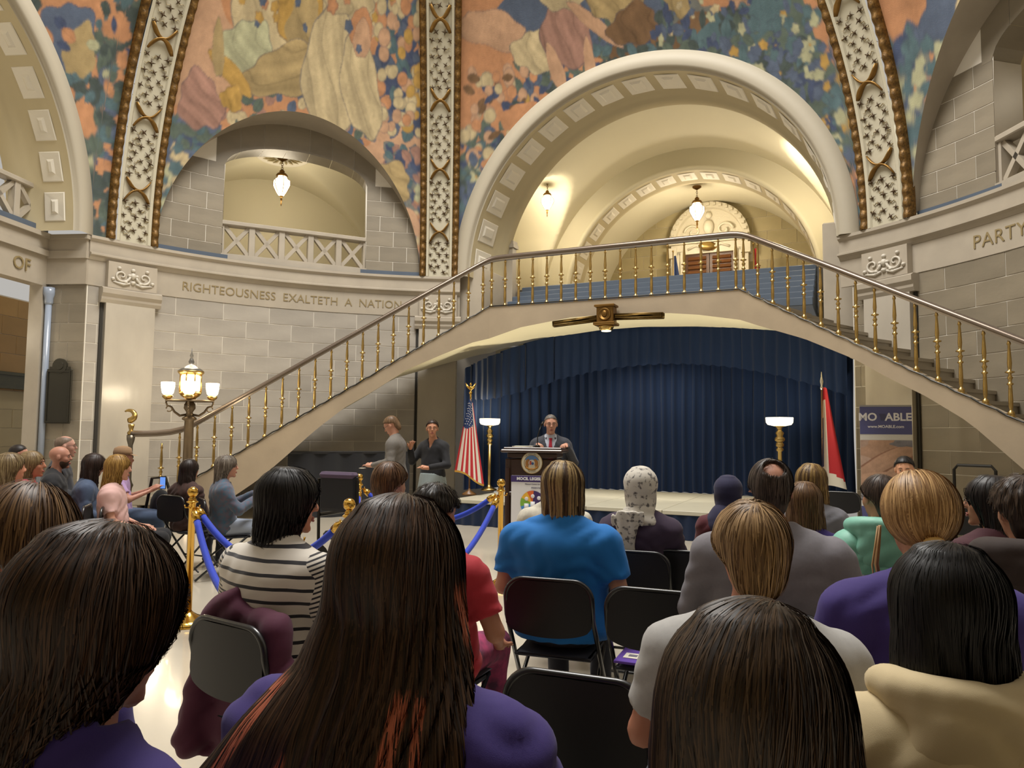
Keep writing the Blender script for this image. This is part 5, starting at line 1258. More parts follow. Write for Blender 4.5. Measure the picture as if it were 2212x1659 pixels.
# ------------------------------------------------------------------ smooth implicit bodies (numpy surface nets)
def smin(a, b, k):
    h = np.clip(.5 + .5 * (b - a) / k, 0, 1); return b * (1 - h) + a * h - k * h * (1 - h)
def ell(p, c, r):
    r = np.asarray(r, float); q = (p - np.asarray(c, float)) / r; k0 = np.sqrt((q * q).sum(-1)); k1 = np.sqrt(((q / r) ** 2).sum(-1)) + 1e-9
    return k0 * (k0 - 1) / k1
def cap(p, a, b, ra, rb):
    a = np.asarray(a, float); d = np.asarray(b, float) - a; q = p - a; h = np.clip(q @ d / (d @ d), 0, 1)
    return np.sqrt(((q - h[..., None] * d) ** 2).sum(-1)) - (ra + (rb - ra) * h)
CORN = np.array([(x, y, z) for x in (0, 1) for y in (0, 1) for z in (0, 1)])
EDG = [(0, 4), (1, 5), (2, 6), (3, 7), (0, 2), (1, 3), (4, 6), (5, 7), (0, 1), (2, 3), (4, 5), (6, 7)]
def sdf_mesh(f, lo, hi, h, zf=None):
    """zf: below this height the cells are stretched 2.2 times upright (bodies under clothes)"""
    if zf is not None:
        R_z = 2.2; wz = lambda z: np.where(z < zf, zf - (zf - z) * R_z, z)
        def g_(p): q = p.copy(); q[:, 2] = wz(p[:, 2]); d = f(q); return d
        lo_ = np.array(lo, float); lo_[2] = zf - (zf - lo_[2]) / R_z
        P, Q = sdf_mesh(g_, lo_, hi, h); P[:, 2] = wz(P[:, 2]); return P, Q
    lo = np.asarray(lo, float); hi = np.asarray(hi, float); C = 4
    n = (np.ceil((hi - lo) / (h * C)).astype(int) + 1)
    g = np.stack(np.meshgrid(*[(np.arange(k) * C + (C - 1) / 2) * h for k in n], indexing='ij'), -1) + lo
    d = f(g.reshape(-1, 3)).reshape(n)
    act = np.abs(d) < h * C * 2.0
    V = np.repeat(np.repeat(np.repeat(d, C, 0), C, 1), C, 2)
    A = np.argwhere(np.repeat(np.repeat(np.repeat(act, C, 0), C, 1), C, 2))
    if not len(A): return np.zeros((0, 3)), np.zeros((0, 4), int)
    V[tuple(A.T)] = f(A * h + lo)
    V[[0, -1]] = 1; V[:, [0, -1]] = 1; V[:, :, [0, -1]] = 1
    ins = V < 0; m = [s - 1 for s in V.shape]
    cnt = np.zeros(m, np.uint8)
    for c in CORN: cnt += ins[c[0]:c[0] + m[0], c[1]:c[1] + m[1], c[2]:c[2] + m[2]]
    cells = np.argwhere((cnt > 0) & (cnt < 8)); idx = np.full(m, -1, np.int64); idx[tuple(cells.T)] = np.arange(len(cells))
    vals = np.stack([V[tuple((cells + c).T)] for c in CORN], 1); pos = np.zeros((len(cells), 3)); w_ = np.zeros(len(cells))
    for a, b in EDG:
        va, vb = vals[:, a], vals[:, b]; x = (va < 0) != (vb < 0); t = np.where(x, va / np.where(x, va - vb, 1), 0)
        pos += np.where(x[:, None], CORN[a] + t[:, None] * (CORN[b] - CORN[a]), 0); w_ += x
    P = (cells + pos / w_[:, None]) * h + lo
    Q = []
    for ax in range(3):
        o1, o2 = [(1, 2), (2, 0), (0, 1)][ax]
        s0 = [slice(1, -1)] * 3; s1 = [slice(1, -1)] * 3; s0[ax] = slice(0, -1); s1[ax] = slice(1, None)
        a, b = ins[tuple(s0)], ins[tuple(s1)]; e = np.argwhere(a != b); 
        if not len(e): continue
        fl_ = a[tuple(e.T)]; off = np.ones(3, int); off[ax] = 0; c = e + off
        d1 = np.zeros(3, int); d1[o1] = 1; d2 = np.zeros(3, int); d2[o2] = 1
        q = np.stack([idx[tuple((c - d1 - d2).T)], idx[tuple((c - d2).T)], idx[tuple(c.T)], idx[tuple((c - d1).T)]], 1)
        q[~fl_] = q[~fl_][:, ::-1]; Q.append(q)
    Q = np.concatenate(Q); Q = Q[(Q >= 0).all(1)]
    return P, Q
def colour_attr(me, cols):
    at = me.color_attributes.new('Col', 'FLOAT_COLOR', 'POINT'); c = np.ones((len(me.vertices), 4), np.float32); c[:, :3] = cols; at.data.foreach_set('color', c.ravel())
def rot(yaw, pitch=0, roll=0):
    """columns are local axes; yaw to the right, pitch looks down, roll tilts to the right (degrees)"""
    return np.array(Matrix.Rotation(-rad(yaw), 3, 'Z') @ Matrix.Rotation(-rad(pitch), 3, 'X') @ Matrix.Rotation(rad(roll), 3, 'Y'))
HAIRM = attr_mat('hair', .46, spec=.32)
SKINC = {}
def skin(h): return mat('skin_' + h.lstrip('#'), h, .5, noise=(9, .12), second='#a5604a', spec=.35)
EYEW = mat('eye_white', '#b0a59b', .4); IRIS = mat('eye_iris', '#2d2119', .25); LIP = mat('lips', '#a5635a', .5); BROW = mat('brow', '#4a3626', .8)
FRAMEM = mat('glasses_frame', '#2a2326', .3, .2); LENS = None
def cloth(name, h, rough=.85, **k): return mat('cloth_' + name, h, rough, sheen=.06, bump=(700, .10), **k)
def wrinkle(p, amp, s=1.0, ph=0.0):
    """cloth folds: a few ridged waves bent by slower ones"""
    x, y, z = p[:, 0] * s, p[:, 1] * s, p[:, 2] * s
    a = 26 * z + 16 * np.abs(x) + 3.2 * np.sin(9 * x + 5 * y + ph) + 2.2 * np.sin(13 * z + ph * 2)
    b_ = 34 * x - 18 * z + 3.0 * np.sin(12 * z + 2 * ph) + 2 * np.sin(10 * y)
    m = .5 + .5 * np.sin(8 * x + 11 * z + 6 * y + ph)
    return amp * (m * (1 - 2 * np.abs(np.sin(a * .5))) + (1 - m) * .8 * (1 - 2 * np.abs(np.sin(b_ * .5))))
def person(label, px, ptop, Y, yaw=25, hyaw=0, hpitch=0, hroll=0, b=1.0, sk='#c0937a', top=None, sleeve='long', legs=None, hair=None, arms=None, stand=False, vox=.012,
           face=False, glasses=False, lean=0.0, extra=None, bottom='trousers', beard=None, depth=1.0, dx=0.0, chair_label=None, vneck=False, folds=.010):
    T = W(px, ptop, Y)
    dz = .42 if stand else 0.0
    up = np.array([0, 0, dz])
    hc = np.array([0, .035 + lean * .35, 1.205 - abs(lean) * .06]) + up
    Rh = rot(hyaw, hpitch, hroll); Ry = rot(hyaw)
    nom = 1.345 + dz - abs(lean) * .06; k = T.z / nom
    fy = Matrix.Rotation(-rad(yaw), 3, 'Z'); off = fy @ Vector((0, hc[1], 0)) * k
    loc = Vector((T.x - off.x, T.y - off.y, 0))
    hl = lambda p: (p - hc) @ Rh
    L_ = lambda y, z: np.array([0, y, z]) + up
    nb = L_(.0 + lean * .28, 1.02)
    sh = [np.array([sg * .176 * b, -.02 + lean * .24, .940]) + up for sg in (-1, 1)]
    if arms is None: arms = [((-.235 * b, .02, .71), (-.12, .25, .615), (.5, .8, -.1)), ((.235 * b, .02, .71), (.12, .25, .615), (-.5, .8, -.1))]
    A = []
    for i, (e, w_, hd) in enumerate(arms): A.append((sh[i], np.array(e) + up, np.array(w_) + up, np.array(hd, float) / np.linalg.norm(hd)))
    def torso(p):
        d = ell(p, L_(-.01 + lean * .17, .85), (.172 * b, .112 * depth, .19)); d = smin(d, ell(p, L_(.01 + lean * .06, .67), (.158 * b, .118 * depth, .17)), .06)
        d = smin(d, ell(p, L_(.0, .54), (.178 * b, .135 * depth, .125)), .06)
        d = smin(d, cap(p, sh[0] * [.82, 1, 1] , sh[1] * [.82, 1, 1], .056, .056), .05)
        for sg in (-1, 1): d = smin(d, cap(p, L_(-.01 + lean * .26, 1.045), np.array([sg * .135 * b, -.02 + lean * .24, .965]) + up, .046, .048), .05)
        return d
    def arm(p, i, upto=None, infl=0.0):
        s, e, w_, hd = A[i]; d = cap(p, s, e, .054 * (.6 + .4 * b), .043 * (.6 + .4 * b))
        if upto is None: d = smin(d, cap(p, e, w_, .042 * (.6 + .4 * b), .028), .02)
        return d - infl
    def hand(p, i):
        s, e, w_, hd = A[i]; sg = -1 if i == 0 else 1
        sd = np.cross(hd, [0, 0, 1.0]); sd = sd / (np.linalg.norm(sd) + 1e-6) * -sg; nn = np.cross(sd, hd) 
        nn = nn if nn[2] > 0 else -nn
        d = cap(p, w_, w_ + hd * .075, .027, .032)
        d = np.maximum(d, -1)
        for j, (o, l) in enumerate(((-.028, .068), (-.0095, .078), (.0095, .072), (.027, .056))):
            a = w_ + hd * .078 + sd * o; m_ = a + hd * l * .55 + sd * o * .25 - nn * .006; t = m_ + hd * l * .42 - nn * .02
            d = smin(d, smin(cap(p, a, m_, .0105, .0095), cap(p, m_, t, .0095, .008), .004), .006)
        a = w_ + hd * .02 - sd * .025; m_ = a + hd * .035 - sd * .028; t = m_ + hd * .035 - sd * .008
        return smin(d, smin(cap(p, a, m_, .014, .012), cap(p, m_, t, .012, .009), .006), .01)
    if stand: LG = [(np.array([sg * .09, .0, .93]), np.array([sg * .10, .02, .50]), np.array([sg * .10, -.01, .09]), np.array([sg * .12, .15, .04])) for sg in (-1, 1)]
    else: LG = [(np.array([sg * .09, .03, .535]), np.array([sg * .125, .45, .515]), np.array([sg * .12, .43, .10]), np.array([sg * .13, .58, .04])) for sg in (-1, 1)]
    def legsf(p, infl=0.0):
        d = None
        for h_, kn, an, ft in LG:
            e = smin(cap(p, h_, kn, .085 * (.5 + .5 * b), .060), cap(p, kn, an, .058, .042), .03); e = e - infl
            d = e if d is None else smin(d, e, .02)
        return d
    def feet(p):
        d = None
        for h_, kn, an, ft in LG:
            e = smin(cap(p, an + [0, -.02, -.04], ft, .040, .034), cap(p, an, an + [0, -.01, -.045], .038, .04), .02); d = e if d is None else np.minimum(d, e)
        return np.maximum(d, .004 - p[:, 2])
    def head(p):
        q = hl(p)
        d = ell(q, (0, -.008, .032), (.076, .097, .086)); d = smin(d, ell(q, (0, .032, -.045), (.056, .060, .074)), .03)
        d = smin(d, cap(q, (-.035, .074, .028), (.035, .074, .028), .014, .014), .02)          # brow
        for sg in (-1, 1):
            d = smin(d, ell(q, (sg * .040, .060, -.022), (.022, .022, .024)), .02)             # cheeks
            s = ell(q, (sg * .031, .098, .009), (.016, .013, .010)); d = -smin(-d, s, .010); d = smin(d, ell(q, (sg * .031, .079, .0185), (.015, .0125, .0055)), .004)
            e = ell(q, (sg * .079, -.004, -.004), (.010, .020, .032)); d = smin(d, e, .008)
        d = smin(d, smin(cap(q, (0, .086, .022), (0, .108, -.018), .009, .012), ell(q, (0, .104, -.022), (.017, .012, .010)), .008), .012)
        d = smin(d, ell(q, (0, .086, -.062), (.024, .012, .012)), .01); d = smin(d, ell(q, (0, .075, -.102), (.022, .02, .018)), .015)
        c = cap(q, (-.02, .101, -.061), (.02, .101, -.061), .0022, .0022); d = np.maximum(d, -c)
        return d
    def neck(p): return cap(p, nb - [0, .012, .03], hc + Rh @ np.array([0, -.018, -.06]), .056 * (.8 + .2 * b), .05)
    def body(p):
        d = smin(torso(p) + .012, neck(p), .035); d = smin(d, head(p), .018)
        for i in (0, 1): d = smin(d, smin(arm(p, i, None, -.006), hand(p, i), .012), .02)
        d = smin(d, legsf(p, -.008), .04); return smin(d, feet(p) + .006, .02)
    allp = np.array([hc + [0, 0, .14], hc - [.14, .14, .1], hc + [.14, .14, .1], L_(0, .45) - [.26 * b, .22, .1], L_(0, .9) + [.30 * b, .22, .0]] + [x for a in A for x in a[:3]] + [a[2] + a[3] * .22 for a in A] + [x for l in LG for x in l])
    lo = allp.min(0) - .09; hi = allp.max(0) + .09; lo[2] = -.02
    P, Q = sdf_mesh(body, lo, hi, max(vox, .0085) if face else (.012 if Y < 1.5 else max(vox, .019)), zf=(hc[2] - .17) if face else None)
    o = obj('person', mesh_np(P, Q), skin(sk), None, loc, -rad(yaw)); o.scale = (k, k, k); tag(o, label, 'person')
    # upper garment
    if top is not None:
        ln = {'short': .55, 'none': -.1, 'three': 1.3}.get(sleeve, 2.0)
        ph = px * .013
        def shirt(p, infl=.016):
            d = smin(torso(p) - infl, ell(p, L_(-.02 + lean * .22, .925), (.205 * b, .098 * depth, .095)), .06)
            q = p - nb; d = np.maximum(d, -(np.sqrt(q[:, 0] ** 2 + (q[:, 1] - .02) ** 2 + ((q[:, 2] - .06) * .9) ** 2) - .072))
            for i in (0, 1):
                s, e, w_, hd = A[i]
                if ln < 0: continue
                if ln <= 1: 
                    dr = (e - s) / np.linalg.norm(e - s); a_ = np.maximum(cap(p, s, e, .062 * (.6 + .4 * b), .062 * (.6 + .4 * b)), (p - (s + (e - s) * ln * 1.25)) @ dr)
                else:
                    dr = (w_ - e) / np.linalg.norm(w_ - e); a_ = smin(cap(p, s, e, .063 * (.6 + .4 * b), .055), np.maximum(cap(p, e, w_, .054, .042), (p - (e + (w_ - e) * min(1.0, ln - 1 + .0) * .97)) @ dr), .02)
                d = smin(d, a_, .055)
            if stand: d = np.maximum(d, (.80) - p[:, 2])
            else: d = np.maximum(d, .47 - p[:, 2])
            if vneck: d = np.maximum(d, -np.maximum(np.abs(p[:, 0]) - np.clip((p[:, 2] - ((.80 if vneck is True else vneck) + dz)) * .36, -1, .075), -(p[:, 1] - .02)))
            if folds: d = d + wrinkle(p, folds * .62, 1.75, ph)
            return d
        lo2, hi2 = lo.copy(), hi.copy(); lo2[2] = .40 + (.36 if stand else 0); hi2[2] = 1.12 + dz
        P, Q = sdf_mesh(shirt, lo2, hi2, max(vox, .0115) if Y < 2.6 else .0155)
        obj('jacket' if vneck else 'shirt', mesh_np(P, Q), top, o)
    # lower garment
    if legs is not None:
        if bottom == 'skirt':
            def sk_(p): 
                t = np.clip((1.0 - p[:, 2]) / .75, 0, 1); r = .16 + .10 * t + .010 * np.sin(np.arctan2(p[:, 1], p[:, 0]) * 18) * t
                return np.maximum(np.maximum((np.hypot(p[:, 0] / 1.15, p[:, 1]) - r) * .9, .22 - p[:, 2]), p[:, 2] - 1.0)
            P, Q = sdf_mesh(sk_, (-.4, -.35, .15), (.4, .35, 1.1), .013)
            obj('skirt', mesh_np(P, Q), legs, o)
        else:
            def tr(p):
                d = smin(legsf(p, .014), np.maximum(ell(p, L_(0, .54), (.178 * b, .135 * depth, .115)) - .006, p[:, 2] - (.60 + dz)), .04); d = np.maximum(d, .085 - p[:, 2]); return d + wrinkle(p, .004, 1.0, 2)
            lo3, hi3 = lo.copy(), hi.copy(); hi3[2] = .68 + dz; lo3[2] = .03
            P, Q = sdf_mesh(tr, lo3, hi3, .025); obj('trousers', mesh_np(P, Q), legs, o)
        hi4 = hi.copy(); hi4[2] = .16
        P, Q = sdf_mesh(feet, lo, hi4, .016)
        if len(P): obj('shoes', mesh_np(P, Q), mat('shoe_black', '#15151a', .5), o)
    # hair ----------------------------------------------------------
    H_ = dict(style='short', col='#4a3626', col2=None, n=0, wid=.0016, streak=None, prof=None, t=0.0, bang=0, steps=40)
    H_.update(hair or {})
    st_ = H_['style']
    if st_ != 'bald':
        t_ = H_['t']; prof = H_['prof']
        def hair_f(p):
            q = hl(p); ang = np.arctan2(q[:, 0], -q[:, 1])
            d = ell(q, (0, -.014, .034), (.084 + t_, .106 + t_, .096 + t_))
            if st_ in ('short', 'curly', 'balding'):
                d = np.maximum(d, H_.get('line', .024) - (q @ np.array([0, -.50, .866])))
                for sg in (-1, 1): d = np.maximum(d, -(ell(q, (sg * .088, .012, -.012), (.03, .026, .034))))
                d = np.maximum(d, -ell(q, (0, .115, -.02), (.085, .062, .098)))
                if st_ == 'balding': d = np.maximum(d, -ell(q, H_.get('spot', (0, -.03, .14)), H_.get('spotr', (.058, .075, .05))))
                if H_.get('nape'): d = smin(d, ell(q, (0, -.075, -.03), (.062 + t_ * .6, .042, .085)), .03)
                if st_ == 'curly': d = d + .006 * np.sin(75 * q[:, 0] + 20 * q[:, 2]) * np.sin(70 * q[:, 1] + 3 * np.sin(40 * q[:, 0])) * np.sin(80 * q[:, 2] + 2)
            if prof is not None:
                qq = q if H_.get('rigid') else (p - hc) @ Ry
                z = qq[:, 2]; pr = np.array(prof, float); pr = pr[np.argsort(pr[:, 0])]; tp_ = pr[-1]; pr = np.vstack([pr] + [np.concatenate([[tp_[0] + dz_, tp_[1] * f_, tp_[2] * f_], tp_[3:]]) for dz_, f_ in ((.03, .9), (.055, .72), (.075, .45))])
                a = np.interp(z, pr[:, 0], pr[:, 1]); bb_ = np.interp(z, pr[:, 0], pr[:, 2]); yc = np.interp(z, pr[:, 0], pr[:, 3]); xc = np.interp(z, pr[:, 0], pr[:, 4]) if pr.shape[1] > 4 else 0
                e = (np.hypot((qq[:, 0] - xc) / a, (qq[:, 1] - yc) / bb_) - 1) * np.minimum(a, bb_) * .8
                if H_.get('groove', .003): 
                    an2 = np.arctan2(qq[:, 0] - xc, -(qq[:, 1] - yc)); e = e + H_.get('groove', .003) * np.sin(23 * an2 + 2.5 * np.sin(7 * z) + 9 * an2 * an2) * np.clip(.05 - z, 0, .12) / .12
                e = np.maximum(e, np.maximum(z - pr[-1, 0], pr[0, 0] - z + .012 * np.sin(40 * qq[:, 0])))
                d = smin(d, e, .035)
            if st_ in ('long', 'bob', 'pony'):
                d = np.maximum(d, -ell(q, (0, .120, -.035), H_.get('facecut', (.070, .066, .110))))
                if st_ == 'pony': d = np.maximum(d, -.02 - q @ np.array([0, -.34, .94]) * 1.0 - .03)
            if st_ == 'hijab': d = np.maximum(d, -ell(q, (0, .125, -.02), (.062, .05, .085))) + .0035 * np.sin(55 * q[:, 2] + 30 * np.abs(q[:, 0]) + 4 * np.sin(18 * q[:, 1])) * np.clip(.06 - q[:, 2], 0, .1) * 10
            return d
        zlow = (min(r_[0] for r_ in prof) if prof is not None else -.14)
        wmax = max([.13 + t_] + [r_[1] + abs(r_[4] if len(r_) > 4 else 0) for r_ in (prof or [])]) + .03
        ymin = min([-.15 - t_] + [r_[3] - r_[2] for r_ in (prof or [])]) - .03
        r_ = max(wmax, -ymin, .17 + t_)
        lo5 = hc + [-r_, -r_, min(zlow, -.16) - .03]; hi5 = hc + [r_, r_, .17 + t_]
        P, Q = sdf_mesh(hair_f, lo5, hi5, H_.get('vox', .0095 if Y < 3.5 else .0105))
        if st_ == 'hijab': obj('headscarf', mesh_np(P, Q), H_['mat'], o)
        else:
            c1 = np.array(H(H_['col'])); c2 = np.array(H(H_['col2'])) if H_['col2'] else c1 * 1.7
            me = mesh_np(P, Q)
            def shade(p, rnd):
                c = c1 + (c2 - c1) * (rnd[:, None] ** 1.3)
                if H_['streak'] is not None: c = H_['streak']((p - hc), c, rnd)
                return c
            ang = np.arctan2(P[:, 0] - hc[0], P[:, 1] - hc[1]); colour_attr(me, shade(P, np.clip(.35 + .3 * np.sin(ang * 37 + 2 * np.sin(ang * 11)) + .2 * np.sin(ang * 90), 0, 1) * .8))
            ho = obj('hair', me, HAIRM, o)
            n = int(H_['n'] * (.52 if Y < 2.6 else .42))
            if n:
                rs = np.random.default_rng(int(px)); 
                # seeds over the whole upper surface and down the sides
                nz_ = n; u = rs.normal(0, 1, (nz_, 3)); u /= np.linalg.norm(u, axis=1)[:, None]; u[:, 2] = np.abs(u[:, 2]) * 1.0
                p = hc + (u * [.12, .14, .12] + [0, -.014, .034]) @ Rh.T
                if prof is not None:
                    m = rs.random(nz_) < .5; zz = rs.uniform(zlow * .75, .0, nz_); aa = rs.uniform(0, 2 * PI, nz_)
                    pr = np.array(prof, float); pr = pr[np.argsort(pr[:, 0])]
                    a_, b_2, y_, x_ = [np.interp(zz, pr[:, 0], pr[:, j]) if pr.shape[1] > j else zz * 0 for j in (1, 2, 3, 4)]
                    p2 = hc + np.stack([x_ + a_ * np.sin(aa), y_ + b_2 * np.cos(aa), zz], 1) @ (Rh if H_.get('rigid') else Ry).T
                    p = np.where(m[:, None], p2, p)
                def grad(x):
                    e = .003; g = np.stack([hair_f(x + [e, 0, 0]) - hair_f(x - [e, 0, 0]), hair_f(x + [0, e, 0]) - hair_f(x - [0, e, 0]), hair_f(x + [0, 0, e]) - hair_f(x - [0, 0, e])], 1)
                    return g / (np.linalg.norm(g, axis=1)[:, None] + 1e-9)
                offs = rs.uniform(.0005, .0045, nz_) + H_.get('fly', 0) * rs.random(nz_) ** 6
                for _ in range(4): p = p - (hair_f(p) - offs)[:, None] * grad(p)
                crown = hc + Rh @ np.array(H_.get('crown', (0.01, -.03, .12)))
                S = H_['steps']; step = H_.get('step', .014); tr_ = np.zeros((S, nz_, 3)); nr_ = np.zeros((S, nz_, 3)); alive = np.ones((S, nz_), bool); al = np.ones(nz_, bool)
                zend = hc[2] + zlow + rs.uniform(-.01, .09, nz_) ** 1 if prof is not None else np.full(nz_, -9)
                vel = np.zeros((nz_, 3)); jit = rs.normal(0, .07, (nz_, 3))
                for s in range(S):
                    g = grad(p); tr_[s] = p; nr_[s] = g; alive[s] = al
                    dv = np.array([0, 0, -1.0]) * .9; ra = (p - crown); ra = ra / (np.linalg.norm(ra, axis=1)[:, None] + 1e-6)
                    flat = np.clip(np.abs(g[:, 2]), 0, 1)[:, None]
                    v = dv * (1 - .5 * flat) + ra * flat * 1.3 + jit
                    if H_.get('flow') is not None: v = H_['flow'](p - hc, v)
                    v = v - (v * g).sum(1)[:, None] * g; v = v / (np.linalg.norm(v, axis=1)[:, None] + 1e-6); vel = vel * .45 + v * .55 if s else v
                    q = p + vel * step; q = q - (hair_f(q) - offs)[:, None] * g
                    al = al & (q[:, 2] > zend) & (np.abs(hair_f(q)) < .012)
                    p = np.where(al[:, None], q, p)
                wdt = H_['wid'] * rs.uniform(.6, 1.4, nz_)
                tn_ = np.gradient(tr_, axis=0); sd = np.cross(tn_, nr_); sd /= (np.linalg.norm(sd, axis=2)[..., None] + 1e-9)
                prf = np.interp(np.arange(S) / S, [0, .05, .7, 1], [.4, 1, 1, .25])[:, None, None]
                Lf = tr_ - sd * wdt[None, :, None] * prf; Rt = tr_ + sd * wdt[None, :, None] * prf + nr_ * .0006
                VV = np.stack([Lf, Rt], 2).reshape(-1, 3); ii, jj = np.meshgrid(np.arange(S - 1), np.arange(nz_), indexing='ij'); ok = alive[1:]
                base = (ii * nz_ + jj) * 2; nx2 = ((ii + 1) * nz_ + jj) * 2
                F4 = np.stack([base, base + 1, nx2 + 1, nx2], -1)[ok]
                used = np.zeros(len(VV), bool); used[F4.ravel()] = True; mp = np.cumsum(used) - 1
                rr_ = np.repeat(np.tile(rs.random(nz_), S), 2)
                me = mesh_np(VV[used], mp[F4]); colour_attr(me, shade(VV[used], rr_[used]))
                so = obj('hair_strands', me, HAIRM, ho); so['kind'] = 'stuff'
    if beard:
        def bf(p):
            q = hl(p); d = ell(q, (0, .031, -.048), (.059, .064, .075)); d = np.maximum(d, q[:, 2] + .035 + .0 * q[:, 1]); d = np.maximum(d, -(q[:, 1] - .0)); return np.maximum(d, -ell(q, (0, .10, -.062), (.024, .03, .009)))
        P, Q = sdf_mesh(bf, hc - .16, hc + .16, .006); me = mesh_np(P, Q); colour_attr(me, np.tile(np.array(H(beard)), (len(P), 1))); obj('beard', me, HAIRM, o)
    if face:
        Mh = Matrix(Rh.tolist()).to_4x4(); Mh.translation = Vector(hc)
        for sg in (-1, 1):
            mb = MB(); mb.ball((sg * .031, .0775, .009), .0115, 10, 8); mb.ball((sg * .031, .0845, .009), (.0060, .0052, .0060), 8, 6, 1); e = mb.build('eye', [EYEW, IRIS], o, True); e.matrix_local = Mh
            mb = MB(); mb.tube([(sg * .016, .098, .028), (sg * .032, .097, .034), (sg * .047, .086, .029)], [.0035, .004, .002], 6); e = mb.build('eyebrow', BROW, o, True); e.matrix_local = Mh
        mb = MB(); mb.tube([(-.022, .092, -.062), (-.008, .099, -.057), (.008, .099, -.057), (.022, .092, -.062)], [.003, .005, .005, .003], 6); mb.tube([(-.02, .092, -.064), (0, .100, -.069), (.02, .092, -.064)], [.003, .006, .003], 6); e = mb.build('lips', LIP, o, True); e.matrix_local = Mh
    if glasses:
        Mh = Matrix(Rh.tolist()).to_4x4(); Mh.translation = Vector(hc); mb = MB()
        for sg in (-1, 1):
            mb.tube([(sg * .033 + .024 * math.cos(a), .106 - .008 * abs(math.cos(a)), .006 + .020 * math.sin(a)) for a in [i * PI / 8 for i in range(17)]], .0011, 5)
            mb.tube([(sg * .058, .098, .010), (sg * .078, .03, .012), (sg * .082, -.02, .006)], .0018, 5)
        mb.tube([(-.010, .106, .010), (0, .110, .013), (.010, .106, .010)], .0018, 5); e = mb.build('glasses', mat(glasses if isinstance(glasses, str) else 'glasses_frame', '#2a2326', .3), o, True); e.matrix_local = Mh
    env = dict(o=o, hc=hc, Rh=Rh, L=L_, lo=lo, hi=hi, vox=vox, torso=torso, arm=arm, A=A, nb=nb, b=b, up=up, neck=neck, Mh=None)
    M4 = Matrix(Rh.tolist()).to_4x4(); M4.translation = Vector(hc); env['Mh'] = M4
    if extra: extra(env)
    if chair_label:
        f_ = fy @ Vector((0, 1, 0)); c = loc - f_ * ((.085 + .115 * depth) * k)
        chair(c.x, c.y, yaw, chair_label)
    return env
def add_sdf(env, name, f, m, lo, hi, vox=None):
    P, Q = sdf_mesh(f, lo, hi, vox or env['vox']); return obj(name, mesh_np(P, Q), m, env['o'])
PURPLE = cloth('purple', '#33236a'); BLACKC = cloth('black', '#17171b'); DENIM = cloth('denim', '#41506a', noise=(30, .3))
DKTR = cloth('dark_trousers', '#1c1d26'); GREYTEE = cloth('grey_tee', '#a9a7a4', noise=(60, .15))
# ---- extras
def hood(env, m, r=.055, drop=.0, name='hood', wide=.13):
    nb = env['nb']
    pts = [nb + np.array([math.sin(a) * wide * 1.05, -math.cos(a) * wide * .85 - .01, .03 + .035 * math.cos(a) - drop * (math.cos(a) > 0) * math.cos(a)]) for a in np.linspace(-2.3, 2.3, 13)]
    def f(p):
        d = None
        for a, b_ in zip(pts[:-1], pts[1:]):
            e = cap(p, a, b_, r, r); d = e if d is None else smin(d, e, .02)
        e = ell(p, nb + [0, -wide * .85, -.05 - drop], (wide * 1.1, .05, .12)); d = smin(d, e, .05)
        return d + wrinkle(p, .007, 1.2, 1.0)
    add_sdf(env, name, f, m, nb - [.3, .33, .3], nb + [.3, .3, .2], .011)
def collar(env, m, name='collar', r=.016, rad_=.068, h=.03):
    nb = env['nb']
    mb = MB(); pts = [(nb[0] + rad_ * 1.1 * math.sin(a), nb[1] - .002 - rad_ * math.cos(a), nb[2] + h + .012 * math.cos(a)) for a in np.linspace(-2.5, 2.5, 22)]
    mb.tube(pts, r, 8, flat=(.55, 1.25)); mb.build(name, m, env['o'], True)
# ---- back rows first -------------------------------------------------
def suit(env, shirtc, tiec, jm):
    t = env['torso']; up = env['up']
    def f(p): d = t(p) - .010; d = np.maximum(d, (.72 + up[2]) - p[:, 2]); return np.maximum(np.maximum(d, -p[:, 1] - .0), np.abs(p[:, 0]) - .085)
    L = env['L']; add_sdf(env, 'dress_shirt', f, shirtc, L(-.1, .68) - [.15, 0, 0], L(.25, 1.12) + [.15, 0, 0], .007)
    collar(env, shirtc, 'shirt_collar', .014, .062, .035); collar(env, jm, 'jacket_collar', .017, .078, .006)
    def tie(p):
        z = p[:, 2] - up[2]; w_ = np.interp(z, [.66, .74, .96, 1.0, 1.03], [.02, .036, .02, .017, .022]); d = np.abs(t(p) - .016) - .008
        return np.maximum(np.maximum(np.maximum(d, np.abs(p[:, 0]) - w_), -p[:, 1]), np.maximum(z - 1.03, .68 - z))
    add_sdf(env, 'tie', tie, tiec, L(.0, .66) - [.1, 0, 0], L(.25, 1.06) + [.1, 0, 0], .005)
SUITG = cloth('charcoal_suit', '#35373f'); SUIT2 = cloth('grey_tweed', '#6b6660', noise=(80, .3)); SUIT3 = cloth('light_grey_suit', '#77747a', noise=(90, .15))
person('man in grey suit and red tie speaking behind the podium', 1190, 893, 9.55, yaw=185, hyaw=-8, hpitch=6, sk='#c4937c', top=SUITG, legs=SUITG, stand=True, vox=.0068, face=True, glasses='thin_glasses', vneck=True, b=1.12, folds=.004,
       hair=dict(style='short', line=.040, col='#57514c', col2='#8a847d', t=-.004, vox=.007, n=500, wid=.0016, steps=8, step=.008), arms=[((-.30, .05, .72), (-.20, .30, .945), (.5, .8, -.25)), ((.30, .05, .72), (.15, .30, .945), (-.5, .8, -.25))],
       extra=lambda e: suit(e, cloth('pale_blue_shirt', '#b9bfcc'), cloth('red_tie', '#a01c30'), SUITG))
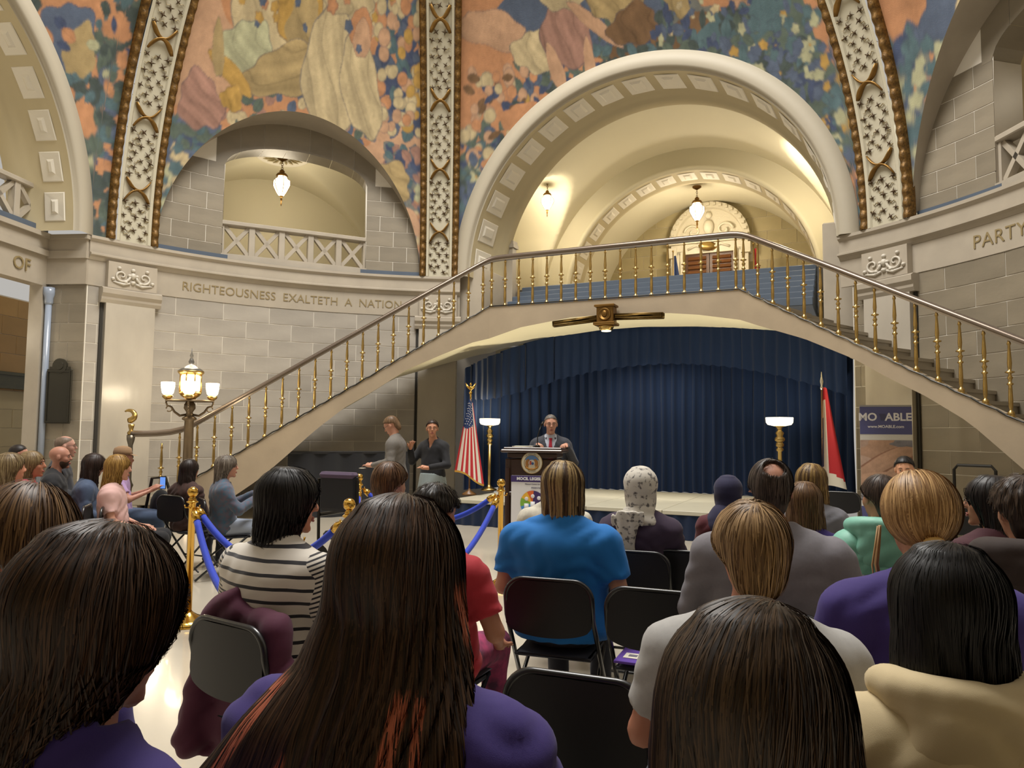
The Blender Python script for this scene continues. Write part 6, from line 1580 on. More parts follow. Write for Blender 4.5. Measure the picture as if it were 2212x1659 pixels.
person('sign language interpreter in black jacket and pale skirt with one hand raised', 934, 905, 10.2, yaw=205, hyaw=-32, hpitch=0, sk='#c08a6c', top=BLACKC, legs=cloth('pale_skirt', '#8f9a9a'), bottom='skirt', stand=True, vox=.0068, face=True, glasses='thin_glasses', vneck=.90, folds=.004,
       hair=dict(style='short', line=.036, col='#2e2119', nape=True, t=.003, n=700, steps=8, step=.008, vox=.007), arms=[((-.27, .06, .70), (-.10, .30, .66), (.75, .6, .15)), ((.29, .10, .74), (.19, .30, .93), (-.45, .35, .75))], extra=lambda e: collar(e, BLACKC, 'lapel', .016, .075, .0))
def card(e):
    mb = MB(); mb.box((0.0, .47, .62 + .42), (.09, .07, .004), bev=.0); mb.build('note_card', PAPER, e['o'])
person('man in grey tweed jacket standing in profile reading a small note card', 846, 897, 9.9, yaw=278, hyaw=0, hpitch=32, sk='#bf8d75', top=SUIT2, legs=cloth('grey_trousers', '#6b6a6c'), stand=True, vox=.0075, face=True, glasses='thin_glasses', folds=.005, lean=.12, b=1.1,
       hair=dict(style='short', line=.034, nape=True, col='#5c4632', col2='#8a6c4e', t=.002,  n=500, steps=8, step=.008, vox=.007), arms=[((-.26, .0, .72), (-.09, .30, .66), (.3, .9, .1)), ((.26, .0, .72), (.09, .30, .66), (-.3, .9, .1))], extra=card)
person('dark haired woman facing the audience in front of the pull-up banner', 1953, 984, 7.2, yaw=205, hyaw=5, hpitch=8, sk='#c89473', top=BLACKC, legs=DKTR, vox=.0075, face=True, hair=dict(style='short', line=.036, col='#15110f', t=.006, nape=True, n=300, steps=8, step=.008, vox=.007))
SCRN = mat('phone_screen', '#5f86c8', .3, emit=('#5f8fe0', .8))
def phone(e, i, label):
    o = e['o']; bpy.context.view_layer.update(); s, el, w_, hd = e['A'][i]; q = o.matrix_world @ Vector(w_ + hd * .10 + np.array([0, .03, .03]))
    t = thing('phone', label, 'phone', q[:], rad(-15)); mb = MB(); mb.box((0, 0, 0), (.08, .010, .15), bev=.004); mb.build('case', IRON, t); mb = MB(); mb.box((0, -.0065, 0), (.07, .003, .13)); mb.build('screen', SCRN, t)
# left block facing right towards the podium
LB = 'left'
person('seated officer with glasses and shoulder badge behind the bald man', 143, 938, 9.0, yaw=62, sk='#b98d7c', top=cloth('officer', '#2a2c33'), legs=DKTR, glasses=True, face=True, vox=.011, b=1.1, hair=dict(style='balding', col='#6a5a4d', t=-.006, spot=(0, .01, .15), spotr=(.06, .1, .06)),
       extra=lambda e: (lambda mb: (mb.lathe([(.055, 0), (.055, .01)], 16, (-.245, -.01, .90), axis=(-1, 0, .2)), mb.build('shoulder_badge', mat('badge_white', '#c9ccd2', .6), e['o'])))(MB()))
person('bald bearded man in black shirt seated in the left block', 131, 960, 8.0, yaw=66, sk='#b07f6b', top=BLACKC, legs=DKTR, face=True, vox=.010, beard='#3a2a20', hair=dict(style='bald'), b=1.1, chair_label='black folding chair under the bald bearded man')
person('short dark haired man at the far left behind the pink sweater', 43, 958, 9.2, yaw=70, sk='#b07f6b', top=cloth('navy', '#20242f'), legs=DKTR, vox=.013, hair=dict(style='short', col='#221c1a'))
person('blonde woman in coral pink top with face in profile', 72, 972, 7.0, yaw=72, sk='#bb8166', top=cloth('coral', '#c1485a'), legs=DKTR, face=True, vox=.0105, hair=dict(style='bob', col='#6e5a3e', col2='#a08a63', t=.004, prof=[(.03, .088, .09, -.03), (-.08, .09, .07, -.05), (-.2, .10, .06, -.06)], n=700, steps=22), chair_label='black folding chair under the woman in coral pink')
person('woman with long wavy ash blonde hair at the left edge', 26, 976, 6.3, yaw=60, sk='#bb8166', top=cloth('dusty_pink', '#b0626a'), legs=DKTR, vox=.011, hair=dict(style='long', col='#5d4b34', col2='#a08c66', t=.008, prof=[(.03, .10, .10, -.03), (-.1, .12, .08, -.05), (-.25, .13, .07, -.07), (-.40, .12, .06, -.07)], n=1100, steps=34), chair_label='black folding chair under the wavy ash blonde woman')
person('dark haired person in faded denim jacket leaning forward in the left block', 205, 979, 7.7, yaw=62, hpitch=22, sk='#b07f6b', top=DENIM, legs=DKTR, vox=.011, lean=.15, hair=dict(style='bob', col='#251a16', col2='#3d2c25', t=.01, prof=[(.03, .10, .09, -.03), (-.1, .11, .09, -.04), (-.24, .11, .08, -.04)], n=700, steps=26), chair_label='black folding chair under the denim jacket')
def capf(e):
    mb = MB(); mb.lathe([(.100, .05), (.104, .08), (.092, .13), (.05, .152), (.005, .158)], 20, (0, -.012, 0)); mb.grid(lambda u, v: ((u - .5) * .17, .075 + .085 * v * math.sqrt(max(0, 1 - (2 * u - 1) ** 2 * .8)), .062 - .02 * v), 10, 5)
    c = mb.build('cap', cloth('tan_cap', '#8d6f50'), e['o'], True); c.matrix_local = e['Mh']
person('person in lilac shirt and tan cap beyond the long haired blonde', 268, 966, 8.6, yaw=66, sk='#b07f6b', top=cloth('lilac', '#a98bb5'), legs=DENIM, sleeve='short', vox=.011, hair=dict(style='short', col='#5d4630', t=-.002), extra=lambda e: (capf(e), phone(e, 1, 'phone with glowing blue screen held by the lilac shirt')), arms=[((-.23, .10, .74), (-.08, .34, .84), (.3, .8, .4)), ((.25, .12, .74), (.12, .36, .84), (-.1, .8, .5))], chair_label='black folding chair under the lilac shirt')
person('woman with long straight golden hair in pale pink top and black trousers', 258, 980, 7.0, yaw=70, hpitch=4, sk='#c2907a', top=cloth('pale_pink', '#cba59f'), sleeve='short', legs=BLACKC, face=True, vox=.009, hair=dict(style='long', col='#7a5a2c', col2='#c39a52', t=.006, prof=[(.03, .092, .10, -.02), (-.1, .10, .085, -.05), (-.25, .105, .07, -.085), (-.38, .10, .05, -.10)], n=1600, steps=36), chair_label='black folding chair under the golden haired woman in pale pink')
person('dark haired woman in fuzzy brown coat seated beside the lamp post', 412, 990, 8.2, yaw=28, sk='#b07f6b', top=cloth('brown_fur', '#3a2019', noise=(30, .4)), legs=DKTR, vox=.011, folds=.012, b=1.15, arms=[((-.34, .06, .76), (-.37, .16, .90), (-.1, .5, .8)), ((.25, .04, .72), (.12, .25, .62), (-.5, .8, 0))], extra=lambda e: phone(e, 0, 'phone with glowing blue screen held up beside the fuzzy brown coat'), hair=dict(style='bob', col='#1f1614', col2='#33241f', t=.006, prof=[(.03, .096, .09, -.03), (-.1, .11, .08, -.05), (-.26, .125, .07, -.07)], n=600, steps=26), chair_label='black folding chair under the fuzzy brown coat')
FLOR = mat('cloth_floral', '#35566b', .85, noise=(30, .8), second='#5d4a55', sheen=.2)
person('grey haired woman with dark glasses in teal floral blouse raising her hands', 492, 981, 7.8, yaw=58, hyaw=10, sk='#c08d76', top=FLOR, legs=cloth('pale_jeans', '#8f98a8'), face=True, glasses='dark_glasses', vox=.0085, b=1.05, hair=dict(style='bob', col='#4f453c', col2='#a09689', t=.008, prof=[(.03, .094, .10, -.03), (-.1, .095, .07, -.06), (-.24, .085, .055, -.08)], n=900, steps=26),
       arms=[((-.25, .10, .74), (-.06, .36, .90), (.1, .5, .8)), ((.25, .12, .74), (.05, .40, .88), (-.1, .5, .8))], chair_label='black folding chair under the teal floral blouse')
# right and middle blocks facing the stage
PAPW = cloth('cream_cardigan', '#c9c3b2', noise=(50, .3))
def shades(e):
    mb = MB()
    for sg in (-1, 1): mb.ball((sg * .036, .055, .118), (.026, .008, .02), 10, 6); mb.tube([(sg * .06, .05, .115), (sg * .098, -.02, .075)], .003, 5)
    mb.tube([(-.012, .058, .12), (.012, .058, .12)], .003, 5); g = mb.build('sunglasses', FRAMEM, e['o'], True); g.matrix_local = e['Mh']
person('person in cream cardigan with sunglasses pushed up, seated beyond the blue polo', 1203, 998, 5.05, yaw=22, sk='#c0937a', top=PAPW, legs=DKTR, vox=.011, b=1.12, hair=dict(style='bob', col='#3b2a1d', t=.004, prof=[(.03, .09, .09, -.02), (-.1, .09, .06, -.05)], n=300, steps=14), extra=shades)
def streaky(light, freq=60, lo_=.0):
    def f(p, c, rnd):
        a = np.arctan2(p[:, 0], -p[:, 1] + .02); s = (np.sin(a * freq * .31) + np.sin(a * freq * .73 + 1) + .8 * np.sin(a * freq * .17 + 2)) > lo_
        return np.where((s & (p[:, 2] > -.14))[:, None], c * .25 + np.array(H(light)) * .75, c)
    return f
BLUEP = cloth('bright_blue', '#0f6db8')
person('woman with highlighted blonde bob in bright blue polo shirt', 1217, 996, 3.9, yaw=18, sk='#b98a70', top=BLUEP, sleeve='short', legs=DKTR, vox=.009, b=1.38, depth=1.25, hair=dict(style='bob', col='#3a2a1c', col2='#5d4630', t=.012, prof=[(.05, .100, .11, -.01), (-.05, .108, .105, -.01), (-.13, .104, .095, -.02), (-.165, .092, .085, -.03)], n=2200, steps=30, step=.011, streak=streaky('#b59a6a', 60, -.2), crown=(0, 0, .13)),
       arms=[((-.30, -.02, .70), (-.2, .25, .60), (.4, .9, 0)), ((.31, -.04, .70), (.22, .22, .60), (-.3, .9, 0))], extra=lambda e: collar(e, BLUEP, 'collar', .02, .076, .02), chair_label='black folding chair behind the bright blue polo shirt')
SCARF = mat('scarf_print', '#c4beb3', .8, noise=(34, .85), second='#2b2630', sheen=.1, ramp=(.36, .47))
def scarf_tail(e):
    nb = e['nb']; f = lambda p: np.maximum((np.hypot((p[:, 0] + .05 + (p[:, 2] - nb[2]) * -.08) / (.075 + .02 * np.sin(p[:, 2] * 20)), (p[:, 1] + .15) / .022) - 1) * .02, np.maximum(p[:, 2] - nb[2] - .05, .70 - p[:, 2])) + .003 * np.sin(90 * p[:, 0])
    add_sdf(e, 'scarf_tail', f, SCARF, (-.22, -.22, .66), (.1, -.08, 1.12), .008)
    g = lambda p: smin(ell(p, nb + [0, -.01, .03], (.105, .105, .07)), ell(p, nb + [.03, -.06, -.02], (.11, .07, .06)), .04) + .005 * np.sin(60 * p[:, 2] + 22 * p[:, 0])
    add_sdf(e, 'scarf_wrap', g, SCARF, nb - .2, nb + .2, .009)
person('person in grey and black patterned headscarf and plum coat', 1384, 1008, 4.75, yaw=20, hyaw=-6, sk='#b98a70', top=cloth('plum', '#33243a'), legs=DKTR, vox=.0095, b=1.15, hair=dict(style='hijab', mat=SCARF, t=.016, prof=[(.05, .105, .12, -.01), (-.05, .10, .115, -.01), (-.16, .095, .10, -.01)], groove=0), extra=scarf_tail, chair_label='black folding chair behind the patterned headscarf')
NAVH = cloth('navy_scarf', '#1d1c3d')
def navy_cape(e):
    nb = e['nb']; add_sdf(e, 'scarf_cape', lambda p: smin(ell(p, nb + [0, -.02, -.05], (.17, .15, .14)), ell(p, nb + [0, -.02, .04], (.1, .1, .08)), .05) + wrinkle(p, .005), NAVH, nb - .3, nb + .25, .011)
person('person in plain navy headscarf', 1573, 1027, 5.4, yaw=24, sk='#b98a70', top=cloth('dark_red', '#4d1520'), legs=DKTR, vox=.011, hair=dict(style='hijab', mat=NAVH, t=.016, prof=[(.05, .105, .12, -.01), (-.16, .10, .11, -.02)], groove=0), extra=navy_cape, chair_label='black folding chair behind the navy headscarf')
person('woman with blonde highlights in grey top near the right of the stage', 1753, 1001, 5.3, yaw=26, hyaw=6, sk='#b98a70', top=cloth('heather_grey', '#6f6f76'), legs=DKTR, vox=.011, hair=dict(style='bob', col='#4a3622', col2='#8a6c42', t=.010, prof=[(.05, .10, .11, -.01), (-.1, .11, .10, -.02), (-.22, .115, .085, -.03)], n=1100, steps=28, streak=streaky('#a3854f', 50, .3)), chair_label='black folding chair behind the blonde highlights')
person('woman with smooth brown hair in purple shirt beyond the grey suit', 1738, 1040, 4.4, yaw=24, sk='#b98a70', top=PURPLE, legs=DKTR, vox=.011, hair=dict(style='long', col='#4a3220', col2='#80603f', t=.010, prof=[(.05, .10, .11, -.01), (-.1, .112, .10, -.03), (-.25, .12, .08, -.05)], n=1100, steps=28), chair_label='black folding chair behind the smooth brown hair')
MINT = cloth('mint', '#79b5a1', .55)
person('person with glasses and dark hair in quilted mint jacket', 1899, 1022, 4.0, yaw=16, hyaw=-22, sk='#b58468', top=MINT, legs=DKTR, glasses=True, face=True, vox=.0095, b=1.12, folds=.013, hair=dict(style='short', col='#2b211c', col2='#544338', t=.006, nape=True, n=900, steps=12, step=.01), extra=lambda e: hood(e, MINT, .05, .02), chair_label='black folding chair behind the mint jacket')
person('dark haired woman with glasses in maroon top at the right', 2135, 1026, 3.7, yaw=10, hyaw=-62, sk='#b58468', top=cloth('maroon', '#3f1620'), legs=DKTR, glasses=True, face=True, vox=.0095, hair=dict(style='long', col='#14100f', col2='#2c2422', t=.008, prof=[(.05, .098, .105, -.02), (-.1, .10, .09, -.05), (-.2, .10, .07, -.06)], n=900, steps=24), chair_label='black folding chair behind the maroon top')
COAT = cloth('brown_coat', '#2c201c')
person('person with dark curly hair in brown hooded coat at the right edge', 2204, 1030, 2.95, yaw=12, sk='#a8765c', top=COAT, legs=DKTR, vox=.010, b=1.4, folds=.010, depth=1.2, hair=dict(style='curly', col='#241a15', col2='#4b3a2d', t=.018, n=1500, steps=7, step=.012, fly=.012, nape=True), extra=lambda e: hood(e, COAT, .06, .03), chair_label='black folding chair behind the brown hooded coat')
person('brown haired man in light blue patterned shirt by the rope stanchions', 845, 996, 4.3, yaw=26, sk='#b98a70', top=cloth('light_blue_print', '#5674b4', noise=(60, .5), second='#c8d0e0'), sleeve='short', legs=DKTR, vox=.010, b=1.1, hair=dict(style='short', col='#3c281b', col2='#7a5638', t=.010, nape=True, n=1400, steps=9, step=.011))
REDT = cloth('red', '#a3202c')
person('dark curly haired bearded person in red tee shirt', 944, 1046, 3.35, yaw=24, hyaw=10, hpitch=10, sk='#a8765c', top=REDT, sleeve='short', legs=cloth('pink_print', '#4a2440', noise=(14, .9), second='#b03a6a'), vox=.009, b=1.30, depth=1.3, beard='#231814', face=True, hair=dict(style='curly', col='#14100f', col2='#33291f', t=.016, n=2200, steps=7, step=.011, fly=.014, nape=True), arms=[((-.29, .0, .70), (-.2, .28, .62), (.4, .8, 0)), ((.33, .0, .70), (.24, .24, .58), (-.3, .8, -.2))], chair_label='black folding chair behind the red tee shirt')
person('man with thinning crown in light grey suit jacket and glasses', 1664, 986, 3.25, yaw=20, hyaw=-4, sk='#b3826c', top=SUIT3, legs=cloth('grey_trousers', '#6b6a6c'), vox=.009, b=1.38, depth=1.15, glasses=True, folds=.008, hair=dict(style='balding', col='#2b221d', col2='#574a42', t=.001, spot=(.012, -.085, .098), spotr=(.050, .055, .040), n=1800, steps=9, step=.011, nape=True), extra=lambda e: collar(e, SUIT3, 'collar', .024, .08, .012), chair_label='black folding chair behind the light grey suit')
STRIPE = None
def stripe_mat(name, spacing, duty, axis, wob):
    m, nt, b_ = nodes_of(name); L = nt.links.new; N = nt.nodes.new
    tc = N('ShaderNodeTexCoord'); mp = N('ShaderNodeVectorMath'); mp.operation = 'DOT_PRODUCT'; mp.inputs[1].default_value = tuple(x / spacing for x in axis); L(tc.outputs['Object'], mp.inputs[0])
    nz = N('ShaderNodeTexNoise'); nz.inputs['Scale'].default_value = 5; L(tc.outputs['Object'], nz.inputs[0]); ad = N('ShaderNodeMath'); ad.operation = 'MULTIPLY_ADD'; ad.inputs[1].default_value = wob; L(nz.outputs['Fac'], ad.inputs[0]); L(mp.outputs['Value'], ad.inputs[2])
    fr = N('ShaderNodeMath'); fr.operation = 'FRACT'; L(ad.outputs[0], fr.inputs[0]); lt = N('ShaderNodeMath'); lt.operation = 'LESS_THAN'; lt.inputs[1].default_value = duty; L(fr.outputs[0], lt.inputs[0])
    mx = N('ShaderNodeMix'); mx.data_type = 'RGBA'; mx.inputs[6].default_value = (*H('#cfc8bd'), 1); mx.inputs[7].default_value = (*H('#1a1820'), 1); L(lt.outputs[0], mx.inputs[0]); L(mx.outputs[2], b_.inputs['Base Color']); b_.inputs['Roughness'].default_value = .9; b_.inputs['Sheen Weight'].default_value = .3
    MATS[name] = m; return m
def stripes(e):
    A = e['A']; b = e['b']
    for i in (0, 1):
        s, el, w_, hd = A[i]; ax = (el - s) / np.linalg.norm(el - s)
        def f(p): return smin(cap(p, s + [0, 0, .012], el, .080, .064), cap(p, el, w_, .062, .045), .02) + wrinkle(p, .004)
        lo = np.minimum(np.minimum(s, el), w_) - .13; hi = np.maximum(np.maximum(s, el), w_) + .13
        add_sdf(e, 'striped_sleeve', f, stripe_mat('sleeve_stripes_%d' % i, .0165, .42, ax, .5), lo, hi, .009)
    nb = e['nb']; g = lambda p: np.abs(cap(p, nb - [0, .015, -.0], nb + [0, .0, .075], .078, .064)) - .008
    add_sdf(e, 'neckband', lambda p: np.maximum(g(p), np.maximum(p[:, 2] - nb[2] - .065, nb[2] - p[:, 2] - .02)), cloth('black', '#17171b'), nb - .13, nb + .16, .007)
person('woman with black bob and round glasses in black and white striped sweater', 628, 1011, 3.05, yaw=30, hyaw=38, hpitch=4, sk='#c0876c', top=stripe_mat('sweater_stripes', .050, .26, (0, 0, 1), .25), legs=DKTR, face=True, glasses='clear_glasses', vox=.008, b=1.22, depth=1.2, folds=.004, hair=dict(style='bob', col='#0f0d0d', col2='#2f2a29', t=.014, rigid=True, facecut=(.066, .07, .125), prof=[(.05, .100, .11, -.01), (-.05, .106, .098, -.028), (-.13, .104, .085, -.042), (-.165, .098, .078, -.046)], n=2600, steps=24, step=.012, wid=.0014), extra=stripes)
jc = W(502, 1330, 2.78); chair(jc.x, jc.y, 34, 'black folding chair with maroon jacket hung over its back')
person('person with sandy cropped hair in pale grey tee shirt', 1620, 1081, 2.0, yaw=16, hyaw=-14, sk='#bb8168', top=GREYTEE, sleeve='short', legs=DKTR, vox=.0085, b=1.22, depth=1.15, folds=.006, hair=dict(style='short', col='#62492f', col2='#bd9b70', t=.011, nape=True, n=3600, steps=17, step=.010, wid=.0016, fly=.004, crown=(.0, -.05, .12)))
GINGER = dict(style='pony', col='#7d5a34', col2='#cba470', t=.015, n=3400, steps=18, step=.012, wid=.0014, crown=(0, .05, .12))
def tail(e):
    hc = e['hc']; rs = np.random.default_rng(4); mb = MB()
    def wisp(name, a0, pts, n, spread, wd, cols):
        V = []; Fc = []; C_ = []
        for i in range(n):
            j = rs.normal(0, 1, 3) * spread; q = [np.array(p) + j * (.35 + .65 * t) for p, t in zip(pts, np.linspace(0, 1, len(pts)))]; c = np.array(H(cols[0])) + (np.array(H(cols[1])) - np.array(H(cols[0]))) * rs.random()
            ts = np.linspace(0, 1, 14); xs = np.stack([np.interp(ts, np.linspace(0, 1, len(pts)), [x[k] for x in q]) for k in range(3)], 1); xs[1:-1] = xs[1:-1] * .5 + (xs[:-2] + xs[2:]) * .25
            b0 = len(V)
            for k, x in enumerate(xs): w2 = wd * (1 - .6 * k / 13); V += [x + hc - [w2, 0, 0], x + hc + [w2, 0, 0]]; C_ += [c, c]
            for k in range(13): Fc.append((b0 + 2 * k, b0 + 2 * k + 1, b0 + 2 * k + 3, b0 + 2 * k + 2))
        me = mesh_np(np.array(V), np.array(Fc)); colour_attr(me, np.array(C_)); o = obj(name, me, HAIRM, e['o']); o['kind'] = 'stuff'
    wisp('ponytail', 0, [(0, -.09, -.02), (.01, -.13, -.07), (.0, -.14, -.13), (.03, -.13, -.22), (.05, -.13, -.30)], 700, .016, .0016, ('#8a5a2c', '#d6a564'))
    lk = MB()
    for i in range(9):
        j = rs.normal(0, .005, 3); lk.tube([tuple(hc + np.array(q) + j * (.5 + .2 * k)) for k, q in enumerate([(-.100, .02, -.02), (-.108, .01, -.08), (-.116, .0, -.13), (-.112, -.01, -.17), (-.104, -.01, -.20)])], [.0025, .003, .003, .002, .001], 4)
    l_ = lk.build('loose_lock', mat('blonde_lock', '#b08a5c', .6, noise=(40, .3)), e['o'], True); l_['kind'] = 'stuff'
    mb.lathe([(.026, -.012), (.03, 0), (.026, .012)], 12, tuple(hc + np.array([.005, -.118, -.055])), axis=(0, -.6, -.8)); mb.build('hair_tie', mat('hair_tie', '#c9a15e', .5), e['o'], True)
person('strawberry blonde woman with low ponytail in purple shirt', 1983, 1019, 2.25, yaw=14, hyaw=-6, sk='#bb8a70', top=PURPLE, sleeve='short', legs=DKTR, vox=.009, b=1.2, hair=GINGER, extra=tail, chair_label='black folding chair behind the strawberry blonde ponytail')
CREAM = cloth('cream_hoodie', '#c4b28c')
person('woman with glossy black bob in cream hooded sweatshirt', 2042, 1180, 1.55, yaw=10, hyaw=-6, hpitch=10, sk='#b98a70', top=CREAM, legs=DKTR, vox=.008, b=1.22, depth=1.25, folds=.008, hair=dict(style='bob', col='#070606', col2='#1d1918', t=.016, prof=[(.05, .102, .115, -.01), (-.05, .112, .108, -.015), (-.12, .116, .095, -.025), (-.175, .108, .085, -.03)], n=5200, steps=24, step=.014, wid=.0010, crown=(.02, -.02, .12)), extra=lambda e: hood(e, CREAM, .042, .03, wide=.125), chair_label='black folding chair behind the cream hooded sweatshirt')
# nearest row
person('bearded man with tousled brown hair and purple shirt bowing his head at the left edge', 60, 1054, 1.62, yaw=10, hyaw=-62, hpitch=30, sk='#a8644e', top=PURPLE, sleeve='short', legs=DKTR, face=True, vox=.008, b=1.15, beard='#3a241a', hair=dict(style='short', col='#3b2618', col2='#80603c', t=.016, n=3800, steps=12, step=.010, wid=.0013, fly=.006, nape=True, crown=(.02, -.06, .11)))
BRN = dict(col='#1c110b', col2='#4d3522')
person('woman with long dark brown hair falling left over a purple shirt', 228, 1136, 1.12, yaw=20, hyaw=12, hpitch=14, hroll=-4, sk='#b07f6b', top=PURPLE, sleeve='short', legs=DKTR, vox=.008, b=1.06, folds=.010, hair=dict(style='long', **BRN, t=.012, prof=[(.05, .100, .112, -.01, -.005), (-.045, .110, .10, -.025, -.02), (-.15, .106, .085, -.085, -.055), (-.23, .112, .075, -.135, -.10), (-.38, .115, .06, -.18, -.15)], n=7500, steps=32, step=.018, wid=.0010, crown=(.0, -.0, .13)))
def pink(p, c, rnd):
    x, y, z = p[:, 0], p[:, 1], p[:, 2]; bk = y < -.02
    m = bk & (z < -.15) & ((np.abs(x - (.072 + (z + .16) * .10)) < .013) | (np.abs(x - (.100 - (z + .16) * .09)) < .008) | (np.abs(x - (-.185 + (z + .2) * .55)) < .014) | ((z < -.24) & (np.abs(x - (-.105 + (z + .26) * .35)) < .008)))
    m = m | ((x > .100) & (z < .0) & (z > -.19) & (y > -.05))
    return np.where((m & (rnd > .2))[:, None], np.array(H('#b5654a')) * (.5 + .7 * rnd[:, None]), c)
person('woman with very long straight brown hair with coral streaks over a purple shirt', 866, 1079, 1.38, yaw=14, hyaw=-2, hpitch=2, sk='#b07f6b', top=PURPLE, sleeve='short', legs=DKTR, vox=.008, b=1.26, depth=1.2, folds=.009, hair=dict(style='long', **BRN, t=.018, prof=[(.05, .106, .115, -.01, 0), (-.0, .115, .11, -.02, 0), (-.05, .123, .10, -.03, 0), (-.13, .145, .09, -.065, -.005), (-.21, .185, .075, -.12, -.03), (-.35, .235, .06, -.175, -.075), (-.52, .25, .05, -.185, -.09)], n=10500, steps=40, step=.018, wid=.0011, streak=pink, crown=(0, .03, .13)))
person('woman with shoulder length brown hair nearest the camera at bottom right', 1624, 1320, 1.02, yaw=14, hyaw=4, sk='#b07f6b', top=cloth('dark_top', '#2a2326'), legs=DKTR, vox=.008, hair=dict(style='long', col='#1b120c', col2='#54402c', t=.028, prof=[(.05, .120, .125, -.01, 0), (.02, .128, .12, -.015, 0), (-.06, .136, .115, -.02, .0), (-.24, .138, .10, -.035, .0)], n=8500, steps=26, step=.018, wid=.0010, crown=(.03, .02, .13)))
# ------------------------------------------------------------------ empty chairs and small things among the audience
def chair_at(px, pt, Y, yaw, label):
    p = W(px, pt, Y); return chair(p.x, p.y, yaw, label), p
chair_at(1246, 1440, 2.22, 22, 'empty black folding chair with grey seat beside the coral streaked hair')
cC, pC = chair_at(1412, 1262, 3.42, 22, 'empty black folding chair holding a purple folder')
chair_at(1818, 1053, 9.6, 30, 'empty black folding chair in front of the state flag')
chair_at(2065, 1075, 7.6, 24, 'empty black folding chair beyond the maroon top')
chair_at(1490, 1182, 4.55, 22, 'empty black folding chair between the plum coat and the grey suit')
chair_at(232, 1093, 6.85, 70, 'black folding chair at the left block aisle')
c = W(2090, 1590, 1.20); chair(c.x, c.y, 10, 'black folding chair at the bottom right corner below the cream sweatshirt')
fy = Matrix.Rotation(-rad(22), 3, 'Z'); q = Vector((pC.x, pC.y, 0)) + fy @ Vector((-.06, .13, 0))
t = thing('purple_folder', 'purple folder with white labels lying on an empty chair seat', 'folder', (q.x, q.y, .462), -rad(22))
mb = MB(); mb.box((0, 0, .006), (.24, .31, .012), bev=.002); mb.build('cover', cloth('folder_purple', '#5b3a9c'), t)
for (x, y, w_, h_) in ((-.04, -.06, .10, .08), (-.06, .08, .08, .06)):
    mb = MB(); mb.box((x, y, .0135), (w_, h_, .002)); lb = mb.build('label', PAPER, t); mb = MB(); mb.box((x - .01, y, .015), (w_ * .4, h_ * .4, .001)); mb.build('label_print', mat('label_ink', '#6d6a7a', .7), lb)
# maroon jacket over the chair behind the striped sweater
MAR = cloth('maroon_jacket', '#4a1430')
jf = Matrix.Rotation(-rad(34), 3, 'Z') @ Vector((0, .075, 0)); t = thing('maroon_jacket', 'maroon jacket draped over the chair behind the striped sweater', 'jacket', (jc.x + jf.x, jc.y + jf.y, 0), -rad(34))
def jk(p):
    x, y, z = p[:, 0], p[:, 1], p[:, 2]
    a = smin(ell(p, (-.15, .02, .80), (.12, .05, .075)), cap(p, (-.13, .02, .84), (-.10, .03, .885), .035, .024), .03)
    a = smin(a, cap(p, (-.22, .0, .76), (-.29, -.03, .30), .045, .07), .05)
    b_ = smin(cap(p, (-.05, .02, .80), (.16, .0, .79), .04, .045), cap(p, (.18, -.02, .77), (.25, -.04, .42), .05, .075), .04)
    c_ = ell(p, (-.02, .03, .40), (.27, .045, .24)); return smin(smin(a, b_, .03), c_, .05) + wrinkle(p, .008, 1.4, .5)
P, Q = sdf_mesh(jk, (-.45, -.2, .1), (.42, .25, 1.0), .010); obj('jacket_cloth', mesh_np(P, Q), MAR, t)
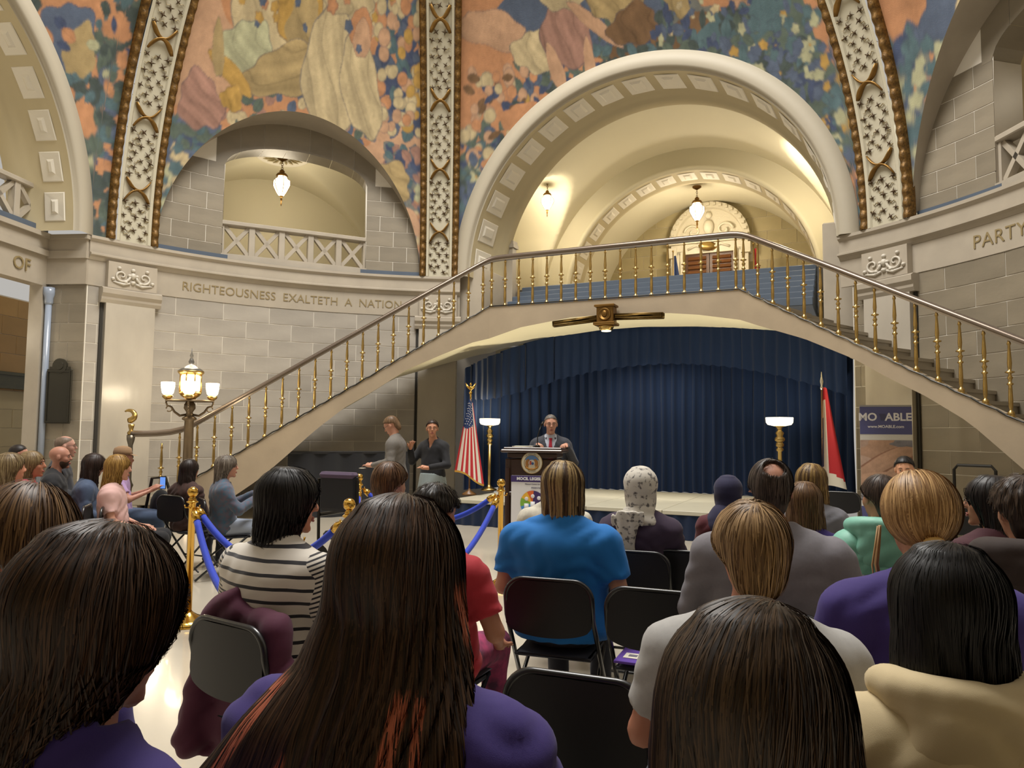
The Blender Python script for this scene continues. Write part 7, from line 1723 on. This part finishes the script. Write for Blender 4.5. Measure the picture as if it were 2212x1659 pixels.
# padded high-back transport chair
wp = W(733, 1040, 7.2); t = thing('padded_chair', 'black padded chair with purple top edge beside the rope stanchion', 'chair', (wp.x, wp.y, 0), rad(-25))
PADP = cloth('purple_pad', '#4a3a50')
mb = MB(); mb.box((0, 0, .92), (.44, .08, .36), bev=.03); mb.build('backrest', BLACKC, t); mb = MB(); mb.box((0, -.01, 1.09), (.42, .11, .06), bev=.025); mb.build('top_pad', PADP, t)
mb = MB(); mb.box((0, .24, .50), (.44, .44, .08), bev=.03); mb.build('seat', BLACKC, t)
for sx in (-1, 1):
    mb = MB(); mb.tube([(sx * .23, -.02, 1.05), (sx * .23, 0, .3), (sx * .23, .05, .04)], .015, 8); mb.tube([(sx * .23, .45, .5), (sx * .23, .45, .04)], .015, 8); mb.tube([(sx * .23, 0, .70), (sx * .23, .4, .70)], .02, 8); mb.build('side_frame', IRON, t)
    mb = MB(); mb.lathe([(.20, -.02), (.21, 0), (.20, .02)], 24, (sx * .27, .0, .21), axis=(1, 0, 0)); mb.build('wheel', IRON, t)
# stroller handle and phones in the left block
sp_ = W(335, 1045, 8.9); t = thing('folded_stroller', 'small black folded stroller between the left block chairs', 'stroller', (sp_.x, sp_.y, 0), rad(-20))
mb = MB(); mb.tube([(-.2, 0, .04), (-.12, 0, .6), (-.05, 0, .93), (.15, 0, .95), (.22, 0, .8), (.2, 0, .04)], .018, 8); mb.build('frame', IRON, t); mb = MB(); mb.ball((.05, .05, .6), (.14, .1, .2), 12, 8); mb.build('seat_cloth', BLACKC, t, True)
for x in (-.2, .2): mb = MB(); mb.lathe([(.05, -.015), (.06, 0), (.05, .015)], 16, (x, 0, .06), axis=(0, 1, 0)); mb.build('wheel', IRON, t)
# chair trolley under the right flight
tp = W(2165, 1040, 8.2); t = thing('chair_trolley', 'dark metal trolley of folded chairs under the right flight', 'trolley', (tp.x, tp.y, 0), rad(-50))
mb = MB(); mb.box((0, 0, .16), (1.0, .5, .05), bev=.01); mb.build('platform', IRON, t)
mb = MB(); mb.tube([(-.48, 0, .16), (-.48, 0, 1.15), (-.44, 0, 1.2), (-.1, 0, 1.2), (-.06, 0, 1.15), (-.06, 0, .16)], .018, 8); mb.build('handle', IRON, t)
for k in range(5): mb = MB(); mb.box((.05 + .09 * k, 0, .62), (.04, .46, .86), bev=.01); mb.build('folded_chair', CHB, t)
for sx in (-.4, .4):
    for sy in (-.2, .2): mb = MB(); mb.ball((sx, sy, .068), (.06, .03, .068), 10, 8); mb.build('wheel', IRON, t)
